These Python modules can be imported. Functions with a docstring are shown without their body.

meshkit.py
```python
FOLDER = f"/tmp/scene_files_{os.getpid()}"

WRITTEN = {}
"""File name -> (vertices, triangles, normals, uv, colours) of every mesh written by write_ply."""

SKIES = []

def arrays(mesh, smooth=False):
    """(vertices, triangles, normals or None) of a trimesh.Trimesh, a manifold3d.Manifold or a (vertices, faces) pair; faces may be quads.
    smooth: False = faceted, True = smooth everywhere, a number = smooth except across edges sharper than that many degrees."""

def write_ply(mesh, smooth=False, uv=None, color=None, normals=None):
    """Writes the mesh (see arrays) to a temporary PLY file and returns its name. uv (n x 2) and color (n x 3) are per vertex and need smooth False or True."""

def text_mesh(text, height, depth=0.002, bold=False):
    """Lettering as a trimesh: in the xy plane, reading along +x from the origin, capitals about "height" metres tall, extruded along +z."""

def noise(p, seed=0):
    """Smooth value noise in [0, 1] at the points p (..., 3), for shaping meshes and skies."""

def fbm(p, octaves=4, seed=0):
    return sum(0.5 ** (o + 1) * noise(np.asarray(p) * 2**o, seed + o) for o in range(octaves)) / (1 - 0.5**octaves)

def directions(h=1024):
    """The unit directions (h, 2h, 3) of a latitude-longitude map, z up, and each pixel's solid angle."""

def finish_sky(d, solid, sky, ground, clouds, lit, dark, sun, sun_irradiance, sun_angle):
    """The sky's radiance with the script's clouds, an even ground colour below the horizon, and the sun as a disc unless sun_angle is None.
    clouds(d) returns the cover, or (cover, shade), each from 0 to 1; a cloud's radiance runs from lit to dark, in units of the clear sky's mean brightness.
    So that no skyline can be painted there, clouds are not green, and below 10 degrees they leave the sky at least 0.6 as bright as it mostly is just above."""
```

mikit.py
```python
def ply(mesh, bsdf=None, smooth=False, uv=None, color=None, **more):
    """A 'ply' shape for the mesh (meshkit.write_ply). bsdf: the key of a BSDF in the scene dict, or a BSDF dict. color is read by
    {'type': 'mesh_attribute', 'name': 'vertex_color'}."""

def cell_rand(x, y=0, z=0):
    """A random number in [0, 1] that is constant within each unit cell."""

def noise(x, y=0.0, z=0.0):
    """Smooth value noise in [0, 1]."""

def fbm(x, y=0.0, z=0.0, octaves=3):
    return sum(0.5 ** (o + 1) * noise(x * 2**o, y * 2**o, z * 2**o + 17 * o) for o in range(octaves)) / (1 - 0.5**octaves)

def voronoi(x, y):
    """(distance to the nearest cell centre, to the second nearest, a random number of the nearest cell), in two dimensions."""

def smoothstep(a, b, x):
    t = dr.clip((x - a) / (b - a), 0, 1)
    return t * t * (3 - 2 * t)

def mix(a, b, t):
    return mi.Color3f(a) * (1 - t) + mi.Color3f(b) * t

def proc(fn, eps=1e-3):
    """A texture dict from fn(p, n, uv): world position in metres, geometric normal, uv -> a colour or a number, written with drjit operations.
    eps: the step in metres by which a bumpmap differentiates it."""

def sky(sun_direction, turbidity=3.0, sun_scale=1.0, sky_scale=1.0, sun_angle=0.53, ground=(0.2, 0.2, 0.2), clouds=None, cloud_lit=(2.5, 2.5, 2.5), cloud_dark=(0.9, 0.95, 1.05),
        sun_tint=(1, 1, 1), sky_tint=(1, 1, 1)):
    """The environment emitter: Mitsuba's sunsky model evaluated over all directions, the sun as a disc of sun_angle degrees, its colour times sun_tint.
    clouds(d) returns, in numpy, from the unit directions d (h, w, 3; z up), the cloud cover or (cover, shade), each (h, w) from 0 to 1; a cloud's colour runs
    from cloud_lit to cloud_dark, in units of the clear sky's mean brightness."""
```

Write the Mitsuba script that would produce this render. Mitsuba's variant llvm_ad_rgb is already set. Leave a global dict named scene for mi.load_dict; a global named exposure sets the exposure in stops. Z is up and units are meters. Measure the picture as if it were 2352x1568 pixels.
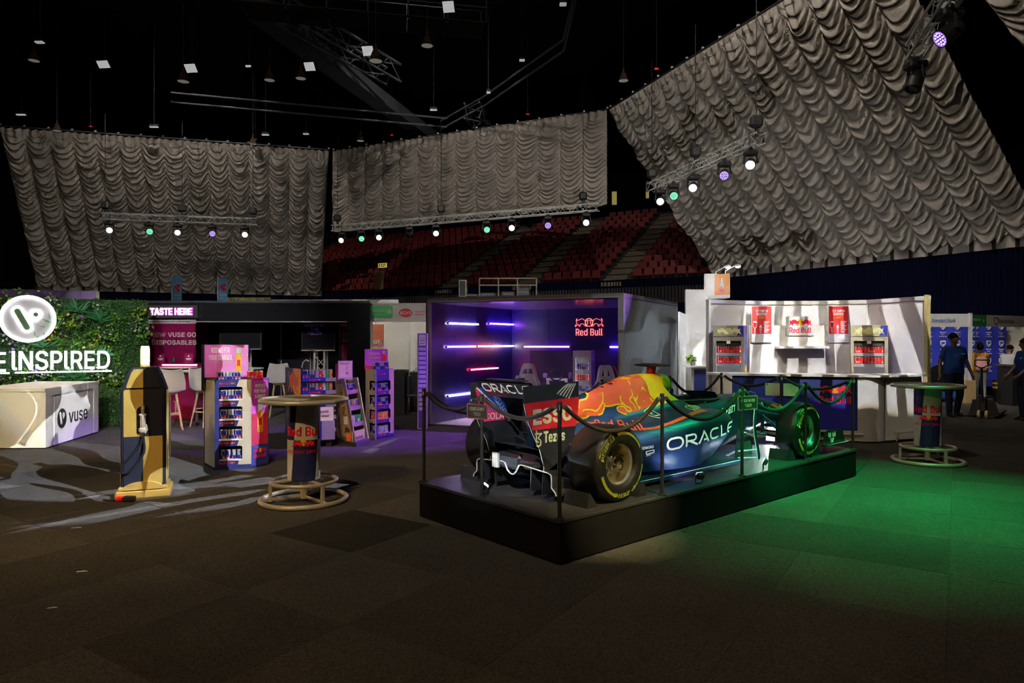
import math, glob, random
import numpy as np, trimesh, manifold3d as m3
import drjit as dr
import mitsuba as mi
import mikit, meshkit
from shapely.geometry import Polygon, LineString, Point, MultiPolygon, box as sbox
from shapely import affinity
from shapely.ops import unary_union
from PIL import Image, ImageDraw, ImageFont

scene, labels = {}, {}
PI = math.pi
T = mi.ScalarTransform4f

# ------------------------------------------------------------------ camera, exposure, added hall lights
exposure = 0.0
scene['camera'] = {'type': 'perspective', 'fov': 2 * math.degrees(math.atan(1176 / 1568)), 'fov_axis': 'x', 'near_clip': 0.1, 'far_clip': 200,
                   'to_world': T().look_at(origin=[0, 0, 1.68], target=[0, 10, 1.68], up=[0, 0, 1])}

def rgb(*c):
    return {'type': 'rgb', 'value': [float(x) for x in (c if len(c) == 3 else c * 3)]}

def spot(key, o, t, col, inten, cut=20, beam=None, w=1.0):
    """a lamp beam, or a bare fill spot added without a lamp"""
    up = [0, 0, 1] if abs(t[2] - o[2]) < 0.98 * math.dist(o, t) else [0, 1, 0]
    scene[key] = {'type': 'spot', 'to_world': T().look_at(origin=list(o), target=list(t), up=up), 'intensity': rgb(*[inten * c for c in col]),
                  'cutoff_angle': float(cut), 'beam_width': float(cut * 0.75 if beam is None else beam), 'sampling_weight': float(w)}

WHITE, COOL, WARM, AMBER = (1, 1, 1), (.86, .95, 1.1), (1, .86, .68), (1, .62, .22)
GREEN, PURPLE, VIOLET = (.015, 1, .22), (.34, .10, 1.0), (.45, .30, 1.0)
# added unseen spots under the roof that rake the draped curtains
spot('roof_fill', (-13.0, 25.0, 15.5), (-18.5, 39.5, 6.5), (1, .92, .80), 500, 38, 20, .6)
spot('roof_fill_001', (-4.0, 23.0, 15.5), (-2.8, 33.8, 8.6), (1, .92, .80), 310, 36, 20, .6)
spot('roof_fill_002', (3.5, 14.0, 15.5), (11.0, 23.0, 6.8), (1, .92, .80), 420, 47, 24, .8)
spot('roof_fill_003', (-1.5, .5, 12), (0, 26, 6), (1, .84, .64), 200, 70, 40, .5)  # unseen front fill for the curtains and foreground floor


# ------------------------------------------------------------------ mesh helpers
cat = trimesh.util.concatenate

def bx(cx, cy, cz, sx, sy, sz, bev=0.0):
    if bev <= 0:
        m = trimesh.creation.box((sx, sy, sz)); m.apply_translation((cx, cy, cz)); return m
    b = min(bev, .49 * min(sx, sy, sz)); hx, hy, hz = sx / 2, sy / 2, sz / 2
    p = [(i * (hx - (k != 0) * b), j * (hy - (k != 1) * b), l * (hz - (k != 2) * b)) for i in (-1, 1) for j in (-1, 1) for l in (-1, 1) for k in range(3)]
    m = trimesh.convex.convex_hull(np.array(p)); m.apply_translation((cx, cy, cz)); return m

def box2(a, b, bev=0.0):
    a, b = np.array(a, float), np.array(b, float); c, s = (a + b) / 2, np.abs(b - a)
    return bx(*c, *s, bev)

def frame_path(P, closed=False):
    P = np.asarray(P, float)
    d = np.roll(P, -1, 0) - np.roll(P, 1, 0) if closed else np.gradient(P, axis=0)
    d /= np.linalg.norm(d, axis=1, keepdims=True) + 1e-12
    n = np.zeros_like(P); a = np.array([0, 0, 1.0]) if abs(d[0][2]) < .9 else np.array([1.0, 0, 0])
    for i in range(len(P)):
        a = a - d[i] * (a @ d[i]); a /= np.linalg.norm(a) + 1e-12; n[i] = a
    return d, n, np.cross(d, n)

def tube(P, r, n=8, closed=False, caps=True):
    P = np.asarray(P, float); d, a, b = frame_path(P, closed); r = np.broadcast_to(r, len(P))
    th = np.arange(n) * 2 * PI / n
    V = (P[:, None] + r[:, None, None] * (np.cos(th)[None, :, None] * a[:, None] + np.sin(th)[None, :, None] * b[:, None])).reshape(-1, 3)
    m = len(P); F = []
    for i in range(m if closed else m - 1):
        j = (i + 1) % m
        for k in range(n):
            l = (k + 1) % n; F += [(i * n + k, j * n + k, j * n + l), (i * n + k, j * n + l, i * n + l)]
    if caps and not closed:
        V = np.vstack([V, P[0], P[-1]])
        for k in range(n):
            l = (k + 1) % n; F += [(len(V) - 2, k, l), (len(V) - 1, (m - 1) * n + l, (m - 1) * n + k)]
    t = trimesh.Trimesh(V, F, process=False); 
    if t.is_watertight and t.volume < 0: t.invert()
    return t

def seg(a, b, r, n=8): return tube([a, b], r, n)

def lathe(prof, n=32, c=(0, 0, 0)):
    m = trimesh.creation.revolve(np.array(prof, float), sections=n)
    if m.volume < 0: m.invert()
    m.apply_translation(c); return m

def polys(g):
    return [p for p in getattr(g, 'geoms', [g]) if isinstance(p, Polygon) and p.area > 1e-9]

def extr(g, d):
    return cat([trimesh.creation.extrude_polygon(p, d, engine='earcut') for p in polys(g)])

def tri2d(g):
    V, F, o = [], [], 0
    for p in polys(g):
        v, f = trimesh.creation.triangulate_polygon(p, engine='earcut'); V.append(v); F.append(f + o); o += len(v)
    return np.vstack(V), np.vstack(F)

def xf(m, M):
    m = m.copy(); m.apply_transform(M); return m

def Fz(x, y, a=0., z=0.):
    c, s = math.cos(a), math.sin(a)
    return np.array([[c, -s, 0, x], [s, c, 0, y], [0, 0, 1, z], [0, 0, 0, 1.]])

def wallM(O, ux, tilt=0.):
    """frame on an upright face: local x along ux, y up, z out of the face (towards whoever reads it)"""
    ux = np.array([ux[0], ux[1], 0.]); ux /= np.linalg.norm(ux); up = np.array([0, 0, 1.]); n = np.cross(ux, up)
    if tilt: up, n = up * math.cos(tilt) - n * math.sin(tilt), n * math.cos(tilt) + up * math.sin(tilt)
    M = np.eye(4); M[:3, 0], M[:3, 1], M[:3, 2], M[:3, 3] = ux, up, n, O; return M

def grid(P, closed_u=False):
    """quad grid mesh of an array (m, n, 3)"""
    m, n = P.shape[:2]; i = np.arange(m * n).reshape(m, n)
    if closed_u: i = np.hstack([i, i[:, :1]])
    a, b, c, d = i[:-1, :-1], i[1:, :-1], i[1:, 1:], i[:-1, 1:]
    F = np.vstack([np.stack([a, b, c], -1).reshape(-1, 3), np.stack([a, c, d], -1).reshape(-1, 3)])
    return trimesh.Trimesh(P.reshape(-1, 3), F, process=False)

FONT = glob.glob('/opt/blender-*/*/datafiles/fonts/Inter.woff2')[0]
_tc = {}
def text(s, h, wt=700, sx=1.0, al='l', slant=0.0, gap=1.25):
    """lettering as shapely polygons: capitals h tall; lines split at newline"""
    k = (s, wt)
    if '\n' in s:
        L = s.split('\n'); return unary_union([affinity.translate(text(t, h, wt, sx, al, slant), 0, -i * h * gap * 1.15) for i, t in enumerate(L)])
    if k not in _tc:
        f = ImageFont.truetype(FONT, 110); f.set_variation_by_axes([32 if wt > 500 else 14, wt])
        x0, y0, x1, y1 = f.getbbox(s, anchor='ls')
        im = Image.new('L', (x1 - x0 + 8, y1 - y0 + 8)); ImageDraw.Draw(im).text((4 - x0, 4 - y0), s, 255, f, anchor='ls')
        on = np.pad(np.asarray(im) > 127, ((0, 0), (1, 1))).astype(np.int8)
        r, a = np.nonzero(np.diff(on, axis=1) == 1); b = np.nonzero(np.diff(on, axis=1) == -1)[1]
        g = unary_union([sbox(p, -q - 1, w, -q) for p, q, w in zip(a, r, b)]).buffer(.6).buffer(-.6).simplify(.75)
        _tc[k] = affinity.affine_transform(g, [1 / 80, 0, 0, 1 / 80, -4 / 80, (4 - y0) / 80])
    g = affinity.scale(_tc[k], h * sx, h, origin=(0, 0))
    if slant: g = affinity.skew(g, slant, 0, origin=(0, 0))
    w = g.bounds
    dx = {'l': -w[0], 'c': -(w[0] + w[2]) / 2, 'r': -w[2]}[al]
    return affinity.translate(g, dx, 0)

def fit(g, x0, y0, x1, y1, keep=False):
    b = g.bounds; sx, sy = (x1 - x0) / (b[2] - b[0]), (y1 - y0) / (b[3] - b[1])
    if keep: sx = sy = min(sx, sy)
    g = affinity.scale(g, sx, sy, origin=((b[0] + b[2]) / 2, (b[1] + b[3]) / 2))
    return affinity.translate(g, (x0 + x1) / 2 - (b[0] + b[2]) / 2, (y0 + y1) / 2 - (b[1] + b[3]) / 2)

def rrect(x0, y0, x1, y1, r):
    return sbox(x0 + r, y0 + r, x1 - r, y1 - r).buffer(r, 6)

# ------------------------------------------------------------------ scene helpers
def base_of(k): return k
def numbered(k):
    taken = lambda q: q in labels or q in scene or any(s.startswith(q + '__') for s in scene)
    if not taken(k): return k
    i = 1
    while taken(f'{k}_{i:03d}'): i += 1
    return f'{k}_{i:03d}'
_cnt = {}
def key_for(parent, name):
    b = f'{parent}__{name}' if parent else name
    n = _cnt.get(b, -1) + 1; _cnt[b] = n
    return b if n == 0 else f'{b}_{n:03d}'

def obj(name, mesh, mat, parent=None, smooth=False, emit=None, w=.3, label=None, kind=None, M=None, **kw):
    k = key_for(parent, name)
    if M is not None: mesh = xf(mesh, M)
    d = mikit.ply(mesh, mat, smooth=smooth, **kw)
    if emit is not None: d['emitter'] = {'type': 'area', 'radiance': rgb(*emit), 'sampling_weight': float(w)}
    scene[k] = d
    if label or kind: labels[k] = {a: b for a, b in (('label', label), ('kind', kind)) if b}
    return k

def thing(name, label, category, group=None):
    k = key_for(None, name); labels[k] = {'label': label, 'category': category}
    if group: labels[k]['group'] = group
    return k

def tag(k, label, category, group=None):
    labels[k] = {**labels.get(k, {}), 'label': label, 'category': category}
    if group: labels[k]['group'] = group
    return k

def struct(name, mesh, mat, label=None, smooth=False):
    k = obj(name, mesh, mat, smooth=smooth); labels[k] = {'kind': 'structure'}
    if label: labels[k]['label'] = label
    return k

def put(name, d, M, parent=None):
    k = key_for(parent, name); scene[k] = {**d, 'to_world': T(np.asarray(M, float))}; return k

def mat(name, c=(.5, .5, .5), r=.5, two=True, **k):
    b = {'type': 'principled', 'base_color': c if isinstance(c, dict) else rgb(*c), 'roughness': r if isinstance(r, dict) else float(r), **k}
    scene['mat_' + name] = {'type': 'twosided', 'bsdf': b} if two else b
    return 'mat_' + name
def dif(name, c):
    scene['mat_' + name] = {'type': 'twosided', 'bsdf': {'type': 'diffuse', 'reflectance': c if isinstance(c, dict) else rgb(*c)}}; return 'mat_' + name

ORD = ['first', 'second', 'third', 'fourth', 'fifth', 'sixth', 'seventh', 'eighth', 'ninth', 'tenth', 'eleventh', 'twelfth', 'thirteenth', 'fourteenth', 'fifteenth', 'sixteenth']
P_ = mikit.proc
nz, fbm, sst, mix = mikit.noise, mikit.fbm, mikit.smoothstep, mikit.mix

# ------------------------------------------------------------------ materials
black = mat('black', (.012, .012, .013), .5); blackgloss = mat('blackgloss', (.008, .008, .01), .12); blackmatt = dif('blackmatt', (.010, .010, .011))
steel = mat('steel', (.82, .76, .62), .30, metallic=.75); alu = mat('alu', (.80, .80, .77), .42, metallic=.2); chrome = mat('chrome', (.8, .8, .8), .08, metallic=1.)
white = mat('white', (.78, .78, .78), .45); whitegloss = mat('whitegloss', (.8, .8, .8), .2); cream = mat('cream', (.74, .70, .60), .5); offw = mat('offwhite', (.62, .60, .56), .5)
navy = mat('navy', (.012, .016, .075), .3); blue = mat('blue', (.02, .03, .30), .35); silver = mat('silver', (.55, .56, .58), .3, metallic=.6)
red = mat('red', (.75, .02, .02), .4); orange = mat('orange', (.85, .16, .02), .4); yellow = mat('yellow', (.9, .58, .02), .4); gold = mat('gold', (.85, .62, .16), .28, metallic=.8)
rbred = mat('logored', (.80, .015, .05), .4); rbyel = mat('logoyellow', (.95, .62, .01), .4)
txtw = mat('print_white', (.85, .85, .85), .5); txtk = mat('print_black', (.01, .01, .01), .5); txtblue = mat('print_blue', (.03, .06, .35), .5); txtgrey = mat('print_grey', (.35, .35, .36), .5)
wood = mat('wood', P_(lambda p, n, uv: mix((.56, .36, .18), (.68, .47, .26), fbm(p.x * 30, p.y * 30, p.z * 3))), .45)
board = mat('cardboard', P_(lambda p, n, uv: mix((.42, .27, .12), (.50, .33, .16), nz(p.x * 60, p.y * 60, p.z * 60))), .7)
maroon = mat('maroon', (.22, .006, .07), .3); magenta = mat('magenta', (.62, .04, .55), .4); lilac = mat('lilac', (.50, .34, .85), .4); pink = mat('pink', (.8, .25, .5), .4)
green = mat('green', (.03, .36, .06), .4); glass = 'mat_glass'; scene[glass] = {'type': 'thindielectric'}
darkgrey = mat('darkgrey', (.04, .04, .045), .5); grey = mat('grey', (.22, .22, .23), .5); bluecloth = dif('bluecloth', (.0028, .0038, .013))
rubber = mat('rubber', (.006, .006, .0065), .38); denim = dif('denim', (.012, .015, .03)); skin = mat('skin', (.09, .045, .028), .5); skin2 = mat('skin2', (.16, .085, .05), .5)
leaf = mat('leaf', P_(lambda p, n, uv: mix((.01, .05, .008), (.06, .20, .03), nz(p.x * 9, p.y * 9, p.z * 9))), .5)

# ------------------------------------------------------------------ hall: floor of loose carpet tiles, walls, ceiling
def carpet(a):
    def fn(p, n, uv):
        t = nz(p.x * 260, p.y * 260, 1) * .6 + nz(p.x * 95, p.y * 95, 4) * .4
        s = fbm(p.x * 1.7, p.y * 1.7, 2.)
        return mi.Color3f(a) * ((.35 + 1.3 * t) * (.82 + .36 * s))
    return fn
CT = [dif(f'carpet{i}', P_(carpet(c))) for i, c in enumerate([(.060, .056, .051), (.050, .047, .043), (.068, .063, .057), (.027, .026, .024)])]
struct('floor', bx(0, 22, -.053, 80, 80, .10), CT[0])
ta = math.radians(57); TU, TV = np.array([math.cos(ta), math.sin(ta)]), np.array([math.sin(ta), -math.cos(ta)])
tileM = bx(0, 0, -.004, .994, .994, .008, .003); tplys = [mikit.ply(tileM, c) for c in CT]
rng = random.Random(5)
for i in range(-14, 16):
    for j in range(-14, 16):
        c = np.array([-1.43, 6.13]) + i * TU + j * TV
        if not (1.9 < c[1] < 12.2 and abs(c[0]) < c[1] * .75 + .9): continue
        q = 3 if (i, j) in ((0, 0),) else rng.choice((0, 0, 0, 1, 1, 2))
        k = put('carpet_tile', tplys[q], Fz(c[0], c[1], ta), 'floor')
lint = [(-2.46, 5.79, .04), (-2.55, 6.03, .03), (-4.15, 9.0, .02)]
for i, (x, y, s) in enumerate([(-3.93, 6.15, .07), (-3.14, 4.98, .06), (-2.9, 4.3, .05)]):
    k = obj('paper_scrap', cat([xf(bx(0, 0, .004, s, s * .14, .004), Fz(x, y, .3)), xf(bx(s * .3, s * .2, .004, s * .7, s * .12, .004), Fz(x, y, -.25))]), txtw)
    tag(k, ['folded white paper scrap on the carpet left of the gold pump', 'white paper scrap on the carpet near the lower left corner', 'small white paper scrap on the dark foreground carpet'][i], 'paper scrap')
struct('ceiling', bx(0, 22, 17.1, 82, 82, .2), blackmatt)
for nme, b in (('wall_back', (0, 62, 8.5, 82, .3, 17.4)), ('wall_left', (-40, 22, 8.5, .3, 82, 17.4)), ('wall_right', (40, 22, 8.5, .3, 82, 17.4)), ('wall_front', (0, -18, 8.5, 82, .3, 17.4))):
    struct(nme, bx(*b), blackmatt)

# ------------------------------------------------------------------ draped swag curtains over the seating
curt = dif('curtain', P_(lambda p, n, uv: mix((.30, .27, .24), (.38, .345, .31), nz(p.x * 3, p.y * 3, p.z * 3))))
def swag(TL, TR, BR, BL, cols, nu, nv, period, amp, seed):
    TL, TR, BR, BL = (np.array(q, float) for q in (TL, TR, BR, BL))
    u, v = np.meshgrid(np.linspace(0, 1, nu), np.linspace(0, 1, nv)); u_, v_ = u[..., None], v[..., None]
    P = (TL * (1 - u_) + TR * u_) * (1 - v_) + (BL * (1 - u_) + BR * u_) * v_
    L = np.linalg.norm(BL - TL); n = np.cross(BL - TL, TR - TL); n /= np.linalg.norm(n)
    if n @ (np.array([0, 0, 1.68]) - TL) < 0: n = -n
    cu = u * cols; ci = np.floor(np.minimum(cu, cols - 1e-6)); x = 2 * (cu - ci) - 1
    r = np.random.default_rng(seed); off = r.random(cols + 1)[ci.astype(int)]; per = period * (1 + .16 * (r.random(cols + 1)[ci.astype(int)] - .5))
    w = meshkit.fbm(np.stack([cu * .9, v * L * 2.3, ci * 3.1], -1), 3, seed) - .5
    d = v * L + .36 * x * x * (.75 + .5 * off) + w * period * 1.7
    ph = d / per + off * 7; f = ph - np.floor(ph)
    fold = np.where(f < .72, np.sin(np.minimum(f / .72, 1) * PI / 2) ** .8, np.cos(np.clip((f - .72) / .28, 0, 1) * PI / 2).clip(0) ** 1.2)
    strength = .55 + .9 * meshkit.noise(np.stack([cu * 1.3, ph * .8, ci], -1), seed + 3)
    fine = meshkit.noise(np.stack([cu * 5, d / per * 3.1, ci], -1), seed + 5)
    edge = np.sqrt(np.clip(1 - np.abs(x) ** 2.2, 0, 1))
    top = np.clip(v * L / .8, 0, 1); pleat = (1 - top) * .09 * np.cos(cu * 2 * PI * 3)
    D = amp * fold * strength * (.35 + .65 * edge) * top + .28 * amp * fine * edge + .16 * edge * (.4 + .6 * top) + pleat
    P = P + n * D[..., None] + np.array([0, 0, -1.]) * (.45 * amp * fold * strength * edge * top)[..., None]
    hang = np.array([0, 0, -1.]) * (.10 * (1 - x * x))[..., None] * np.clip((v - .93) / .07, 0, 1)[..., None]
    P = P + hang
    return grid(P)
ct = [((-24.6, 32.8, 12.0), (-9.9, 36.9, 12.0), (-12.05, 43.1, 5.07), (-26.4, 37.9, 5.07), 15, 330, 330, .30, .19, 'grey swagged curtain behind the foliage wall, leftmost of the draped curtains'),
      ((-9.7, 37.1, 12.0), (4.26, 30.5, 12.0), (4.26, 30.5, 7.81), (-9.7, 37.1, 7.73), 14, 330, 250, .22, .16, 'upright grey swagged curtain hanging above the red seating, smallest of the curtains'),
      ((4.38, 30.3, 12.0), (9.53, 17.4, 12.0), (15.66, 20.1, 5.07), (9.23, 31.2, 5.07), 15, 460, 460, .27, .19, 'large sloping grey swagged curtain above the white drinks bar'),
      ((10.1, 16.8, 12.0), (18.8, 8.2, 12.0), (23.0, 13.9, 5.07), (16.2, 17.2, 5.07), 12, 160, 160, .33, .19, 'corner of a grey swagged curtain at the top right edge')]
for TL, TR, BR, BL, cols, nu, nv, per, amp, lb in ct:
    k = thing('swag_curtain', lb, 'curtain')
    obj('cloth', swag(TL, TR, BR, BL, cols, nu, nv, per, amp, len(lb)), curt, k, smooth=True)
    TLa, TRa = np.array(TL), np.array(TR); obj('top_batten', tube([TLa + (0, 0, .04), TRa + (0, 0, .04)], .05, 6), black, k)
    for q in range(cols + 1):
        p = TLa + (TRa - TLa) * q / cols
        obj('hanging_clip', bx(*(p + (0, 0, .12)), .09, .05, .07), alu, k)
    if BL[2] < 6:
        BLa, BRa = np.array(BL), np.array(BR); ux = (BRa - BLa)[:2]
        nv_ = np.array([ux[1], -ux[0]]); nv_ /= np.linalg.norm(nv_)
        s = np.linspace(0, 1, 240); z = np.linspace(0, 1, 8)
        S, Z = np.meshgrid(s, z)
        P = BLa + (BRa - BLa) * S[..., None]; w = .05 * meshkit.noise(np.stack([S * 90, Z * 2, S * 0], -1), 3)
        P[..., :2] += nv_ * w[..., None]; P[..., 2] += -.03 - .50 * Z
        obj('lower_band', grid(P), curt, k, smooth=True)
        for q in range(cols * 4 // 3 + 1):
            p = BLa + (BRa - BLa) * (q / (cols * 4 // 3)); p[:2] += nv_ * .10
            obj('bracket', bx(p[0], p[1], p[2] - .2, .09, .06, .66), black, k)
# navy pleated drapes along the barrier
def drape(a, b, z0, z1, pitch=.16, amp=.05, n=6):
    a, b = np.array(a, float), np.array(b, float); L = np.linalg.norm(b - a); m = int(L / pitch * n)
    s = np.linspace(0, 1, m); nn = np.array([(b - a)[1], -(b - a)[0]]) / L
    r = meshkit.noise(np.stack([s * L * 1.7, s * 0, s * 0], -1), 4)
    P = a + (b - a) * s[:, None] + nn * (amp * np.sin(s * L / pitch * 2 * PI + 4 * r) * (.6 + .8 * r))[:, None]
    return grid(np.stack([np.c_[P, np.full(m, z0)], np.c_[P, np.full(m, z1)]]))
for a, b, z, lb in [((-39, 33.5), (-12.05, 43.1), 4.52, 'dark navy pleated drape below the leftmost swagged curtain'), ((-12.05, 43.1), (9.23, 31.2), 4.70, 'dark navy pleated drape below the red stadium seating'),
                    ((9.23, 31.2), (15.66, 20.1), 4.52, 'dark navy pleated drape behind the white drinks bar'), ((15.66, 20.1), (26, 14), 4.52, 'dark navy drape behind the people at the far right')]:
    tag(obj('pleated_drape', drape(a, b, 0, z), bluecloth, smooth=True), lb, 'drape')

# ------------------------------------------------------------------ stadium seating behind the barrier
sa = math.radians(-29.2); SX, SN = np.array([math.cos(sa), math.sin(sa)]), np.array([-math.sin(sa), math.cos(sa)]); S0 = np.array([.5, 36.05])
def SP(a, b, z): p = S0 + a * SX + b * SN; return np.array([p[0], p[1], z])
concrete = dif('concrete', (.030, .028, .026)); seatred = mat('seatred', (.11, .007, .008), .7); stepm = dif('stepm', (.12, .095, .07))
prof = [(.0, 4.3)]
for r in range(14): prof += [(.3 + .8 * r, 4.3 + .4 * r), (.3 + .8 * r, 4.7 + .4 * r)]
prof += [(12, prof[-1][1]), (12, 3.5), (0, 3.5)]
tr = trimesh.creation.extrude_polygon(Polygon(prof), 44, engine='earcut')
v = tr.vertices.copy(); W = np.stack([SP(q[2] - 24, q[0], q[1]) for q in v]); tr = trimesh.Trimesh(W, tr.faces)
struct('seating_terrace', tr, concrete)
sm = cat([bx(0, .18, .43, .44, .05, .42, .02), bx(0, -.03, .22, .44, .42, .05, .02), bx(0, .12, .1, .06, .06, .22)])
sd = mikit.ply(sm, seatred); far_seats = []
aisles = (-5.05, 0.0, 5.0); seats = []
for r in range(13):
    for i in range(-40, 40):
        a = i * .55; p = SP(a, .74 + .8 * r, 4.7 + .4 * r)
        if any(abs(a - q - .0 * r) < .75 for q in aisles): continue
        u = 1176 + 1568 * p[0] / p[1]
        if 700 < u < 1720: seats.append((p, r, a))
near = [s for s in seats if s[1] < 9 and 860 < 1176 + 1568 * s[0][0] / s[0][1] < 1620][:300]
ids = {id(s) for s in near}
for s in seats:
    M = Fz(s[0][0], s[0][1], sa, s[0][2])
    if id(s) in ids:
        k = put('stadium_seat', sd, M); blk = sum(s[2] > q for q in aisles)
        labels[k] = {'label': f'red tip-up stadium seat in the {ORD[s[1]]} row up, {["left of the left stair aisle", "between the left and middle stair aisles", "between the middle and right stair aisles", "right of the right stair aisle"][blk]}', 'category': 'seat', 'group': f'red stadium seats in row {s[1] + 1} of block {blk + 1}'}
    else: far_seats.append(xf(sm, M))
tag(obj('stadium_seats', cat(far_seats), seatred, kind='stuff'), 'red stadium seats filling the upper rows of the far stand', 'seats')
for j, q in enumerate(aisles):
    k = thing('stair_aisle', ['dim concrete stair aisle at the left of the red seating', 'pale lit stair aisle climbing through the middle of the red seating', 'dim stair aisle at the right of the red seating beside the sloping curtain'][j], 'stairs')
    for r in range(26):
        c = SP(q, .2 + .4 * r, 4.5 + .2 * r)
        obj('step', bx(0, 0, 0, 1.15, .40, .2, .01), stepm, k, M=Fz(c[0], c[1], sa, c[2]))
# exit door and sign at the left of the stand
k = thing('exit_sign', 'lit yellow EXIT sign above a doorway left of the red seating', 'sign')
ex = np.array([-6.85, 36.1]); eM = wallM((ex[0], ex[1], 5.7), SX)
obj('case', xf(bx(0, 0, -.05, .64, .28, .08, .01), eM), black, k)
obj('face', xf(extr(sbox(-.3, -.12, .3, .12), .004), eM), yellow, k, emit=(.42, .34, .07), w=.02)
obj('lettering', xf(extr(text('EXIT', .17, 700, .95, 'c'), .006).apply_translation((0, -.085, .006)), eM), txtk, k)
struct('door_1', xf(bx(-.35, -.75, -.1, .62, 1.0, .06), eM), mat('doorwood', (.10, .055, .03), .5))
for x, y, z, w_, h_ in ((4.2, 44, 10.9, .33, .85), (8.6, 43, 10.5, .22, .5)):
    pass
for i, (u, v, w_, h_) in enumerate(((1411, 455, 11, 30), (1487, 447, 7, 16))):
    Y = 52.; k = struct(f'window_{i + 1}', bx((u - 1176) / 1568 * Y, Y, 1.68 - (v - 784) / 1568 * Y, w_ / 1568 * Y, .1, h_ / 1568 * Y), yellow)
    scene[k]['emitter'] = {'type': 'area', 'radiance': rgb(.16, .15, .05), 'sampling_weight': .02}
# ------------------------------------------------------------------ lighting trusses and their lamps
def truss_mesh(a, b, w=.29, r=.025, rb=.011):
    a, b = np.array(a, float), np.array(b, float); d = b - a; L = np.linalg.norm(d); d /= L
    s = np.cross(d, (0, 0, 1.)); s /= np.linalg.norm(s); u = np.cross(s, d)
    cs = [(i * w / 2, j * w / 2) for i, j in ((-1, -1), (1, -1), (1, 1), (-1, 1))]
    ch = [tube([a + s * p + u * q, b + s * p + u * q], r, 6) for p, q in cs]; br = []
    n = max(2, int(L / w))
    for f in range(4):
        (p0, q0), (p1, q1) = cs[f], cs[(f + 1) % 4]
        for i in range(n):
            t0, t1 = L * i / n, L * (i + 1) / n; A, B = (p0, q0), (p1, q1)
            if i % 2: A, B = B, A
            br.append(tube([a + d * t0 + s * A[0] + u * A[1], a + d * t1 + s * B[0] + u * B[1]], rb, 4))
    return cat(ch), cat(br)
def truss(name, label, a, b, **k):
    t = thing('lighting_truss', label, 'truss'); c, br = truss_mesh(a, b, **k)
    obj('chord', c, alu, t); obj('lattice', br, alu, t); return t
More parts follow.
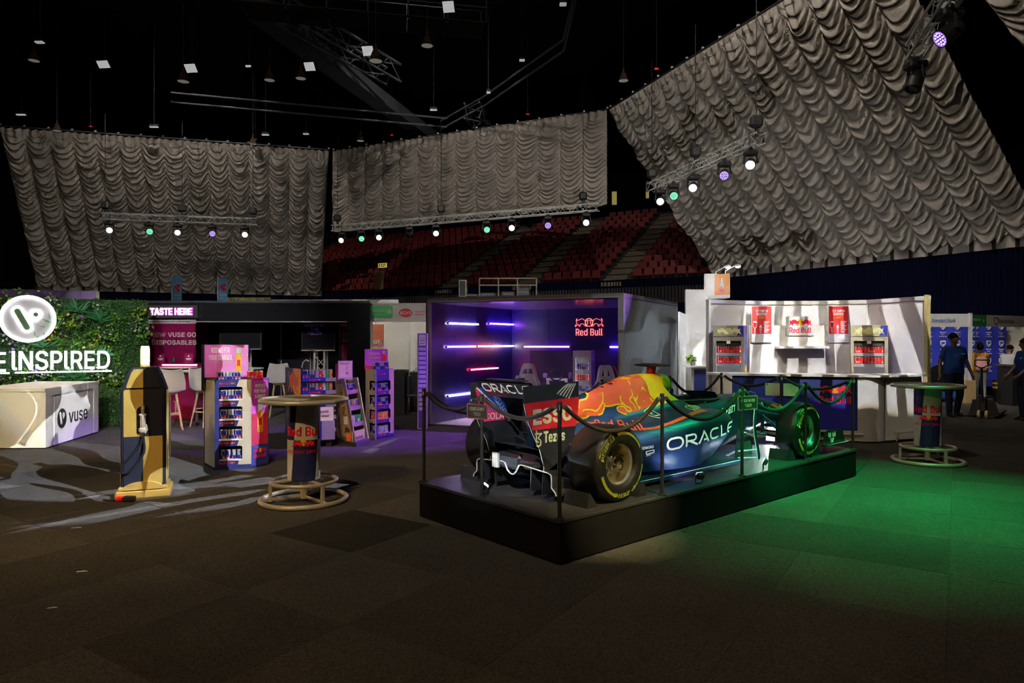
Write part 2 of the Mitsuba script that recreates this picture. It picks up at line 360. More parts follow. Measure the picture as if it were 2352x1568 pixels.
def moving_head(label, p, aim, col, on=True, s=1.0, par=False, group=None):
    """p: where the clamp holds the truss's underside; lamp head hangs below and points at aim"""
    t = thing('moving_head_lamp', label, 'stage lamp', group); p = np.array(p, float)
    obj('clamp', bx(p[0], p[1], p[2] - .05 * s, .10 * s, .14 * s, .12 * s, .02), black, t)
    obj('base', bx(p[0], p[1], p[2] - .16 * s, .36 * s, .30 * s, .14 * s, .03), black, t)
    aim = np.array(aim, float); c = p - (0, 0, .46 * s); d = aim - c; d /= np.linalg.norm(d)
    sd_ = np.cross(d, (0, 0, 1.)); sd_ /= np.linalg.norm(sd_) + 1e-9
    [obj('yoke_arm', tube([p + (0, 0, -.2 * s) + q * sd_ * .16 * s, c + q * sd_ * .19 * s], .035 * s, 6), black, t) for q in (-1, 1)]
    M = np.eye(4); M[:3, 2] = d; M[:3, 0] = sd_; M[:3, 1] = np.cross(d, sd_); M[:3, 3] = c
    obj('head', xf(lathe([(0, -.22 * s), (.10 * s, -.22 * s), (.14 * s, -.1 * s), (.15 * s, .08 * s), (.155 * s, .2 * s), (.14 * s, .2 * s), (.13 * s, .175 * s), (0, .175 * s)], 20), M), black, t, smooth=40)
    R = .125 * s
    if par:
        obj('lens_ring', xf(lathe([(R, .178 * s), (R * 1.08, .2 * s), (R * .96, .2 * s), (R, .178 * s)], 24), M), black, t, emit=[.8 * q for q in col] if on else None, w=.02)
        spots = [(0, 0)] + [(.45 * math.cos(q * PI / 3), .45 * math.sin(q * PI / 3)) for q in range(6)] + [(.82 * math.cos(q * PI / 6), .82 * math.sin(q * PI / 6)) for q in range(12)]
        for x, y in spots:
            pass
        obj('led_lens', cat([xf(lathe([(0, .002 * s), (R * .15, 0), (R * .15, -.01 * s)], 8, (R * x, R * y, .19 * s)), M) for x, y in spots]), black, t, emit=[2.2 * q + .25 for q in col] if on else None, w=.05)
        obj('lens_plate', xf(lathe([(0, .18 * s), (R, .18 * s)], 20), M), mat('lensplate%d' % len(scene), tuple(.3 * q for q in col), .3), t)
    else:
        obj('lens', xf(lathe([(0, .20 * s), (R * .6, .195 * s), (R, .178 * s)], 20), M), blackgloss, t, emit=[7. * q for q in col] if on else None, w=.05)
    return t, c + d * .26 * s
def hoist(t, p, top=12.2):
    obj('hoist', bx(p[0], p[1], p[2] + .52, .34, .26, .34, .06), black, t); obj('hook', tube([p + np.array((0, 0, .12)), p + np.array((0, 0, .4))], .05, 6), black, t)
    obj('chain', tube([p + np.array((0, 0, .6)), (p[0], p[1], top)], .012, 4), black, t)
def bridle(t, p):
    obj('sling', tube([p + np.array((-.2, 0, -.15)), p + np.array((-.2, 0, .2)), p + np.array((.2, 0, .2)), p + np.array((.2, 0, -.15))], .03, 5), black, t)
TR = {}
def rig(a, b, label, where, heads, hoists, s=1.0):
    a, b = np.array(a, float), np.array(b, float); t = truss('x', label, a, b)
    for h in hoists: hoist(t, a + (b - a) * h); bridle(t, a + (b - a) * h)
    out = []
    for i, (f, kind, aim) in enumerate(heads):
        p = a + (b - a) * f - (0, 0, .15)
        nm = {'w': 'white', 'g': 'green', 'p': 'violet', 'o': 'unlit', 'd': 'faint white'}[kind]
        cl = {'w': (1., 1.02, 1.1), 'g': (.12, 1., .45), 'p': (.42, .22, 1.), 'o': (0, 0, 0), 'd': (.6, .62, .66)}[kind]
        out.append(moving_head(f'{"black" if kind == "o" else nm + "-lit"} stage lamp, {ORD[i]} from the left hanging on the truss {where}', p, aim, cl, kind != 'o', s, kind in 'gp'))
    return out
R1 = rig((-19.0, 31.5, 7.45), (-12.3, 33.0, 7.45), 'silver lattice truss hanging before the leftmost swagged curtain', 'before the leftmost curtain',
    [(.055, 'w', (-4, 8, 0)), (.30, 'g', (0, 9, 0)), (.48, 'w', (-6, 11, 0)), (.70, 'p', (-1, 10, 0)), (.915, 'w', (-3, 9, 0))], (.03, .51, .97))
R2 = rig((-9.15, 34.9, 7.45), (3.72, 29.3, 7.45), 'long silver lattice truss under the upright middle curtain', 'under the middle curtain',
    [(.04, 'd', (-9, 14, 0)), (.125, 'g', (-1, 7, 0)), (.20, 'w', (-3, 8, 0)), (.325, 'o', (-12, 20, 0)), (.43, 'w', (-1, 8, 0)), (.62, 'g', (2, 6, 0)), (.71, 'w', (0, 9, 0)), (.835, 'p', (0, 9, 0)), (.96, 'w', (1, 8, 0))], (.02, .45, .95))
R3 = rig((5.2, 25.7, 7.45), (7.05, 19.35, 7.45), 'short silver lattice truss crossing the large sloping curtain', 'crossing the sloping curtain',
    [(.12, 'w', (2, 12, 0)), (.26, 'g', (4, 8, 0)), (.46, 'w', (1, 9, 0)), (.73, 'p', (2, 8, 0)), (.93, 'w', (1.5, 8, 0))], (.02, .48, .97))
R4 = rig((8.02, 13.6, 7.45), (3.6, -.1, 7.45), 'silver lattice truss end at the upper right corner', 'at the upper right corner',
    [(.006, 'o', (5.0, 12.5, 0)), (.16, 'p', (-1.9, 11.6, .6)), (.45, 'g', (3.4, 7.4, 0)), (.60, 'w', (6.2, 13.6, 1.5)), (.72, 'w', (2.9, 13.6, 1.3)), (.80, 'w', (2.0, 6.5, 1.1)), (.90, 'w', (-5.4, 13.5, .6)), (.94, 'w', (.9, 5.6, .6)), (.97, 'g', (2.4, 5.2, 0))], (), 1.0)
R5 = rig((-9.0, -1.0, 7.45), (-1.0, -1.0, 7.45), 'unseen silver lattice truss behind the photographer on the left', 'behind the photographer',
    [(.2, 'w', (-6.5, 10.6, .3)), (.6, 'w', (-4.0, 8.5, .5)), (.8, 'w', (-7.6, 15, 1.2)), (.97, 'w', (1.2, 6.0, 1.2))], (), 1.0)  # unseen truss added to carry the lamps for the front light
# beams: each rigged lamp throws its own light; some through a cut gobo plate
rg_ = np.random.default_rng(11)
def gobo_holes(kind, r):
    out = []
    if kind == 'slits':
        for i in range(8):
            x = -.85 + i * .235; w = .055 + .03 * (i % 2); out.append(Polygon([(x - w, -1), (x + w, -1), (x * .75 + .18 + w * .8, 1), (x * .75 + .18 - w * .8, 1)]))
    else:
        for i in range(9):
            y = -.95 + i * .24; xs = np.linspace(-1, 1, 40); m = .09 * np.sin(xs * 4.5 + i * 1.9) + .05 * np.sin(xs * 11 + i); w = .115 * (.35 + 1.1 * meshkit.noise(np.stack([xs * 2.6, xs * 0 + i * 3.3, xs * 0], -1), 2))
            w = np.where(meshkit.noise(np.stack([xs * 1.8 + 9, xs * 0 + i * 7.7, xs * 0], -1), 6) > .37, w, .004)
            out.append(Polygon(np.r_[np.c_[xs, y + m + w], np.c_[xs, y + m - w][::-1]]).buffer(0))
    return affinity.scale(unary_union(out), r, r, origin=(0, 0)).intersection(Point(0, 0).buffer(r * .96))
def beam(head, aim, col, inten, cut=14, gobo=None, w=1.0, soft=.75, roll=0.):
    k, o = head; aim = np.array(aim, float); d = aim - o; d /= np.linalg.norm(d); spot(k + '__beam', o, aim, col, inten, cut, cut * soft, w)
    if gobo:
        r = .20 * math.tan(math.radians(cut)) * 1.04; M = np.eye(4); sx = np.cross(d, (0, 0, 1.)); sx /= np.linalg.norm(sx); M[:3, 0], M[:3, 1], M[:3, 2], M[:3, 3] = sx, np.cross(sx, d), -d, o + d * .20
        obj('gobo_plate', xf(extr(affinity.rotate(Point(0, 0).buffer(r * 1.06).difference(gobo_holes(gobo, r)), roll, origin=(0, 0)), .0008), M), blackmatt, k)
beam(R3[2], (-4.2, 8.6, 0), COOL, 5200, 4.5, 'break', 1.2, .95, 90)
beam(R3[4], (-2.6, 8.9, 0), COOL, 3600, 4.5, 'break', 1.2, .95, 75)
beam(R4[6], (-6.2, 9.8, 0), COOL, 1500, 8, 'break', 1.2, .95, 80)
beam(R2[2], (-4.2, 12.0, 0), COOL, 5200, 4.0, 'break', .8, .95)
beam(R2[6], (-1.6, 11.4, 0), COOL, 4600, 3.6, 'break', .8, .95, 25)
beam(R2[8], (5.6, 9.6, 0), COOL, 3300, 3.2, 'break', .6, .95, 40)
beam(R2[7], (-.5, 10.2, 0), VIOLET, 3600, 5.5, None, .8)
beam(R4[1], (-1.9, 11.9, .7), PURPLE, 1300, 10.5, None, .9, .6)
beam(R4[2], (4.0, 7.2, 0), GREEN, 440, 25, None, 1.5, .2)
beam(R4[8], (2.65, 7.5, .5), GREEN, 900, 4.6, None, .8, .4)
beam(R4[7], (.95, 5.55, .75), (1, .78, .36), 520, 5.5, None, .7, .5)
beam(R4[3], (6.1, 13.5, 1.3), WARM, 700, 13, 'slits', 1.2, .95, 8)
beam(R4[4], (3.0, 13.6, 1.2), COOL, 200, 12, 'break', .6, .95, 60)
beam(R4[5], (1.02, 6.75, 1.15), WHITE, 380, 6.2, None, 1.0, .5)
beam(R5[0], (-7.6, 10.4, .4), AMBER, 420, 10, None, .8, .6)
beam(R5[1], (-3.2, 7.3, .6), AMBER, 150, 16, None, .8, .5)
spot('amber_fill', (-5.5, -1.5, 7.3), (-1.6, 4.6, 0), AMBER, 60, 45, 20, .6)  # added amber spot with no lamp, browns the foreground carpet
beam(R5[2], (-6.8, 14, 1.1), WHITE, 900, 11, None, .6, .6)
spot('bar_fill', (5.6, 12.0, 2.9), (5.5, 13.8, 1.3), (1, .93, .82), 4.5, 75, 40, .5)  # added fill pair for the bar wall; no lamp rail hangs there
spot('bar_fill_001', (4.3, 12.2, 2.8), (4.3, 13.7, 1.5), (.95, .93, 1.05), 7, 70, 40, .4)
spot('booth_spot', (-2.5, 16.4, 2.45), (-2.6, 18.8, 1.2), (1, .93, .8), 16, 75, 45, .4)
spot('white_booth_fill', (4.6, 15.0, 3.2), (4.75, 17.0, 2.4), WHITE, 70, 75, 50, .4)  # added fill pair for the white booth, apart from its arm lamps
spot('white_booth_fill_001', (4.35, 15.2, 2.5), (4.2, 17.0, 1.5), WHITE, 40, 75, 50, .4)
spot('bank_spot', (12.4, 18.2, 4.4), (12.4, 20.0, 1.2), (1, .95, .88), 12, 60, 35, .4)
beam(R5[3], (.05, 5.95, 1.15), WHITE, 420, 5.5, None, .6, .6)
spot('fascia_fill', (-2.3, 14.4, 3.3), (-2.5, 16.0, 2.3), (1, .97, .92), 7, 45, 25, .3)  # added fill before the name board, no lamp hangs there

# ------------------------------------------------------------------ roof: girders, catwalks, hanging work lamps
beamm = dif('beamgrey', (.075, .078, .095)); roofm = dif('roofdark', (.022, .022, .022)); lampw = dif('lampwhite', (.80, .82, .82))
def at(u, v, Y): return np.array([(u - 1176) / 1568 * Y, Y, 1.68 - (v - 784) / 1568 * Y])
def girder(a, b, w, h, m=beamm):
    a, b = np.array(a), np.array(b); d = b - a; L = np.linalg.norm(d); d /= L; s = np.cross(d, (0, 0, 1.)); s /= np.linalg.norm(s); u = np.cross(s, d)
    M = np.eye(4); M[:3, 0], M[:3, 1], M[:3, 2], M[:3, 3] = d, s, u, (a + b) / 2
    return xf(cat([bx(0, 0, h / 2, L, w, .03), bx(0, 0, -h / 2, L, w, .03), bx(0, w / 2, 0, L, .03, h), bx(0, -w / 2, 0, L, .03, h)]), M)
tag(obj('roof_girder', girder((-9.6, 21, 13.2), (-4.2, 42, 13.6), .8, .6), beamm), 'grey box girder running diagonally under the dark roof', 'girder')
for (a, b, lb) in (((-8.2, 24, 13.4), (-5.2, 30, 13.4), 'faint lattice girder hanging beside the diagonal grey box girder'), ((-2.0, 34, 13.2), (-.2, 44, 13.2), 'dim lattice girder above the middle curtain')):
    t = thing('roof_truss', lb, 'truss'); c, br = truss_mesh(a, b, .75, .06, .03); obj('chord', c, beamm, t); obj('lattice', br, beamm, t)
for (pts, lb) in (([(-15, 30, 12.2), (-3.2, 33.5, 12.2)], 'thin lighting rail above the left swagged curtain'), ([(-3.6, 34.5, 12.4), (-1.25, 31, 12.4)], 'short lighting rail above the middle curtain'),
                  ([(-1.25, 31, 12.4), (1.9, 25.2, 12.4), (2.1, 17.5, 12.4)], 'bent lighting rail climbing towards the roof at top centre')):
    t = thing('lighting_rail', lb, 'rail')
    for dz in (0, .42): obj('rail', tube([np.array(q) + (0, 0, dz) for q in pts], .045, 6), beamm, t)
cw = [((-14, 21.5, 12.6), (-1.0, 24.0, 12.6), 'dark panelled catwalk across the roof at upper left'), ((-3.4, 20.5, 12.8), (.3, 19.2, 12.8), 'dark panelled catwalk in the roof at top centre'), ((-15, 18.5, 12.6), (-8, 15.5, 12.6), 'dark panelled catwalk in the upper left corner')]
for a, b, lb in cw:
    t = thing('catwalk', lb, 'catwalk'); a, b = np.array(a), np.array(b); n = int(np.linalg.norm(b - a) / 1.3)
    d = (b - a) / n; ang = math.atan2(d[1], d[0])
    for i in range(n):
        c = a + d * (i + .5); obj('panel', bx(0, 0, 0, 1.26, 1.3, .05), roofm, t, M=Fz(c[0], c[1], ang, c[2]))
    for sgn in (-1, 1):
        o = np.array([-math.sin(ang), math.cos(ang), 0]) * .66 * sgn
        for h in (.5, 1.0): obj('handrail', tube([a + o + (0, 0, h), b + o + (0, 0, h)], .022, 5), beamm, t)
        for i in range(n + 1): obj('post', tube([a + d * i + o, a + d * i + o + (0, 0, 1.0)], .02, 5), beamm, t)
bell = lathe([(.68 * a_, .8 * b_) for a_, b_ in [(.02, .62), (.05, .6), (.06, .42), (.13, .36), (.27, .02), (.30, 0), (.28, 0), (.25, .03), (.12, .33), (0, .36)]], 20)
bells = [(78, 140, 24), (421, 188, 22), (619, 185, 24), (691, 181, 24.5), (863, 141, 19), (981, 106, 21), (1432, 186, 26), (828, 324, 34), (131, 301, 31), (2172, 12, 15), (581, 331, 35)]
bell_at = ['at the far left beside the dark catwalk', 'below the left white floodlight panel', 'left of the diagonal girder, below the dark catwalk', 'just left of the diagonal girder', 'below the white floodlight right of the girder', 'hanging lowest at top centre', 'left of the large sloping curtain', 'in front of the top hem of the middle curtain', 'in front of the top hem of the left curtain', 'at the top edge beside the violet lamp', 'in front of the right end of the left curtain']
refl = mat('reflector', (.75, .72, .64), .25, metallic=.7); bd, ld = mikit.ply(bell, dif('bellbrown', (.035, .025, .018)), smooth=40), {**mikit.ply(lathe([(0, .08), (.10, .05), (.178, .014)][::-1], 20), lampw), 'flip_normals': True, 'emitter': {'type': 'area', 'radiance': rgb(.10, .095, .08), 'sampling_weight': .005}}  # disc glow stands in for stage light reflected inside the bells
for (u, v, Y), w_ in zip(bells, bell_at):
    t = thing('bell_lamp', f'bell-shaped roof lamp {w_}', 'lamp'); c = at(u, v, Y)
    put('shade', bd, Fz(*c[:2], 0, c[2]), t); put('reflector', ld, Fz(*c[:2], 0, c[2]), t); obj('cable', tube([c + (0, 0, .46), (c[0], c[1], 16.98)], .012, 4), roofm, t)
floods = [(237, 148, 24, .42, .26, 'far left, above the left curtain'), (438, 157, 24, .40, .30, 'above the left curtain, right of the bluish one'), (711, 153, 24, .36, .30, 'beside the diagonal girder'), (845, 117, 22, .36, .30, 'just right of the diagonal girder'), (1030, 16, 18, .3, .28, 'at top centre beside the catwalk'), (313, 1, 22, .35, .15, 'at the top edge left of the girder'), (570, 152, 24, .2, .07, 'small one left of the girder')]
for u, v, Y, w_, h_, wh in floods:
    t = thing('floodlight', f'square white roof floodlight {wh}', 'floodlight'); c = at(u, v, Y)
    M = wallM(c, (1, -.12), -.75); obj('housing', xf(bx(0, 0, -.09, w_ + .04, h_ + .04, .14, .03), M), roofm, t); obj('glass', xf(bx(0, 0, -.005, w_, h_, .02, .004), M), lampw, t, emit=(.34, .36, .36), w=.01)  # glass glow stands in for reflected stage light on unlit floodlights
    obj('bracket', tube([c + (0, .05, 0), c + (0, .1, .5), (c[0], c[1] + .1, 16.95)], .015, 4), roofm, t)
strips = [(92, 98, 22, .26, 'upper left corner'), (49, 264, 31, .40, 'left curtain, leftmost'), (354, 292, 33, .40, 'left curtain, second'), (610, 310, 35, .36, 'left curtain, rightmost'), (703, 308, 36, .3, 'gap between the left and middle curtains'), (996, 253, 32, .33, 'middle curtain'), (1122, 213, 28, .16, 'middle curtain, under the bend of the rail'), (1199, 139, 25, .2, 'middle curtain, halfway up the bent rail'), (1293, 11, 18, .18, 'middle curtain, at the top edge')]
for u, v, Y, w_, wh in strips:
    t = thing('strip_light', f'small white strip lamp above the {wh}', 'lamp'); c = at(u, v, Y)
    obj('case', bx(c[0], c[1], c[2] + .08, w_, .14, .12, .02), roofm, t); obj('diffuser', bx(c[0], c[1] - .02, c[2], w_, .14, .05, .01), lampw, t, emit=(.25, .26, .25), w=.01); obj('rod', tube([c + (0, 0, .1), (c[0], c[1], 16.95)], .012, 4), roofm, t)  # diffuser glow stands in for light reflected off the white case
for (u, v, Y) in ((208, 290, 34), (586, 320, 37), (900, 310, 36), (1212, 262, 32), (1508, 158, 25)):
    k = obj('pilot_lamp', bx(*at(u, v, Y), .16, .08, .07, .02), red, emit=(.14, .008, .004), w=.01); q_ = at(u, v, Y); obj('rod', tube([q_ + (0, 0, .03), (q_[0], q_[1], 16.95)], .01, 4), roofm, k); tag(k, f'small dim red pilot lamp over the curtains, {["leftmost of five", "above the right end of the left curtain", "above the left end of the middle curtain", "above the right part of the middle curtain", "beside the top of the large sloping curtain"][[208, 586, 900, 1212, 1508].index(u)]}', 'lamp')

# ------------------------------------------------------------------ show platform with the racing car
CA = math.radians(40.8); PL, PW, PH = 5.215, 1.925, .34
MP = Fz(.355, 5.10, CA)                                    # platform frame: x along its long front edge, y inwards
MC = Fz(.355, 5.10, CA, PH) @ Fz(0, .9625)                 # car frame: x forwards, y to the car's left, z above the deck
deckm = mat('deck', (.020, .020, .022), P_(lambda p, n, uv: .20 + .16 * nz((p.x * .757 + p.y * .653) * 3, (p.y * .757 - p.x * .653) * 130, 0) + .10 * nz(p.x * 5, p.y * 5, 2)), specular=.6)
k = thing('show_platform', 'low black display platform carrying the racing car', 'platform')
obj('skirt', bx(PL / 2, PW / 2, .16, PL - .02, PW - .02, .30, .004), blackmatt, k, M=MP)
for i in range(4): obj('deck_panel', box2((PL * i / 4 + .002, .0, .312), (PL * (i + 1) / 4 - .002, PW, PH), .004), deckm, k, M=MP)
carnavy = mat('carnavy', (.014, .050, .115), .37, metallic=.85, clearcoat=.5, clearcoat_gloss=.92)
carblack = mat('carbon', (.010, .011, .013), .28, clearcoat=.4); carorange = mat('carorange', (.90, .075, .02), .38); caryellow = mat('caryellow', (.92, .47, .012), .35)
rimm = mat('rim', (.66, .58, .36), .30, metallic=.9); rimdark = mat('rimdark', (.05, .05, .05), .35, metallic=.6); edgew = mat('edge_white', (.75, .75, .76), .35); carred = mat('carred', (.80, .02, .03), .38)
paleyel = mat('print_paleyellow', (.72, .80, .42), .5); tyreyel = mat('tyreyellow', (.78, .56, .04), .5)
from scipy.interpolate import PchipInterpolator, CubicSpline
# --- body: one loft for engine cover and sidepods, one for tub and nose
ST = {  # x: (y', z) of nine points from the crest down to the keel
 .62: [(0, .60), (.045, .585), (.07, .53), (.085, .46), (.10, .38), (.12, .33), (.125, .27), (.11, .20)],
 1.0: [(0, .735), (.05, .715), (.08, .62), (.11, .50), (.17, .42), (.22, .37), (.25, .27), (.23, .12)],
 1.3: [(0, .835), (.055, .81), (.10, .69), (.14, .555), (.25, .475), (.34, .42), (.385, .28), (.37, .10)],
 1.6: [(0, .915), (.065, .89), (.13, .75), (.18, .60), (.33, .515), (.46, .445), (.52, .30), (.50, .10)],
 1.9: [(0, .970), (.085, .94), (.165, .79), (.22, .635), (.40, .555), (.55, .47), (.61, .32), (.59, .10)],
 2.15: [(0, .990), (.10, .96), (.185, .81), (.25, .66), (.44, .59), (.60, .505), (.66, .34), (.63, .10)],
 2.32: [(0, .955), (.11, .925), (.20, .80), (.27, .675), (.46, .61), (.62, .53), (.68, .36), (.64, .11)],
 2.48: [(0, .76), (.12, .755), (.22, .735), (.28, .68), (.46, .62), (.62, .545), (.68, .37), (.64, .12)],
 2.75: [(0, .655), (.13, .66), (.23, .67), (.29, .65), (.46, .615), (.61, .55), (.67, .40), (.63, .15)],
 2.95: [(0, .64), (.13, .645), (.23, .65), (.29, .635), (.44, .60), (.57, .55), (.63, .42), (.58, .20)],
 3.02: [(0, .60), (.13, .61), (.22, .61), (.28, .60), (.42, .575), (.52, .53), (.56, .44), (.52, .30)]}
def body_loft():
    xs = np.array(sorted(ST)); C = np.array([ST[x] for x in xs])
    fx = PchipInterpolator(xs, C); X = np.linspace(xs[0], xs[-1], 90); out = []
    for x in X:
        c = fx(x); t = np.r_[0, np.cumsum(np.linalg.norm(np.diff(c, axis=0), axis=1))]
        s = CubicSpline(t, c, bc_type=((1, (1, 0)), (2, (0, 0))))(np.linspace(0, t[-1], 46)); s[:, 0] = np.maximum(s[:, 0], 0); s[0, 0] = 0
        k_ = np.clip((x - 2.2) / .6, 0, 1); k_ = k_ * k_ * (3 - 2 * k_)
        xx = x - np.clip(.50 - s[:, 1], 0, 1) * .95 * k_ * np.clip(s[:, 0] / .4, 0, 1)
        R = np.c_[xx, -s[:, 0], s[:, 1]]; Lh = R * (1, -1, 1); out.append(np.vstack([Lh[::-1], R[1:]]))
    P = np.array(out); m = grid(P)
    caps = []
    for row in (P[0], P[-1]):
        c = row.mean(0); c[1] = 0; n = len(row)
        caps.append(trimesh.Trimesh(np.vstack([row, c]), [(i, i + 1, n) for i in range(n - 1)], process=False))
    return m, caps
bodym, caps = body_loft()
def ring_loft(st, n=40, pw=2.6):
    """closed sections: x: (half width, z low, z high)"""
    xs = np.array(sorted(st)); f = PchipInterpolator(xs, np.array([st[x] for x in xs])); X = np.linspace(xs[0], xs[-1], 60); th = np.arange(n) * 2 * PI / n; out = []
    for x in X:
        w, a, b = f(x); c, s = np.cos(th), np.sin(th)
        out.append(np.c_[np.full(n, x), w * np.sign(c) * abs(c) ** (2 / pw), (a + b) / 2 + (b - a) / 2 * np.sign(s) * abs(s) ** (2 / pw)])
    P = np.array(out); m = grid(P, True); V = np.vstack([m.vertices, P[0].mean(0), P[-1].mean(0)]); N = len(V); q = len(X)
    F = [(N - 2, i, (i + 1) % n) for i in range(n)] + [(N - 1, (q - 1) * n + (i + 1) % n, (q - 1) * n + i) for i in range(n)]
    m = trimesh.Trimesh(V, np.vstack([m.faces, F]), process=True)
    if m.volume < 0: m.invert()
    return m
tub = ring_loft({2.40: (.30, .08, .60), 2.8: (.335, .08, .665), 3.2: (.335, .10, .685), 3.6: (.30, .15, .70), 4.0: (.25, .22, .69), 4.4: (.205, .28, .635), 4.8: (.165, .30, .555), 5.0: (.13, .32, .49), 5.12: (.08, .35, .43)}, 44, 3.4)
cut = ring_loft({2.62: (.10, .42, .95), 2.75: (.215, .40, .95), 3.1: (.235, .38, .95), 3.35: (.19, .42, .95), 3.5: (.08, .5, .95)}, 32, 2.2)
def man(m): return m3.Manifold(m3.Mesh(vert_properties=np.asarray(m.vertices, np.float32), tri_verts=np.asarray(m.faces, np.uint32)))
def unman(q): r = q.to_mesh(); return trimesh.Trimesh(r.vert_properties[:, :3], r.tri_verts, process=False)
tub = unman(man(tub) - man(cut))
bodym = bodym.slice_plane((2.62, 0, 0), (-1, 0, 0)) if False else bodym
airbox = ring_loft({1.75: (.05, .86, .955), 1.95: (.105, .82, .985), 2.2: (.13, .79, .997), 2.42: (.135, .785, .998), 2.50: (.128, .79, .985), 2.53: (.115, .80, .965)}, 36, 2.6)
intake = ring_loft({2.47: (.095, .815, .95), 2.56: (.10, .812, .953)}, 28, 2.6)
airbox = unman(man(airbox) - man(intake))
car = thing('racing_car', 'dark blue open-wheel racing car with a red and yellow engine cover on the black platform', 'racing car')
# cockpit opening through the upper skin of the body loft
cc = bodym.triangles_center; keep = ~((cc[:, 0] > 2.60) & (np.abs(cc[:, 1]) < .30) & (cc[:, 2] > .5))
bodym.update_faces(keep); bodym.remove_unreferenced_vertices()
obj('bodywork', cat([bodym] + caps[:1]), carnavy, car, smooth=50, M=MC)
obj('sidepod_inlet', caps[1], carblack, car, M=MC)
obj('tub', tub, carnavy, car, smooth=35, M=MC)
ab = obj('airbox', airbox, caryellow, car, smooth=40, M=MC)
obj('intake', bx(2.475, 0, .88, .01, .19, .13), carblack, ab, M=MC)
obj('roll_strut', cat([tube([(2.42, s * .04, .80), (2.52, s * .10, .69)], .014, 6) for s in (-1, 1)] + [tube([(2.30, 0, .8), (2.36, 0, .7)], .035, 6)]), caryellow, car, M=MC)
obj('headrest', ring_loft({2.38: (.22, .60, .715), 2.5: (.25, .62, .72), 2.66: (.245, .62, .69), 2.74: (.18, .62, .66)}, 24, 2.6), caryellow, car, smooth=40, M=MC)
cp_ = obj('camera_pod', cat([tube([(2.33, 0, .98), (2.35, 0, 1.075)], .05, 10)]), carorange, car, smooth=40, M=MC)
obj('pod_wing', ring_loft({2.24: (.10, 1.078, 1.092), 2.31: (.20, 1.066, 1.106), 2.40: (.20, 1.068, 1.104), 2.47: (.10, 1.078, 1.09)}, 20, 2.0), carblack, cp_, smooth=40, M=MC)
# cockpit: steering wheel, screen, mirrors
st_ = np.arange(17) / 16 * 2 * PI
obj('steering_wheel', cat([tube(np.c_[3.18 + .05 * np.sin(st_), .12 * np.cos(st_), .60 + .075 * np.sin(st_)], .014, 6), bx(3.18, 0, .60, .03, .17, .07, .01)]), carblack, car, M=MC)
obj('cockpit_rim', tube(np.array([(3.06 + .46 * math.cos(q), .245 * math.sin(q), .69) for q in np.linspace(0, 2 * PI, 33)[:-1]]), .012, 6, closed=True), rimdark, car, smooth=True, M=MC)
scr = np.array([[(3.42 - .1 * (abs(y) / .2) ** 2 - .06 * h, y, .69 + .07 * h) for y in np.linspace(-.2, .2, 12)] for h in (0, .5, 1)])
obj('windscreen', grid(scr), carblack, car, smooth=True, M=MC)
for s in (-1, 1):
    mk = obj('mirror', bx(3.30, s * .50, .735, .07, .17, .085, .02), carnavy, car, M=MC)
    obj('mirror_glass', bx(3.262, s * .50, .737, .006, .145, .062), chrome, mk, M=MC)
    obj('mirror_stalk', cat([tube([(3.32, s * .32, .65), (3.30, s * .45, .71)], .011, 6), tube([(3.30, s * .52, .58), (3.30, s * .54, .71)], .010, 6)]), carblack, mk, M=MC)
obj('antenna', tube([(3.75, .0, .69), (3.72, 0, .88)], .003, 4), carblack, car, M=MC)
# floor, bargeboards
fl = Polygon([(.62, -.30), (1.0, -.36), (1.30, -.655), (3.10, -.63), (3.17, -.58), (3.2, -.36), (3.9, -.16), (4.0, 0)] + [(4.0, 0), (3.9, .16), (3.2, .36), (3.17, .58), (3.10, .63), (1.30, .655), (1.0, .36), (.62, .30)])
f_ = obj('floor_plate', extr(fl, .03).apply_translation((0, 0, .035)), carnavy, car, M=MC)
obj('floor_edge', cat([tube([(1.30, s * .658, .066), (3.10, s * .634, .066)], .004, 5) for s in (-1, 1)]), edgew, f_, M=MC)
obj('skid_plank', box2((.9, -.15, .012), (3.9, .15, .036)), carblack, car, M=MC)
for s in (-1, 1):
    q = np.array([[(3.18 + .16 * t + .05 * h, s * (.50 + .10 * t * t), .06 + .33 * h * (1 - .35 * t)) for t in np.linspace(0, 1, 12)] for h in np.linspace(0, 1, 5)])
    obj('turning_vane', cat([grid(q), grid(q + (0, .006, 0))]), carblack, car, smooth=True, M=MC)
    zz = np.linspace(0, 1, 20); sw = 3.36 + .03 * np.cos(zz * 5) + .03 * zz
    q = np.stack([np.c_[sw + d, np.full(20, s * (.665)) + .0 * zz - s * .04 * zz, .04 + .56 * zz] for d in np.linspace(-.028, .028, 5)])
    v_ = obj('sidepod_vane', cat([grid(q), grid(q + (0, .008, 0))]), carnavy, car, smooth=True, M=MC)
    obj('vane_edge', tube(q[0] + (-.002, 0, 0), .006, 5), edgew, v_, M=MC)
    obj('vane_foot', cat([tube([(3.16, s * .55, .065), (3.36, s * .66, .06)], .008, 5), tube([(3.16, s * .55, .14), (3.36, s * .66, .15)], .008, 5)]), edgew, v_, M=MC)
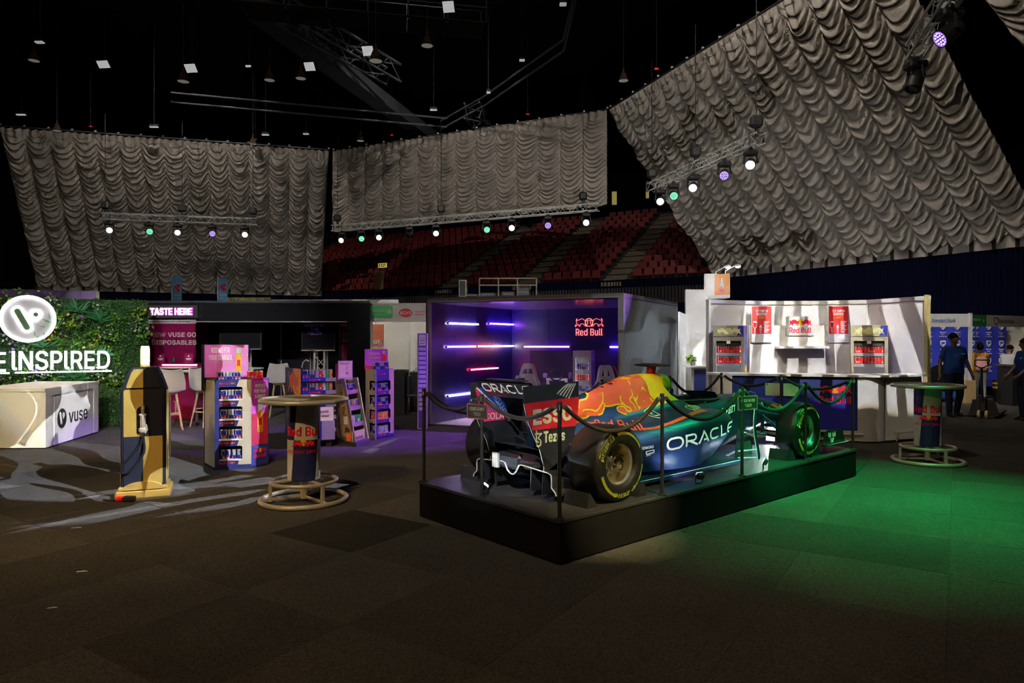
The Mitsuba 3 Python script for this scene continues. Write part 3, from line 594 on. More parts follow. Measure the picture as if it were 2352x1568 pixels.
# wheels
def tyre_prof(Wd, R, rr):
    a = Wd / 2
    return [(rr, -a + .05), (rr + .012, -a + .022), (rr + .03, -a + .008), (R - .075, -a), (R - .045, -a + .008), (R - .016, -a + .03), (R - .004, -a + .055), (R, -a + .09), (R + .0015, 0), (R, a - .09), (R - .004, a - .055), (R - .016, a - .03), (R - .045, a - .008), (R - .075, a), (rr + .03, a - .008), (rr + .012, a - .022), (rr, a - .05)]
AX = np.array([[1, 0, 0, 0], [0, 0, -1, 0], [0, 1, 0, 0], [0, 0, 0, 1.]])       # lathe axis z -> -y (towards the near side)
def arc(g, Rm, a0, zf):
    """bend flat lettering onto the sidewall: x runs clockwise along radius Rm, y outwards"""
    out = []
    for p in polys(g.segmentize(.012)):
        v, f = trimesh.creation.triangulate_polygon(p, engine='earcut'); r = Rm + v[:, 1]; t = a0 - v[:, 0] / Rm
        out.append(trimesh.Trimesh(np.c_[r * np.cos(t), r * np.sin(t), zf(r)], f, process=False))
    m = cat(out); return m
def ringarc(r0, r1, a0, a1, zf, n=40):
    t = np.linspace(a0, a1, n); r = np.array([r0, (r0 + r1) / 2, r1])
    return grid(np.array([[(q * math.cos(s), q * math.sin(s), float(zf(np.array([q]))[0])) for s in t] for q in r]))
def _later(): pass
def wheel(nm, x, yin, yout, s, R=.318, rr=.172, rot=0.):
    Wd = yout - yin; a = Wd / 2
    M = MC @ np.array([[1, 0, 0, x], [0, 1, 0, s * (yin + yout) / 2], [0, 0, 1, R], [0, 0, 0, 1]]) @ (np.eye(4) if s < 0 else np.diag([-1, -1, 1, 1.])) @ AX
    w_ = key_for(car, nm)
    scene[w_] = mikit.ply(xf(lathe(tyre_prof(Wd, R, rr), 72), M), rubber, smooth=40)
    pr = tyre_prof(Wd, R, rr)[13:]; rs, zs = np.array([p[0] for p in pr])[::-1], np.array([p[1] for p in pr])[::-1]
    pr2 = tyre_prof(Wd, R, rr)[10:15]; RS = np.array([p[0] for p in pr2])[::-1]; ZS = np.array([p[1] for p in pr2])[::-1]
    zf = lambda r: np.interp(r, np.r_[rs[:3], RS][np.argsort(np.r_[rs[:3], RS])], np.r_[zs[:3], ZS][np.argsort(np.r_[rs[:3], RS])]) + .0025
    rot_ = lambda m: xf(xf(m, Fz(0, 0, rot)), M)
    obj('sidewall_band', rot_(ringarc(.248, .272, math.radians(196), math.radians(252), zf)), tyreyel, w_)
    obj('sidewall_band', rot_(ringarc(.248, .272, math.radians(28), math.radians(104), zf)), tyreyel, w_)
    obj('sidewall_band', rot_(ringarc(.248, .272, math.radians(-58), math.radians(-6), zf)), tyreyel, w_)
    obj('lettering', rot_(arc(unary_union([text('PIRELLI', .034, 900, 1.25, 'c', 12), sbox(-.10, .041, .105, .050)]), .238, math.radians(141), zf)), tyreyel, w_)
    obj('lettering', rot_(arc(text('P ZERO', .036, 900, 1.5, 'c', 12), .240, math.radians(276), zf)), tyreyel, w_)
    # rim: barrel, lip, spokes and hub nut
    obj('rim_barrel', xf(lathe([(rr - .022, -a + .05), (rr - .030, a * .1), (rr - .012, a - .055), (rr + .002, a - .045), (rr + .006, a - .052), (rr - .002, a - .06), (rr - .02, a * .1), (rr - .012, -a + .05)], 56), M), rimm, w_, smooth=40)
    obj('rim_lip', xf(lathe([(rr - .014, a - .056), (rr - .004, a - .040), (rr + .006, a - .042), (rr + .006, a - .056)], 56), M), silver, w_, smooth=40)
    obj('brake_drum', xf(lathe([(0, -a * .25), (rr - .035, -a * .25), (rr - .035, -a * .5), (0, -a * .5)], 32), M), rimdark, w_)
    sp = []
    for i in range(10):
        t = 2 * PI * (i + .5) / 10; c, s_ = math.cos(t), math.sin(t)
        P = np.array([(.04 * c, .04 * s_, a * .20), (.085 * c, .085 * s_, a * .16), (rr - .026, 0, 0)][:2] + [((rr - .026) * c, (rr - .026) * s_, a * .02)])
        sp.append(tube(P, [.014, .010, .008], 6))
    for m in sp: obj('spoke', xf(m, M), rimm, w_)
    obj('hub', xf(lathe([(.052, a * .05), (.05, a * .22), (.034, a * .28), (.03, a * .36), (.014, a * .40), (0, a * .40)], 24), M), rimdark, w_, smooth=40)
    obj('rim_print', rot_(xf(text_band := lathe([(rr - .0255, a * .25), (rr - .0235, a * .45)], 2), np.eye(4))) if False else xf(ringband(rr - .0265, a * .10, a * .42, math.radians(-34), math.radians(18)), M), txtk, w_)
    return w_
def ringband(r, z0, z1, a0, a1):
    """the letters O.Z on the inside of the barrel, as outlined signs"""
    out = []
    g = unary_union([rrect(.0, .0, .05, .036, .012).difference(rrect(.008, .008, .042, .028, .008)), LineString([(.062, .004), (.062, .032), (.106, .004), (.106, .032)]).buffer(.0045), Point(.056, .018).buffer(.004)])
    for p in polys(g.segmentize(.008)):
        v, f = trimesh.creation.triangulate_polygon(p, engine='earcut'); t = a0 + v[:, 0] / .106 * (a1 - a0); z = z0 + v[:, 1] / .036 * (z1 - z0)
        out.append(trimesh.Trimesh(np.c_[r * np.cos(t), r * np.sin(t), z], f, process=False))
    return cat(out)
RX, FX = .80, 4.11
wheel('rear_wheel', RX, .52, .90, -1); wheel('rear_wheel', RX, .52, .90, 1, rot=1)
wheel('front_wheel', FX, .615, .895, -1); wheel('front_wheel', FX, .615, .895, 1, rot=2)
for s in (-1, 1):
    arm = lambda a, b, r: tube([np.array(a) * (1, s, 1), np.array(b) * (1, s, 1)], r, 8)
    obj('upper_wishbone', cat([arm((3.62, .27, .585), (4.07, .66, .455), .014), arm((4.35, .20, .575), (4.11, .66, .455), .014)]), carnavy, car, M=MC)
    obj('lower_wishbone', cat([arm((3.70, .24, .30), (4.08, .66, .20), .015), arm((4.45, .18, .33), (4.14, .66, .20), .015)]), carnavy, car, M=MC)
    obj('push_rod', cat([arm((4.0, .22, .56), (4.12, .64, .22), .012), arm((4.22, .2, .40), (4.2, .64, .31), .016)]), carnavy, car, M=MC)
    obj('wing_strut', bx(4.05, s * .34, .38, .06, .012, .26), carblack, car, M=MC)
    obj('rear_wishbone', cat([arm((1.25, .12, .40), (.84, .55, .44), .014), arm((.62, .10, .42), (.80, .55, .44), .014), arm((1.3, .2, .18), (.84, .55, .18), .015), arm((.60, .10, .20), (.80, .55, .18), .015), arm((1.0, .1, .5), (.86, .55, .25), .012)]), carblack, car, M=MC)
    obj('brake_duct', bx(.80, s * .47, .32, .26, .10, .26, .05), carblack, car, M=MC); obj('brake_duct', bx(FX, s * .56, .32, .22, .10, .24, .05), carblack, car, M=MC)
# front wing
for s in (-1, 1):
    ep = obj('front_endplate', extr(Polygon([(4.50, .10), (4.56, .26), (4.62, .275), (5.02, .265), (5.08, .11), (5.0, .095)]), .012).apply_transform(np.array([[1, 0, 0, 0], [0, 0, 1, s * .86 - .006], [0, 1, 0, 0], [0, 0, 0, 1.]])), carblack, car, M=MC)
    obj('footplate', bx(4.80, s * .87, .098, .60, .07, .012), carblack, ep, M=MC); obj('plate_edge', tube([(4.52, s * .905, .106), (5.1, s * .905, .106)], .004, 4), edgew, ep, M=MC)
    wM = MC @ wallM((4.58, s * .868, 0), (1, 0)); wM = wM if s < 0 else MC @ wallM((5.0, s * .868, 0), (-1, 0))
    obj('lettering', xf(extr(text('M', .06, 600, 1, 'l'), .003).apply_translation((.05, .185, 0)), wM), txtw, ep)
    obj('lettering', xf(extr(text('o', .06, 600, 1, 'l'), .003).apply_translation((.115, .185, 0)), wM), carred, ep, label='red letter o')
    obj('lettering', xf(extr(text('bil', .06, 600, 1, 'l'), .003).apply_translation((.163, .185, 0)), wM), txtw, ep)
    obj('lettering', xf(extr(unary_union([LineString([(.10 + d, .17), (.13 + d, .12), (.16 + d, .17)]).buffer(.006) for d in (0, .03)]), .003), wM), txtw, ep)
def foil(x0, x1, z0, z1, hw, th=.018, n=14):
    c = np.linspace(0, 1, n); t = th * (np.sqrt(c) * 1.6 * (1 - c) + .03); cx = x1 + (x0 - x1) * c; cz = z1 + (z0 - z1) * c ** 1.5
    s = np.r_[np.c_[cx, cz + t], np.c_[cx, cz - t][::-1]]
    return extr(Polygon(s).buffer(0), 2 * hw).apply_transform(np.array([[1, 0, 0, 0], [0, 0, -1, hw], [0, 1, 0, 0], [0, 0, 0, 1.]]))
for i, (a, b, c, d) in enumerate(((4.85, 5.12, .17, .13), (4.70, 4.90, .21, .165), (4.58, 4.74, .255, .20))): obj('front_wing_flap', foil(a, b, c, d, .855), carblack, car, M=MC, smooth=30)
obj('nose_pylon', cat([bx(4.98, s * .10, .28, .16, .014, .22) for s in (-1, 1)]), carnavy, car, M=MC)
# rear wing
EPX = Polygon([(.175, .962), (.83, .985), (.835, .80), (.80, .60), (.76, .46), (.70, .36), (.42, .215), (.405, .28), (.36, .42), (.27, .58), (.215, .70), (.178, .82)])
XZ = lambda y: np.array([[1, 0, 0, 0], [0, 0, 1, y], [0, 1, 0, 0], [0, 0, 0, 1.]])
for s in (-1, 1):
    y = s * .36
    ep = obj('rear_endplate', extr(EPX, .014).apply_transform(XZ(y - .007)), carblack, car, M=MC)
    obj('plate_edge', tube([(x, y, z) for x, z in ((.405, .22), (.41, .28), (.36, .42), (.27, .58), (.215, .70), (.178, .82))], .004, 5), edgew, ep, M=MC)
    if s < 0:
        off = .0
        wp = lambda g, d=.003: xf(extr(g, d), MC @ wallM((0, y - .0075, 0), (1, 0)))
        band = EPX.buffer(-.003).intersection(Polygon([(.1, .822), (.9, .850), (.9, .59), (.1, .595)]))
        obj('red_band', wp(band, .002), carred, ep)
        obj('lettering', wp(affinity.rotate(fit(text('ESSO', .1, 900), .275, .640, .745, .775), 1.5), .004), paleyel, ep)
        obj('lettering', wp(fit(text('Tezos', .1, 800), .40, .475, .655, .575), .004), paleyel, ep)
        obj('lettering', wp(unary_union([LineString([(.315, .585), (.315, .50), (.335, .49)]).buffer(.006), LineString([(.30, .56), (.375, .56), (.335, .525), (.365, .50), (.365, .465), (.335, .45), (.32, .46)]).buffer(.006)]), .004), paleyel, ep)
        st = [LineString([(.56 + .035 * i, .885 - .012 * i), (.63 + .03 * i, .935 - .006 * i), (.70 + .022 * i, .968 - .0 * i)]).buffer(.006, cap_style='flat') for i in range(5)]
        obj('lettering', wp(unary_union(st), .003), txtw, ep, label='silver slanted stripes')
    else:                                                        # its inner face is the one in view
        wq = lambda g, d=.003: xf(extr(g, d), MC @ wallM((0, y - .0075, 0), (1, 0)))
        obj('pink_panel', wq(rrect(.22, .60, .62, .915, .012).intersection(Polygon([(.215, .93), (.66, .59), (.315, .59)])), .002), mat('carpink', (.82, .03, .10), .4), ep)
        bl = Polygon([(.255, .912), (.42, .912), (.57, .76), (.63, .615), (.615, .612)]); obj('blue_panel', wq(bl, .002), mat('carblue', (.02, .09, .55), .4), ep)
        obj('white_line', wq(LineString([(.24, .915), (.62, .612)]).buffer(.007), .003), txtw, ep)
        obj('lettering', wq(affinity.rotate(text('ORGANICS', .045, 500), -50, origin=(0, 0)).__class__ and affinity.translate(affinity.rotate(text('ORGANICS', .05, 500), -52, origin=(0, 0)), .395, .865), .004), txtw, ep)
        obj('lettering', wq(affinity.translate(text('COLA', .062, 500), .335, .615), .004), txtw, ep)
        obj('lettering', wq(affinity.translate(text('simply', .04, 600, 1, 'l', 14), .34, .70), .004), mat('print_violet', (.25, .08, .5), .5), ep)
        obj('lettering', wq(fit(Polygon([(0, 0), (.2, .5), (.05, .8), (.5, .7), (.9, 1), (1, .6), (.7, .1), (.6, .5), (.3, .4), (.25, 0)]), .355, .865, .40, .905), .004), txtw, ep)
fa, fb = np.array((.268, 0, 1.0)), np.array((.37, 0, .862))
flap = obj('rear_flap', cat([xf(foil(.27, .47, .99, .850, .353), np.eye(4))]), carblack, car, smooth=30, M=MC)
obj('rear_main_plane', foil(.42, .82, .86, .815, .353, .03), carblack, car, smooth=30, M=MC)
obj('flap_rear_board', cat([grid(np.array([[tuple(np.array((a_[0], q, a_[2])) + np.array((-.63, 0, -.78)) * .028) for q in (.352, -.352)] for a_ in (fa, (fa + fb) / 2, fb)])), bx(.30, 0, 1.0, .06, .5, .01)]), carblack, flap, M=MC)
up = (fa - fb) / np.linalg.norm(fa - fb); n_ = np.array((-up[2], 0, up[0])); FM = np.eye(4); FM[:3, 0] = (0, -1, 0); FM[:3, 1] = up; FM[:3, 2] = np.cross((0, -1, 0), up); FM[:3, 3] = fb + np.cross((0, -1, 0), up) * .030
def oracle(h=1.0):
    """the wide rounded six-letter word, as stroked outlines; O R A C L E"""
    w = .085; S = lambda p: LineString(p).buffer(w, cap_style='flat', join_style='round')
    cap = lambda x0, x1: rrect(x0, 0, x1, 1, .5).difference(rrect(x0 + 2 * w, 2 * w, x1 - 2 * w, 1 - 2 * w, .33))
    O = cap(0, 1.45); R = unary_union([S([(1.68, 0), (1.68, 1)]), S([(1.62, 1 - w), (2.3, 1 - w)]), rrect(1.9, .36, 2.62, 1, .32).difference(rrect(1.7, .36 + 2 * w, 2.62 - 2 * w, 1 - 2 * w, .16)).difference(sbox(1.5, 0, 2.0, .9)), S([(1.68, .36 + w), (2.3, .36 + w)]), S([(2.0, .42), (2.72, 0)])])
    A = unary_union([S([(2.84, 0), (3.36, .98), (3.88, 0)]), S([(3.3, .26), (3.75, .26)])])
    Cc = cap(4.0, 5.3).difference(sbox(4.75, .18, 5.4, .82)).difference(sbox(5.12, 0, 5.4, 1)); L = unary_union([S([(5.52, 1), (5.52, 0)]), S([(5.45, w), (6.25, w)])])
    E = cap(6.35, 7.4).difference(sbox(6.9, -.1, 7.6, 1.1)); E = unary_union([E, S([(6.85, w), (7.4, w)]), S([(6.85, 1 - w), (7.4, 1 - w)]), S([(6.5, .5), (7.25, .5)])])
    return [O, R, A, Cc, L, E]
ORC = unary_union(oracle())
obj('lettering', xf(extr(fit(ORC, -.325, .045, .32, .155), .004), MC @ FM), txtw, flap)
obj('beam_wing', foil(.45, .72, .40, .36, .355, .02), carblack, car, smooth=30, M=MC)
obj('crash_structure', cat([box2((.36, -.10, .20), (.75, .235, .34), .03), box2((.38, -.30, .215), (.8, .20, .335), .04)]), carblack, car, M=MC)
rl = obj('rain_light', bx(.345, .205, .265, .03, .085, .135, .006), silver, car, M=MC)
obj('led', cat([lathe([(0, .008), (.007, .006), (.009, 0)], 8).apply_transform(np.array([[0, 0, -1, .33], [0, 1, 0, .18 + .025 * i], [1, 0, 0, .208 + .014 * j], [0, 0, 0, 1.]])) for i in range(3) for j in range(9)]), whitegloss, rl, M=MC)
dpx = [(-.80, .17), (-.45, .23), (-.14, .22), (-.08, .17), (-.04, .15), (0, .155), (.04, .19), (.075, .245), (.11, .255), (.44, .225), (.455, .20), (.455, .10), (.52, .06), (.53, .02)]
dp = [(.36, -(y), z) for y, z in [(-.10, .255), (-.06, .19), (-.02, .165), (.02, .165), (.06, .20), (.09, .252), (.13, .262), (.47, .238), (.50, .225), (.505, .19), (.505, .12), (.55, .085), (.56, .06)]]
df = obj('diffuser', cat([grid(np.array([[(.36, y, z) for _, y, z in dp], [(.75, y, z * .5) for _, y, z in dp]])), grid(np.array([[(.36, -y, z) for _, y, z in dp], [(.75, -y, z * .5) for _, y, z in dp]])), box2((.70, -.5, .05), (.72, .5, .26))]), carblack, car, M=MC)
obj('diffuser_lip', cat([tube(dp, .006, 6), tube([(x, -y, z) for x, y, z in dp], .006, 6)]), edgew, df, M=MC)
for y in (-.40, -.25, .25, .40):
    obj('strake', cat([box2((.37, y - .003, .05), (.70, y + .003, .24)), tube([(.365, y, .24), (.365, y * .96, .055)], .004, 5)]), carblack, df, M=MC)
# wheel chocks
chm = extr(Polygon([(0, 0), (.13, 0), (.04, .115), (.03, .115)]), .27)
for x, s in ((RX - .32, 1), (RX + .32, -1), (FX - .30, 1), (FX + .30, -1)):
    for ys, wd in ((-1, .3), (1, .3)):
        M = MC @ np.array([[s, 0, 0, x - s * .06], [0, 0, 1, ys * .715 - .135], [0, 1, 0, .001], [0, 0, 0, 1.]])
        tag(obj('wheel_chock', chm, carblack, M=M), f'black wedge chock {"behind" if s > 0 else "in front of"} the car\'s {"rear" if x < 2 else "front"} wheel on its {"near" if ys < 0 else "far"} side', 'wheel chock')

# ------------------------------------------------------------------ prints on the car: thin films laid on the bodywork
from trimesh.ray.ray_pyembree import RayMeshIntersector
allbody = cat([bodym, tub, airbox]); _ri = RayMeshIntersector(allbody)
def cells(g, h):
    V, F, o = [], [], 0
    for p in polys(g):
        x0, y0, x1, y1 = p.bounds
        for i in range(int(math.floor(x0 / h)), int(math.ceil(x1 / h))):
            col = p.intersection(sbox(i * h, y0 - 1, i * h + h, y1 + 1))
            if col.is_empty: continue
            for j in range(int(math.floor(y0 / h)), int(math.ceil(y1 / h))):
                c = col.intersection(sbox(i * h, j * h, i * h + h, j * h + h))
                for q in polys(c):
                    v, f = trimesh.creation.triangulate_polygon(q, engine='earcut'); V.append(v); F.append(f + o); o += len(v)
    return np.vstack(V), np.vstack(F)
def film(name, g, mt, off, h=.03, parent=None, both=True):
    """g in side view (x, z); laid on the car's flank along y"""
    v, f = cells(g.buffer(0), h)
    o = np.c_[v[:, 0], np.full(len(v), -2.), v[:, 1]]
    loc, ir, it = _ri.intersects_location(o, np.tile([0, 1., 0], (len(v), 1)), multiple_hits=False)
    P = np.full((len(v), 3), np.nan); n = allbody.face_normals[it]; n = np.where((n[:, 1] > 0)[:, None], -n, n); P[ir] = loc + n * off
    miss = np.isnan(P[:, 0])
    if miss.any():
        o2 = np.c_[v[miss, 0], np.full(miss.sum(), -.004), np.full(miss.sum(), 3.)]; l2, i2, _ = _ri.intersects_location(o2, np.tile([0, 0, -1.], (len(o2), 1)), multiple_hits=False)
        ids = np.nonzero(miss)[0][i2]; P[ids] = l2 + (0, 0, off)
    f = f[~np.isnan(P[f]).any((1, 2))]; m = trimesh.Trimesh(P, f, process=False); m.merge_vertices(digits_vertex=4); m.update_faces(m.nondegenerate_faces())
    N = m.face_normals; 
    ms = [m] + ([xf(m, np.diag([1, -1, 1, 1.]))] if both else [])
    obj(name, cat(ms), mt, parent or car, smooth=True, M=MC)
def line(p, w): return LineString(p).buffer(w / 2, cap_style='round', join_style='round')
def smoothline(p, n=8):
    p = np.array(p); t = np.r_[0, np.cumsum(np.linalg.norm(np.diff(p, axis=0), axis=1))]; return PchipInterpolator(t, p)(np.linspace(0, t[-1], len(p) * n))
OR = [(1.317, .836), (1.43, .87), (1.55, .905), (1.75, .955), (1.9, .985), (2.0, .992), (2.045, .986), (2.057, .963), (2.078, .929), (2.077, .879), (2.074, .834), (2.084, .788), (2.113, .753), (2.165, .722), (2.094, .703), (2.017, .674), (1.936, .651), (1.877, .638), (1.803, .631), (1.69, .615), (1.641, .639), (1.608, .662), (1.607, .684), (1.646, .701), (1.676, .707), (1.622, .718), (1.547, .703), (1.478, .706), (1.454, .713), (1.428, .666), (1.391, .626), (1.322, .619), (1.24, .621), (1.182, .604), (1.121, .605), (1.084, .571), (1.0, .60), (1.05, .66), (1.131, .714), (1.161, .764), (1.256, .781)]
film('bull_graphic', Polygon(OR), carorange, .003, .025)
YE = [(2.037, .99), (2.057, .963), (2.078, .929), (2.077, .879), (2.074, .834), (2.084, .788), (2.113, .753), (2.165, .722), (2.094, .703), (2.017, .674), (1.955, .647), (2.074, .661), (2.266, .695), (2.379, .715), (2.5, .715), (2.45, .765), (2.38, .84), (2.36, .93), (2.30, .99)]
film('yellow_graphic', Polygon(YE), caryellow, .003, .025)
Y = [((1.307, .832), (1.265, .793), (1.238, .781), (1.177, .771), (1.15, .749), (1.133, .709)), ((1.179, .675), (1.208, .686), (1.305, .675), (1.331, .663), (1.361, .675), (1.4, .705), (1.437, .751), (1.464, .835)),
     ((1.437, .751), (1.454, .713), (1.432, .666), (1.404, .635), (1.365, .627)), ((1.45, .729), (1.477, .704), (1.533, .703), (1.621, .715), (1.682, .715)),
     ((1.677, .792), (1.671, .751), (1.7, .717), (1.723, .694), (1.773, .67), (1.78, .653), (1.753, .641), (1.727, .645), (1.715, .667), (1.694, .69), (1.645, .695), (1.61, .683), (1.608, .662), (1.639, .634), (1.69, .615)),
     ((1.837, .849), (1.839, .81), (1.815, .778), (1.79, .762), (1.792, .74), (1.828, .705), (1.843, .666)), ((1.85, .968), (1.858, .941), (1.849, .903)), ((2.074, .755), (2.101, .72), (2.16, .711)), ((1.241, .624), (1.183, .606), (1.122, .607), (1.084, .571))]
Yf = [Polygon(q) for q in ([(1.831, .783), (1.882, .772), (1.919, .809), (1.902, .763), (1.875, .731), (1.883, .692), (1.912, .674), (1.88, .648), (1.875, .681), (1.86, .715), (1.84, .755)], [(2.0, .884), (2.03, .847), (2.033, .807), (2.016, .83), (1.997, .854), (1.978, .835), (1.967, .838)])] + [Point(1.975, .731).buffer(.010)]
for g_ in polys(unary_union([line(smoothline(q), .017) for q in Y] + Yf)): film('yellow_outline', g_, caryellow, .005, .02)
film('red_stripe', unary_union([line(smoothline([(1.66, .492), (1.734, .493), (1.948, .524), (2.2, .572), (2.45, .608), (2.63, .614)]), .018), line([(1.1, .575), (1.271, .553), (1.40, .535)], .02)]), carorange, .004, .03)
def quad(g, BL, BR, TR, TL):
    x0, y0, x1, y1 = g.bounds; BL, BR, TR, TL = map(np.array, (BL, BR, TR, TL))
    from shapely import transform
    def fn(c):
        u, v = (c[:, :1] - x0) / (x1 - x0), (c[:, 1:] - y0) / (y1 - y0); return (BL * (1 - u) + BR * u) * (1 - v) + (TL * (1 - u) + TR * u) * v
    return transform(g.segmentize((x1 - x0) / 40), fn)
film('side_lettering', quad(ORC, (1.806, .273), (2.905, .385), (2.925, .505), (1.834, .408)), txtw, .004, .03)
film('side_lettering', quad(text('Red Bull', 1, 700, .9), (1.26, .505), (1.665, .475), (1.745, .555), (1.30, .59)), carorange, .004, .02)
film('side_lettering', quad(text('SIEMENS', 1, 800), (1.537, .311), (1.676, .325), (1.681, .351), (1.541, .338)), txtw, .004, .03)
film('side_lettering', quad(unary_union([sbox(0, .4, 1, 1).difference(sbox(.1, .55, .9, .85)), sbox(.02, .22, 1, .34), sbox(.02, .02, .6, .12)]), (1.589, .248), (1.68, .27), (1.68, .311), (1.59, .298)), txtw, .004, .03)
film('side_lettering', quad(text('citrix', 1, 500), (2.46, .618), (2.72, .632), (2.73, .68), (2.48, .668)), paleyel, .004, .02)
film('side_lettering', quad(text('BYBIT', 1, 800), (3.17, .50), (3.50, .535), (3.545, .609), (3.22, .585)), txtw, .004, .03)
film('round_badge', unary_union([Point(0, 0).buffer(.068).difference(Point(0, 0).buffer(.056)), line([(-.03, .03), (.02, .035)], .009), line([(-.03, .03), (-.005, -.035), (.035, -.03)], .009), line([(-.018, .0), (.02, .005)], .009)]).__class__ and affinity.translate(affinity.scale(unary_union([Point(0, 0).buffer(.068).difference(Point(0, 0).buffer(.058)), line([(-.03, .03), (.02, .035)], .009), line([(-.03, .03), (-.005, -.035), (.035, -.03)], .009), line([(-.018, .0), (.02, .005)], .009)]), .95, .6, origin=(0, 0)), 1.985, .611), paleyel, .004, .02)
film('round_badge', affinity.translate(unary_union([Point(0, 0).buffer(.034).difference(text('FIA', .022, 800, 1, 'c').buffer(0))]), 4.27, .555), mat('print_mint', (.45, .8, .62), .5), .004, .02)
# the charging bull emblem, facing right, about 1.5 wide and 1 tall
BULL = Polygon([(0.0, .62), (.03, .80), (.10, .86), (.06, .76), (.07, .66), (.16, .66), (.30, .72), (.48, .80), (.66, .86), (.82, .80), (.98, .66), (1.10, .60), (1.22, .62), (1.33, .72), (1.38, .68), (1.33, .55), (1.27, .50), (1.32, .38), (1.28, .26), (1.18, .22), (1.10, .30), (1.02, .26), (1.08, .14), (1.20, .10), (1.22, .02), (1.08, .02), (.94, .12), (.86, .26), (.72, .30), (.60, .30), (.50, .26), (.42, .12), (.46, .02), (.34, .02), (.30, .16), (.22, .24), (.12, .16), (.02, .10), (-.08, -.02), (-.12, .06), (-.02, .20), (.06, .34), (.05, .48)])
def emblem(w, neon=False):
    """two bulls before a disc; returns (bulls, disc) about w wide, centred"""
    b = affinity.scale(BULL, .36, .36, origin=(0, 0)); b = affinity.translate(b, -.53, -.16); b2 = affinity.scale(b, -1, 1, origin=(0, 0))
    d = Point(0, .0).buffer(.155); s = w / 1.14
    return affinity.scale(unary_union([b, b2]), s, s, origin=(0, 0)), affinity.scale(d, s, s, origin=(0, 0))
def sign_logo(h, letters=True):
    """emblem over the two-word name, h = height of the whole, centred at the origin: (bulls, disc, words)"""
    t = fit(text('Red Bull', 1, 700), -.62, -.40, .62, -.08); b, d = emblem(1.3); b, d = affinity.translate(b, 0, .2), affinity.translate(d, 0, .2)
    s = h / .78; f = lambda g: affinity.scale(g, s, s, origin=(0, 0)); return f(b), f(d), f(t)
film('nose_emblem', quad(BULL, (4.37, .46), (4.83, .435), (4.83, .52), (4.39, .575)), carorange, .004, .03)
film('nose_yellow', Polygon([(4.80, .42), (4.98, .41), (4.98, .48), (4.86, .525)]), caryellow, .003, .03)
# ------------------------------------------------------------------ posts and velvet ropes round the deck
velvet = mat('velvet', (.007, .006, .0055), .8, sheen=.15)
posts = {'a': (.035, .035), 'b': (1.29, .03), 'c': (2.59, .03), 'd': (3.93, .035), 'e': (5.18, .04), 'f': (5.18, .98), 'g': (5.17, 1.885), 'h': (3.94, 1.89), 'i': (2.60, 1.89), 'j': (1.29, 1.89), 'k': (.045, 1.89), 'l': (.05, 1.0)}
where = {'a': 'at the near corner of the platform', 'b': 'beside the rear wheel on the near edge', 'c': 'at the middle of the near edge, holding a sign', 'd': 'in front of the near front wheel', 'e': 'at the far right corner of the near edge', 'f': 'at the middle of the nose end', 'g': 'at the far corner beyond the nose', 'h': 'on the far edge behind the cockpit', 'i': 'on the far edge behind the engine cover', 'j': 'on the far edge behind the rear wing', 'k': 'at the left corner of the platform', 'l': 'at the middle of the tail end, holding a sign'}
PT = lambda x, y, z: (MP @ np.array([x, y, z, 1]))[:3]
pm = cat([lathe([(0, 0), (.028, 0), (.028, .006), (.0155, .012), (.0155, .80), (.020, .805), (.020, .875), (.015, .885), (0, .885)], 16)])
rings = {}
for q, (x, y) in posts.items():
    t = thing('rope_post', f'slim black rope post {where[q]}', 'post'); M = MP @ Fz(x, y, 0, PH)
    obj('pole', pm, black, t, smooth=40, M=M)
    obj('foot', cat([lathe([(0, 0), (.036, 0), (.036, .008), (0, .008)], 16)] + [lathe([(0, .012), (.005, .012), (.005, .006)], 8, (.028 * math.cos(a), .028 * math.sin(a), 0)) for a in (0, PI / 2, PI, 1.5 * PI)]), black, t, M=M)
    obj('ring', cat([tube(np.array([(.042 + .017 * math.cos(a), 0, .845 + .017 * math.sin(a)) for a in np.linspace(0, 2 * PI, 13)[:-1]]), .0045, 5, closed=True)] + [tube(np.array([(-.042 + .017 * math.cos(a), 0, .845 + .017 * math.sin(a)) for a in np.linspace(0, 2 * PI, 13)[:-1]]), .0045, 5, closed=True)]), steel, t, M=M @ Fz(0, 0, 0 if q in 'bcdhij' else PI / 4))
order = 'abcdefghijkla'
rope_lb = ['across the rear wheel', 'across the ORACLE lettering', 'across the cockpit and mirror', 'in front of the front wheel', 'at the near end of the nose', 'at the far end of the nose', 'behind the front of the car', 'behind the cockpit', 'behind the engine cover', 'behind the rear wing', 'at the left of the tail end', 'across the rear wing end plate']
for i in range(12):
    a, b = posts[order[i]], posts[order[i + 1]]; s = np.linspace(0, 1, 28); L = math.dist(a, b)
    A, B = np.array([*a, PH + .845]), np.array([*b, PH + .845]); d = (B - A) / L; P = A + d * .05 + (B - A - d * .1) * s[:, None]; P[:, 2] -= (.245 if L > 1.1 else .13) * 4 * s * (1 - s) * (.9 + .1 * s)
    P = np.array([PT(*p) for p in P]); t = thing('velvet_rope', f'dark velvet rope sagging {rope_lb[i]}', 'rope')
    obj('cord', tube(P, .0175, 10), velvet, t, smooth=True); obj('end_cap', tube([P[0], P[0] * .6 + P[1] * .4], .0195, 10), darkgrey, t); obj('end_cap', tube([P[-1], P[-1] * .6 + P[-2] * .4], .0195, 10), darkgrey, t)
signm = mat('sign_black', (.018, .017, .016), .4); signgold = mat('sign_gold', (.62, .55, .36), .5); signred = mat('sign_red', (.45, .05, .05), .5)
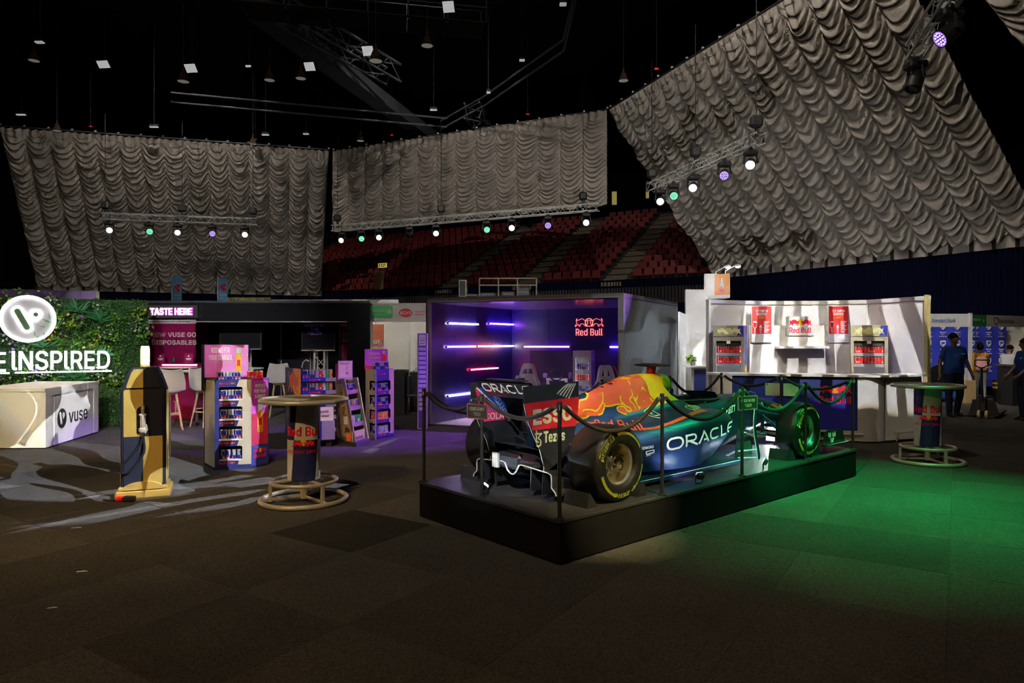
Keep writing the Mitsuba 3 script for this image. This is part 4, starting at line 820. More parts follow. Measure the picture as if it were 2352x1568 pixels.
def notice(lb, M, w, h):
    t = thing('notice_sign', lb, 'sign'); obj('board', bx(0, 0, -.004, w, h, .006, .001), signm, t, M=M)
    obj('border', extr(rrect(-w / 2 + .005, -h / 2 + .005, w / 2 - .005, h / 2 - .005, .004).difference(rrect(-w / 2 + .009, -h / 2 + .009, w / 2 - .009, h / 2 - .009, .004)), .002), signred, t, M=M)
    obj('lettering', extr(unary_union([fit(text('PLEASE DO NOT', 1, 500), -w * .36, h * .06, w * .36, h * .30), fit(text('TOUCH', 1, 500), -w * .17, -h * .30, w * .17, -h * .06)]), .003), signgold, t, M=M)
    obj('frame', cat([bx(s * w / 2, 0, -.004, .004, h, .010) for s in (-1, 1)] + [bx(0, s * h / 2, -.004, w, .004, .010) for s in (-1, 1)]), steel, t, M=M)
    obj('hook', cat([tube([(s * w * .4, h / 2 - .01, 0), (s * w * .4, h / 2 + .03, -.01), (s * w * .2, h / 2 + .045, -.02), (0, h / 2 + .03, -.032)], .002, 4) for s in (-1, 1)]), steel, t, M=M)
e1, e2 = MP[:2, 0], MP[:2, 1]
notice('black PLEASE DO NOT TOUCH sign on the post behind the rear wing', wallM(PT(.025, 1.035, PH + .735), (-e2 * .93 + e1 * .25)), .215, .125)
notice('black PLEASE DO NOT TOUCH sign on the post beside the cockpit', wallM(PT(2.66, .005, PH + .725), e1 * .95 - e2 * .2), .27, .135)
t = thing('notice_sign', 'plain cream back of a notice card hanging behind the nose', 'sign')
for i, o in enumerate((-.085, .085)):
    obj('card', xf(bx(o * 1.35, 0, 0, .19, .17, .005, .001), wallM(PT(5.20, .98, PH + .69), (e1 * .45 - e2 * .9))), cream, t)
    obj('pin', xf(bx(o * 1.35 + o * .8, .07, .004, .012, .02, .006), wallM(PT(5.20, .98, PH + .69), (e1 * .45 - e2 * .9))), black, t)
# small flood lamps standing on the deck
def flood(lb, x, y, aim, inten, lit=True, cut=50, col=COOL, w=1.0, z=.085, s=1.0):
    t = thing('deck_flood', lb, 'lamp'); c = PT(x, y, PH + z); a = PT(*aim[:2], PH + aim[2]); d = a - c; d /= np.linalg.norm(d)
    M = np.eye(4); sx = np.cross(d, (0, 0, 1.)); sx /= np.linalg.norm(sx); M[:3, 0], M[:3, 1], M[:3, 2], M[:3, 3] = sx, np.cross(d, sx), d, c
    obj('housing', bx(0, 0, -.018, .085 * s, .06 * s, .03, .006), black, t, M=M)
    obj('fins', cat([bx(i * .012, 0, -.038, .004, .05 * s, .02) for i in (-2, -1, 0, 1, 2)]), black, t, M=M)
    obj('glass', bx(0, 0, -.001, .07 * s, .046 * s, .004), whitegloss, t, M=M, emit=[q * (400 if inten > 8 else 25) for q in col] if lit else None, w=.1)
    ft = [PT(x + q * .018 * 1, y + q * .03, PH + .003) for q in (-1, 1)]
    obj('foot', cat([tube([c + sx * .038 * q, PT(*(np.linalg.inv(MP) @ np.r_[c + sx * .04 * q, 1])[:2], PH + .004)], .005, 5) for q in (-1, 1)] + [tube([PT(*(np.linalg.inv(MP) @ np.r_[c + sx * .04 * q, 1])[:2], PH + .005) for q in (-1, 1)], .006, 5)]), black, t)
    if lit: spot(t + '__beam', c + d * .02, a, col, inten, cut, cut * .5, w)
flood('small black deck flood lamp before the ORACLE lettering', 1.95, .10, (2.05, .45, .25), 1.6, cut=62, col=(.72, .62, 1.15))
flood('small black deck flood lamp between cockpit and front wheel on the near edge', 3.09, .08, (2.9, .5, .3), .9, cut=60)
flood('bright white deck flood lamp glaring in front of the front wheel', 4.75, .90, (2.6, .45, .33), 20, cut=58, s=1.5)
flood('small black deck flood lamp lying behind the rear wing', .14, 1.05, (.45, .80, .62), 1.7, cut=62)
flood('small deck flood lamp hidden under the gearbox lighting the rear tyres', 1.02, .96, (.25, .25, .10), 4.5, cut=65)

# ------------------------------------------------------------------ drink cans
def canfn(base, alt, spot_):
    def fn(p, n, uv):
        a = uv.x * 2 + (uv.y - .5) * .18; a = a - dr.floor(a)
        q = (a < .5) ^ (uv.y < .42)
        c = dr.select(q, mi.Color3f(base), mi.Color3f(alt))
        m = dr.select((uv.y > .22) & (uv.y < .40) & (dr.abs(a - .25) < .2), mi.Color3f(spot_), c)
        return dr.select((uv.y > .90) | (uv.y < .035), mi.Color3f(.45, .45, .46), m)
    return P_(fn)
CANM = {n: mat('can_' + n.replace(' ', '_'), canfn(*c), .28, metallic=.35) for n, c in {
    'blue and silver': ((.012, .018, .22), (.36, .37, .40), (.65, .02, .04)), 'red': ((.72, .03, .04), (.78, .10, .10), (.85, .6, .55)), 'orange': ((.85, .30, .05), (.9, .42, .12), (.5, .1, .3)),
    'white': ((.75, .75, .75), (.66, .68, .72), (.7, .1, .1)), 'green': ((.04, .42, .18), (.10, .5, .25), (.7, .7, .7)), 'pale blue': ((.35, .5, .75), (.6, .68, .8), (.8, .25, .3)), 'purple': ((.28, .10, .6), (.45, .3, .75), (.75, .1, .3))}.items()}
_pr = [(0, .001), (.020, .001), (.0255, .008), (.0265, .012), (.0265, .122), (.0225, .132), (.0215, .135), (.020, .1335), (0, .1325)]
_n = 14; _th = np.linspace(0, 2 * PI, _n + 1)
_P = np.array([[(r * math.cos(t), r * math.sin(t), z) for t in _th] for r, z in _pr]); _uv = np.array([[(t / (2 * PI), min(1, z / .130) if i < 6 else .97) for t in _th] for i, (r, z) in enumerate(_pr)]).reshape(-1, 2)
_cm = grid(_P); _cm.invert()
CAN = {k: mikit.ply(_cm, m, smooth=True, uv=_uv) for k, m in CANM.items()}
def cans(kinds, M, dx, row, group, tall=1.0, slim=1.0, dy=0.):
    n = len(kinds)
    for i, kd in enumerate(kinds):
        k = put('drink_can', CAN[kd], M @ Fz((i - (n - 1) / 2) * dx, dy, 1.1 + i * 2.4) @ np.diag([slim, slim, tall, 1.0]))
        labels[k] = {'label': f'{kd} can, {ORD[i]} from the left, {row}', 'category': 'can', 'group': group}
def logo_on(M, h, parent, neonless=True, words=rbred):
    b, d, t = sign_logo(h); obj('emblem_disc', extr(d, .002), rbyel, parent, M=M); obj('emblem', extr(b, .0035), rbred, parent, M=M); obj('lettering', extr(t, .003), words, parent, M=M)
def strip_logo(M, w, parent):
    """the two words with the emblem beside them, in one line, w wide"""
    t = fit(text('Red Bull', 1, 800), -w / 2, -w * .075, w * .04, w * .075); b, d = emblem(w * .42); 
    obj('lettering', extr(t, .002), rbred, parent, M=M); obj('emblem_disc', extr(affinity.translate(d, w * .29, 0), .002), rbyel, parent, M=M); obj('emblem', extr(affinity.translate(b, w * .29, -.0), .003), rbred, parent, M=M)
def prism(pts, z0, z1): return extr(Polygon(pts), z1 - z0).apply_translation((0, 0, z0))
def panel(parent, name, A, B, z0, z1, mt, th=.012, holes=(), out=0.0, **k):
    """upright board from plan point A to B (front is on the right-hand side of A->B seen from above); holes in (s, z)"""
    A, B = np.array(A, float), np.array(B, float); L = np.linalg.norm(B - A); g = sbox(0, z0, L, z1)
    for h in holes: g = g.difference(h if not isinstance(h, tuple) else sbox(*h))
    M = wallM((*A, 0), B - A); obj(name, extr(g, th).apply_translation((0, 0, -th + out)), mt, parent, M=M, **k); return M, L
# ------------------------------------------------------------------ white reception counter, far left
t = thing('reception_counter', 'white reception counter with a black round logo and VUSE lettering', 'counter')
q = [(-8.40, 10.62), (-7.30, 10.66), (-7.66, 12.62), (-8.76, 12.58)]
obj('body', prism(q, .02, .90), white, t); obj('top', prism([(-8.42, 10.60), (-7.28, 10.64), (-7.64, 12.64), (-8.78, 12.60)], .90, .945), white, t); obj('plinth', prism([(-8.38, 10.65), (-7.33, 10.69), (-7.68, 12.59), (-8.73, 12.55)], 0, .02), darkgrey, t)
M = wallM((-7.30, 10.66, 0), (-.36, 1.96)); 
obj('side_panel', extr(sbox(.30, .02, 1.72, .79), .012), white, t, M=M); obj('side_panel', extr(unary_union([sbox(0, .83, 1.99, .90), sbox(1.80, .02, 1.99, .83), sbox(0, .02, .22, .83)]), .016), white, t, M=M)
lg = extr(Point(.0, 0).buffer(.16, 24), .004).apply_translation((.55, .42, .012)); obj('logo_disc', lg, txtk, t, M=M)
vsh = unary_union([LineString([(-.065, .085), (-.025, -.07)]).buffer(.028), Point(.05, .055).buffer(.042), Polygon([(.01, .06), (.09, .06), (.045, -.02)])])
obj('logo_mark', extr(vsh, .006).apply_translation((.55, .42, .014)), txtw, t, M=M); obj('lettering', extr(fit(text('vuse', 1, 500), .80, .31, 1.52, .49), .004).apply_translation((0, .0, .012)), txtk, t, M=M)
# ------------------------------------------------------------------ living wall with glowing letters
Wa, Wb = np.array([-10.5, 11.985]), np.array([-7.36, 13.823]); wd = (Wb - Wa); WL = np.linalg.norm(wd); wM = wallM((*Wa, 0), wd); S0_ = np.linalg.norm(np.array([-9.45, 12.6]) - Wa)
gw = thing('foliage_wall', 'tall wall of artificial foliage behind the white reception counter', 'plant wall')
mats_leaf = [mat('leaf1', (.024, .075, .016), .55), mat('leaf2', (.035, .10, .02), .5), mat('leaf3', (.13, .30, .04), .5), mat('leaf4', (.06, .24, .10), .5)]
obj('backing', xf(box2((0, 0, -.22), (WL, 2.5, -.08)), wM), mats_leaf[0], gw); obj('side_return', xf(box2((WL - .08, 0, -.7), (WL, 2.5, -.2)), wM), mats_leaf[0], gw)
R = np.random.default_rng(7)
def leaves(P, N, size, asp=.5, droop=.3):
    """folded two-quad leaves at P pointing along N"""
    n = len(P); N = N / np.linalg.norm(N, axis=1, keepdims=True); a = np.cross(N, R.normal(size=(n, 3))); a /= np.linalg.norm(a, axis=1, keepdims=True); b = np.cross(N, a)
    s = (size * (.6 + .8 * R.random(n)))[:, None]; w = s * asp
    v = np.stack([P, P + N * s * .45 + a * w * .5 + b * s * .06, P + N * s - b * s * droop * .3, P + N * s * .45 - a * w * .5 + b * s * .06], 1).reshape(-1, 3)
    i = np.arange(n)[:, None] * 4; return trimesh.Trimesh(v, np.vstack([i + [0, 1, 2], i + [0, 2, 3]]), process=False)
def wallpts(n, x0, x1, z0, z1, d):
    P = np.c_[x0 + (x1 - x0) * R.random(n), z0 + (z1 - z0) * R.random(n), -.10 + d * R.random(n)]; N = np.c_[R.normal(size=(n, 2)) * .8, .4 + R.random(n)]
    return P @ wM[:3, :3].T + wM[:3, 3], N @ wM[:3, :3].T
for mt, n, sz, x0, x1 in ((mats_leaf[0], 9000, .05, 0, WL), (mats_leaf[1], 5000, .045, 0, WL), (mats_leaf[1], 5000, .03, WL * .72, WL), (mats_leaf[3], 1500, .045, 0, WL)):
    P, N = wallpts(n, x0, x1, 0, 2.52, .10); obj('foliage', leaves(P, N, sz), mt, gw, kind='stuff')
fl_w, fl_y, fl_p = mat('flower_white', (.75, .75, .7), .6), mat('flower_yellow', (.75, .5, .06), .6), mat('flower_purple', (.4, .28, .6), .6)
def plant(kind, u, v, r=.17):
    Y = 13.0 if u > 200 else 12.7; t_ = ((u - 1176) / 1568); k_ = (t_ * Wa[1] - Wa[0]) / (wd[0] - t_ * wd[1]); p2 = Wa + wd * k_; z = 1.68 - (v - 784) / 1568 * p2[1]
    c = np.array([k_ * WL, z, .02]); W = lambda A: np.asarray(A) @ wM[:3, :3].T + wM[:3, 3]; D = lambda A: np.asarray(A) @ wM[:3, :3].T
    if kind == 'fern':
        a = R.uniform(0, PI, 16) if v < 900 else R.uniform(.1, 3.0, 18); P = np.tile(c, (len(a), 1)) + R.normal(size=(len(a), 3)) * .012; N = np.c_[np.cos(a), np.sin(a), .5 + .4 * R.random(len(a))]
        m = leaves(W(P), D(N), r * 1.6, .12, .5); obj('fern', m, mats_leaf[3], gw); return
    n = 34; P = c + R.normal(size=(n, 3)) * (r * .45, r * .40, .03); N = np.c_[R.normal(size=(n, 2)) * .7, .5 + R.random(n)]
    r *= 1.25; b = obj({'bush': 'leafy_plant', 'lime': 'lime_plant'}.get(kind, 'flowering_plant'), leaves(W(P), D(N), r * .42, .6), mats_leaf[2] if kind in ('bush', 'lime', 'y') else mats_leaf[1], gw)
    if kind in 'wyp':
        n = 26; P = c + (0, r * .15, .05) + R.normal(size=(n, 3)) * (r * .45, r * .36, .02); N = np.c_[R.normal(size=(n, 2)), 1 + R.random(n)]
        obj('blossom', leaves(W(P), D(N), r * .26, .9), {'w': fl_w, 'y': fl_y, 'p': fl_p}[kind], b)
for kd, u, v in [('bush', 45, 682), ('w', 118, 690), ('fern', 180, 715), ('w', 226, 708), ('bush', 130, 722), ('p', 185, 735), ('fern', 128, 755), ('y', 162, 745), ('bush', 205, 768), ('w', 246, 766), ('bush', 265, 775), ('y', 322, 722), ('bush', 260, 733),
               ('w', 15, 778), ('p', 42, 797), ('lime', 70, 787), ('fern', 100, 795), ('y', 124, 782), ('bush', 145, 795), ('bush', 178, 790), ('y', 228, 795), ('lime', 266, 814), ('fern', 245, 815), ('fern', 235, 732), ('w', 325, 755), ('bush', 330, 775), ('fern', 230, 738),
               ('w', 12, 866), ('bush', 55, 862), ('p', 85, 858), ('w', 108, 860), ('fern', 160, 868), ('bush', 190, 862), ('w', 222, 856), ('bush', 245, 866), ('w', 262, 862), ('bush', 20, 885), ('bush', 130, 868), ('bush', 275, 872), ('fern', 175, 875), ('bush', 15, 740), ('y', 20, 705)]:
    plant(kd, u, v)
WN = (1.0, 1.0, 1.06)
t = thing('neon_emblem', 'round white glowing neon emblem with a slanted mark on the foliage wall', 'neon sign')
cx = S0_ + .1856 * 2.375; M = wM @ np.array([[1, 0, 0, cx], [0, 1, 0, 2.10], [0, 0, 1, .16], [0, 0, 0, 1.]])
obj('disc', xf(lathe([(0, 0), (.40, 0), (.40, -.03), (0, -.03)], 48), M), white, t)
ring = lambda pts, r: tube(np.array(pts), r, 10, closed=True)
obj('neon_tube', ring([(.415 * math.cos(a), .415 * math.sin(a), .02) for a in np.linspace(0, 2 * PI, 65)[:-1]], .026), txtw, t, M=M, emit=[2.6 * c for c in WN], w=.6)
g1 = affinity.rotate(LineString([(-.165, .14), (-.02, -.16)]).buffer(.075, 10), 0); g2 = unary_union([Point(.115, .085).buffer(.085), Polygon([(.03, .075), (.20, .075), (.125, -.04)])]).buffer(.02).buffer(-.02)
for g in (g1, g2):
    c = np.array(g.exterior.segmentize(.02).coords)[:-1]; obj('neon_tube', ring(np.c_[c, np.full(len(c), .02)], .020), txtw, t, M=M, emit=[2.6 * q for q in WN], w=.3)
obj('mark_window', extr(unary_union([g1.buffer(-.03), g2.buffer(-.05)]), .003), mats_leaf[0], t, M=M)
t = thing('neon_lettering', 'large white glowing neon words ending in INSPIRED on the foliage wall', 'neon sign')
tx = text('lNSPlRED', 1, 450, 1.0, 'l')
M = wM @ np.array([[1, 0, 0, S0_], [0, 1, 0, 0], [0, 0, 1, .14], [0, 0, 0, 1.]])
parts = polys(fit(tx, .20, 1.15, 1.745, 1.50)); ltr = {}
for p in parts: ltr.setdefault(round(p.centroid.x, 1), []).append(p)
for i, p in enumerate(sorted(parts, key=lambda p: p.centroid.x)): obj('letter', extr(p.buffer(.006), .05), txtw, t, M=M, emit=[2.1 * c for c in WN], w=.12)
for p in polys(fit(text('BE', 1, 450), -.32, 1.13, .10, 1.48)): obj('letter', extr(p.buffer(.006), .05), txtw, t, M=M, emit=[2.1 * c for c in WN], w=.1)
obj('base_rail', extr(unary_union([sbox(-.35, 1.085, .16, 1.115), sbox(.24, 1.09, 1.78, 1.12)]), .06), txtw, t, M=M, emit=[1.6 * c for c in WN], w=.15)
t = thing('booth_fascia', 'pale lilac fascia of a booth showing above the foliage wall', 'fascia'); obj('board', xf(box2((0, 2.62, -.05), (2.9, 2.80, 0)), wallM((-11.9, 14.0, 0), (2.6, 1.2))), lilac, t); obj('end_cap', xf(box2((2.9, 2.60, -.05), (2.96, 2.80, .01)), wallM((-11.9, 14.0, 0), (2.6, 1.2))), cream, t)
obj('leg', xf(box2((0, 0, -.05), (.06, 2.62, -.01)), wallM((-11.9, 14.0, 0), (2.6, 1.2))), alu, t); obj('leg', xf(box2((2.9, 0, -.05), (2.96, 2.6, -.01)), wallM((-11.9, 14.0, 0), (2.6, 1.2))), alu, t)
# ------------------------------------------------------------------ black tasting booth
t = thing('tasting_booth', 'black tasting booth with maroon graphics and a glowing TASTE HERE sign', 'booth')
Yb = 15.4; wl = lambda x, z: wallM((x, Yb, z), (1, 0))
obj('fascia', box2((-8.30, Yb, 2.13), (-3.20, Yb + .25, 2.55), .005), blackgloss, t); obj('pillar', box2((-3.72, Yb, 0), (-3.20, Yb + .3, 2.13), .005), blackgloss, t)
bw = obj('back_wall', box2((-8.3, 18.6, 0), (-4.05, 18.75, 2.55)), blackgloss, t); obj('side_wall', box2((-8.40, Yb, 0), (-8.30, 18.75, 2.55)), maroon, t); obj('side_wall', prism([(-3.40, Yb + .3), (-3.30, Yb + .3), (-4.0, 18.75), (-4.1, 18.75)], 0, 2.55), black, t); obj('roof', prism([(-8.4, Yb), (-3.2, Yb), (-4.0, 18.75), (-8.4, 18.75)], 2.55, 2.6), black, t)
obj('trim', box2((-7.13, Yb - .012, 2.115), (-3.72, Yb + .02, 2.135)), alu, t)
for x in (-6.3, -5.5, -4.7): obj('wall_joint', box2((x, 18.585, 0), (x + .02, 18.61, 2.55)), alu, bw)
mp = obj('maroon_panel', box2((-8.24, Yb - .05, 1.18), (-7.13, Yb, 2.10), .004), maroon, t); obj('white_strip', box2((-8.22, Yb - .056, 2.08), (-7.12, Yb - .01, 2.17)), white, t)
obj('lettering', extr(unary_union([affinity.translate(text('VUSE GO', .105, 800), .46, .12), affinity.translate(text('DISPOSABLES', .105, 800, 1, 'l'), .10, -.055)]), .004), txtw, mp, M=wl(-8.20, 1.66) @ Fz(0, 0, 0, .052)); obj('lettering', extr(affinity.translate(text('NEW', .105, 800).difference(text('NEW', .105, 800).buffer(-.007)), .08, .12), .004), txtw, mp, M=wl(-8.20, 1.66) @ Fz(0, 0, 0, .052))
obj('small_print', extr(fit(text('This product contains nicotine and is addictive.', 1, 500), .06, 2.105, 1.0, 2.14), .003), txtk, t, M=wl(-8.22, 0) @ Fz(0, 0, 0, .057))
sg = obj('sign_box', box2((-8.22, Yb - .10, 2.20), (-7.05, Yb, 2.50), .01), black, t)
obj('lettering', extr(fit(text('TASTE HERE', 1, 800), .10, 2.275, 1.03, 2.43), .03), txtw, sg, M=wl(-8.20, 0) @ Fz(0, 0, 0, .10), emit=(1.5, .95, 1.45), w=.3)
obj('lettering_edge', extr(fit(text('TASTE HERE', 1, 800).buffer(.05), .08, 2.26, 1.05, 2.445), .012), magenta, sg, M=wl(-8.20, 0) @ Fz(0, 0, 0, .10), emit=(.9, .12, .7), w=.2)
# bar counter with a pink light strip
t = thing('bar_counter', 'maroon bar counter with a pink glowing light strip behind the white stools', 'counter')
obj('front', box2((-8.2, 14.85, 0), (-6.9, 15.3, 1.08)), maroon, t); obj('top', box2((-7.85, 14.5, 1.10), (-6.85, 15.3, 1.13), .006), whitegloss, t); obj('light_strip', box2((-7.6, 14.82, 1.155), (-6.85, 14.85, 1.185)), pink, t, emit=(2.6, 1.5, 2.3), w=.4)
obj('riser', box2((-8.2, 14.88, 1.08), (-6.85, 15.3, 1.20)), maroon, t); 
for i, (x, w_, h_) in enumerate(((-7.72, .17, .22), (-7.10, .18, .22))):
    k = obj('counter_card', bx(x, 15.0, 1.20 + h_ / 2, w_, .02, h_), mat('cardmaroon', (.30, .01, .10), .5)); tag(k, ['dark maroon leaflet holder at the left on the bar counter', 'dark maroon leaflet holder at the right on the bar counter'][i], 'leaflet holder')
    obj('print', extr(unary_union([sbox(-.06, -.01, .06, .005), sbox(-.05, -.035, .05, -.02), Point(0, .05).buffer(.02)]), .002), txtw, k, M=wallM((x, 14.988, 1.20 + h_ / 2), (1, 0)))
tag(obj('paper_cup', lathe([(0, 0), (.033, 0), (.042, .13), (.038, .13), (.031, .01), (0, .01)], 20, (-7.42, 14.98, 1.20)), black, smooth=30), 'black paper cup between the two leaflet holders on the bar', 'cup')
# screens inside
def screen(lb, x0, x1, z0, z1, Y, stand=None):
    t = thing('screen', lb, 'screen'); obj('casing', box2((x0, Y, z0), (x1, Y + .07, z1), .01), black, t); obj('glass', box2((x0 + .02, Y - .004, z0 + .03), (x1 - .02, Y + .002, z1 - .02)), blackgloss, t)
    obj('lower_trim', box2((x0, Y - .006, z0 - .012), (x1, Y + .02, z0 + .008)), cream, t)
    c, br = truss_mesh(((x0 + x1) / 2, Y + .22, .02), ((x0 + x1) / 2 + .001, Y + .22, z1), .24, .025, .012); s_ = obj('stand', c, alu, t); obj('lattice', br, alu, s_); obj('base_plate', bx((x0 + x1) / 2, Y + .2, .01, .7, .5, .02), alu, t); return t
screen('dark switched-off screen on a lattice stand at the left of the black booth', -6.95, -5.95, 1.50, 2.12, 16.2); s2 = screen('switched-off screen on a lattice stand reading REWRITE THE RULES', -5.0, -4.2, 1.47, 2.15, 16.2)
purp = mat('print_purple', (.35, .22, .75), .5)
obj('lettering', extr(text('REWRITE\nTHE\nRULES', .075, 800, 1, 'c', gap=1.05), .004), purp, s2, M=wallM((-4.68, 16.19, 2.02), (1, 0)))
obj('lettering', extr(text('REWRITE\nTHE\nRULES', .075, 800, 1, 'c', gap=1.05), .004), mat('print_dim', (.03, .028, .03), .5), bw, M=wallM((-6.75, 18.59, 2.13), (1, 0)))
t = thing('reflection_panel', 'maroon panel with mirrored lettering imitating a reflection at the right of the black booth', 'banner')  # mirrored print built in place of a reflection in glossy black
obj('sheet', box2((-4.25, 17.0, 1.15), (-3.80, 17.02, 2.3)), mat('reflectionmaroon', (.36, .015, .10), .4), t); obj('white_strip', box2((-4.25, 16.99, 2.06), (-3.78, 17.0, 2.11)), white, t)
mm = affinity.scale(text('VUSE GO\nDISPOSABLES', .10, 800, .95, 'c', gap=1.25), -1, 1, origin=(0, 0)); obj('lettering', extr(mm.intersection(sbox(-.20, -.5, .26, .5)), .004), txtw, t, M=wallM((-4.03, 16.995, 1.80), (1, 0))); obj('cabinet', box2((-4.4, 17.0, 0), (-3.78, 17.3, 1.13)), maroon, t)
# ------------------------------------------------------------------ stools and high tables behind
def stool(lb, x, y, a, seat=.72):
    t = thing('bar_stool', lb, 'stool', None); M = Fz(x, y, a)
    sh = []
    for v in np.linspace(0, 1, 14):                       # seat pan sweeping up into the back
        zz = seat + .03 - .03 * math.sin(v * PI) if v < .5 else seat + .0 + (v - .5) * 2 * .42 + .0; yy = -.20 + .42 * min(v / .5, 1) * .95 + max(v - .5, 0) * .16
        w = .245 * (1 - .28 * max(0, (v - .55) / .45) ** 2) * (.86 + .14 * math.sin(min(v / .2, 1) * PI / 2))
        sh.append([(s * w, yy - .06 * (1 - s * s) * (v < 0) - (.05 * s * s if v > .5 else 0), zz + .05 * s * s * (1 - max(0, v - .5))) for s in np.linspace(-1, 1, 11)])
    sh = np.array(sh); g = grid(sh); n = np.array(g.vertex_normals) * .014
    obj('seat_shell', trimesh.Trimesh(np.vstack([g.vertices, g.vertices + n]), np.vstack([g.faces, g.faces[:, ::-1] + len(g.vertices)]), process=False), whitegloss, t, smooth=True, M=M)
    obj('rim', tube(np.vstack([sh[0], sh[1:, -1], sh[-1, ::-1][1:], sh[::-1, 0][1:-1]]), .010, 6, closed=True), whitegloss, t, smooth=True, M=M)
    obj('seat_base', bx(0, 0, seat - .02, .24, .24, .05, .02), wood, t, M=M)
    for sx in (-1, 1):
        for sy in (-1, 1): obj('leg', tube([(sx * .09, sy * .09, seat - .02), (sx * .20, sy * .20, 0)], [.021, .015], 8), wood, t, M=M)
    for i in range(4):
        c = [(-1, -1), (1, -1), (1, 1), (-1, 1)]; p, q_ = c[i], c[(i + 1) % 4]; h = .30 + .05 * (i % 2); k_ = .2 - .11 * h / (seat - .02)
        obj('foot_rail', tube([(p[0] * k_, p[1] * k_, h), (q_[0] * k_, q_[1] * k_, h)], .012, 6), wood, t, M=M)
stool('white bar stool with wooden legs right behind the gold pump', -6.50, 13.0, PI + .5); stool('white bar stool with wooden legs between the gold pump and the navy can display', -6.06, 13.5, PI - .5); stool('white bar stool with wooden legs beside the small white round table', -5.19, 15.2, PI + .3, .76); stool('white bar stool partly hidden behind the pink display header', -5.95, 15.6, PI - .4, .76)
def ped(lb, x, y, r, h):
    t = thing('round_table', lb, 'table'); obj('top', lathe([(0, h - .03), (r - .01, h - .03), (r, h - .015), (r - .01, h), (0, h)], 36, (x, y, 0)), whitegloss, t, smooth=40); obj('stem', lathe([(.03, .03), (.03, h - .03)], 12, (x, y, 0)), chrome, t, smooth=True)
    for i in range(4): obj('foot', tube([(x, y, .06), (x + .3 * math.cos(i * PI / 2 + .4), y + .3 * math.sin(i * PI / 2 + .4), .015)], .02, 6), chrome, t)
ped('white high round table between the display headers', -5.70, 14.6, .38, 1.12); ped('chrome pedestal table of which the foot shows between the first two stools', -6.35, 13.75, .36, 1.10)
# ------------------------------------------------------------------ booths behind, flags
t = thing('booth_fascia', 'slatted green and yellow fascia strip above the black booth', 'fascia')
obj('slats', box2((-8.0, 19.2, 2.62), (-6.8, 19.25, 2.92)), mat('bamboo', P_(lambda p, n, uv: mix((.05, .07, .02), (.34, .32, .10), nz(p.x * 26, p.z * 14, 3))), .5), t); obj('post', box2((-8.0, 19.26, 0), (-7.9, 19.3, 2.62)), alu, t)
t = thing('booth_fascia', 'white fascia with slanted grey stripes and a yellow line above the black booth', 'fascia'); obj('board', box2((-6.78, 19.2, 2.60), (-3.2, 19.26, 2.86)), white, t); obj('post', box2((-6.7, 19.27, 0), (-6.6, 19.31, 2.6)), alu, t)
for x in (-5.9, -5.1, -4.3): obj('stripe', extr(Polygon([(x, 2.62), (x + .35, 2.62), (x + .6, 2.86), (x + .25, 2.86)]), .003), grey, t, M=wallM((0, 19.198, 0), (1, 0)))
obj('yellow_line', extr(Polygon([(-6.6, 2.62), (-6.6, 2.66), (-5.6, 2.64), (-5.6, 2.60)]), .004), yellow, t, M=wallM((0, 19.197, 0), (1, 0)))
flagm = mat('flagblue', (.10, .32, .62), .6)
for i, (x, y, w_, a) in enumerate(((-9.95, 20.0, .30, 1.08), (-8.6, 20.0, .26, .1))):
    t = thing('feather_flag', ['narrow blue flag seen nearly edge-on above the black booth', 'light blue flag with a red mark above the black booth'][i], 'flag'); M = wallM((x, y, 0), (math.cos(a), math.sin(a)))
    obj('pole', tube([(-.02, 0, 0), (-.02, 3.6, 0)], .015, 6), alu, t, M=M); obj('cloth', extr(sbox(0, 2.4, w_, 3.62 if i == 0 else 3.52), .008), flagm, t, M=M); obj('print', extr(unary_union([Point(w_ * .4, 3.28).buffer(.06), Point(w_ * .62, 3.33).buffer(.05), Point(w_ * .6, 3.2).buffer(.05)]), .012), rbred, t, M=M)
    obj('lettering', extr(unary_union([fit(text('tumelo', 1, 700), w_ * .12, 3.02, w_ * .9, 3.09), fit(text('farmers', 1, 500), w_ * .2, 2.94, w_ * .85, 2.99)]), .012), txtw, t, M=M)
# exhibitor booth with a green number plate
t = thing('exhibitor_booth', 'cream shell booth with a green FRESHSTOP 58 name board', 'booth')
obj('fascia', box2((-3.32, 16.0, 2.17), (-1.6, 16.04, 2.54)), white, t); obj('number_board', box2((-3.30, 15.99, 2.23), (-2.80, 16.0, 2.51)), mat('greenboard', (.06, .45, .12), .5), t)
obj('lettering', extr(unary_union([fit(text('FRESHSTOP', 1, 500), .03, 2.37, .32, 2.43), fit(text('YOUR FRESH STOP', 1, 400), .06, 2.30, .28, 2.33), fit(text('58', 1, 700), .37, 2.32, .47, 2.43), sbox(.34, 2.26, .345, 2.48)]), .004), txtw, t, M=wallM((-3.30, 15.989, 0), (1, 0)))
ov = Point(0, 0).buffer(1); obj('red_logo', extr(affinity.translate(affinity.scale(ov, .16, .10), -2.49, 2.35), .003), mat('logocrimson', (.6, .02, .05), .4), t, M=wallM((0, 15.998, 0), (1, 0))); obj('lettering', extr(unary_union([fit(text("RICH'S", 1, 700), -2.62, 2.31, -2.36, 2.39)]), .006), txtw, t, M=wallM((0, 15.998, 0), (1, 0)))
obj('small_print', extr(unary_union([fit(text('INFINITE POSSIBILITIES.', 1, 500), -2.27, 2.36, -1.9, 2.39), fit(text('ONE FAMILY.', 1, 500), -2.27, 2.30, -2.05, 2.33)]), .004), carred, t, M=wallM((0, 15.998, 0), (1, 0)))
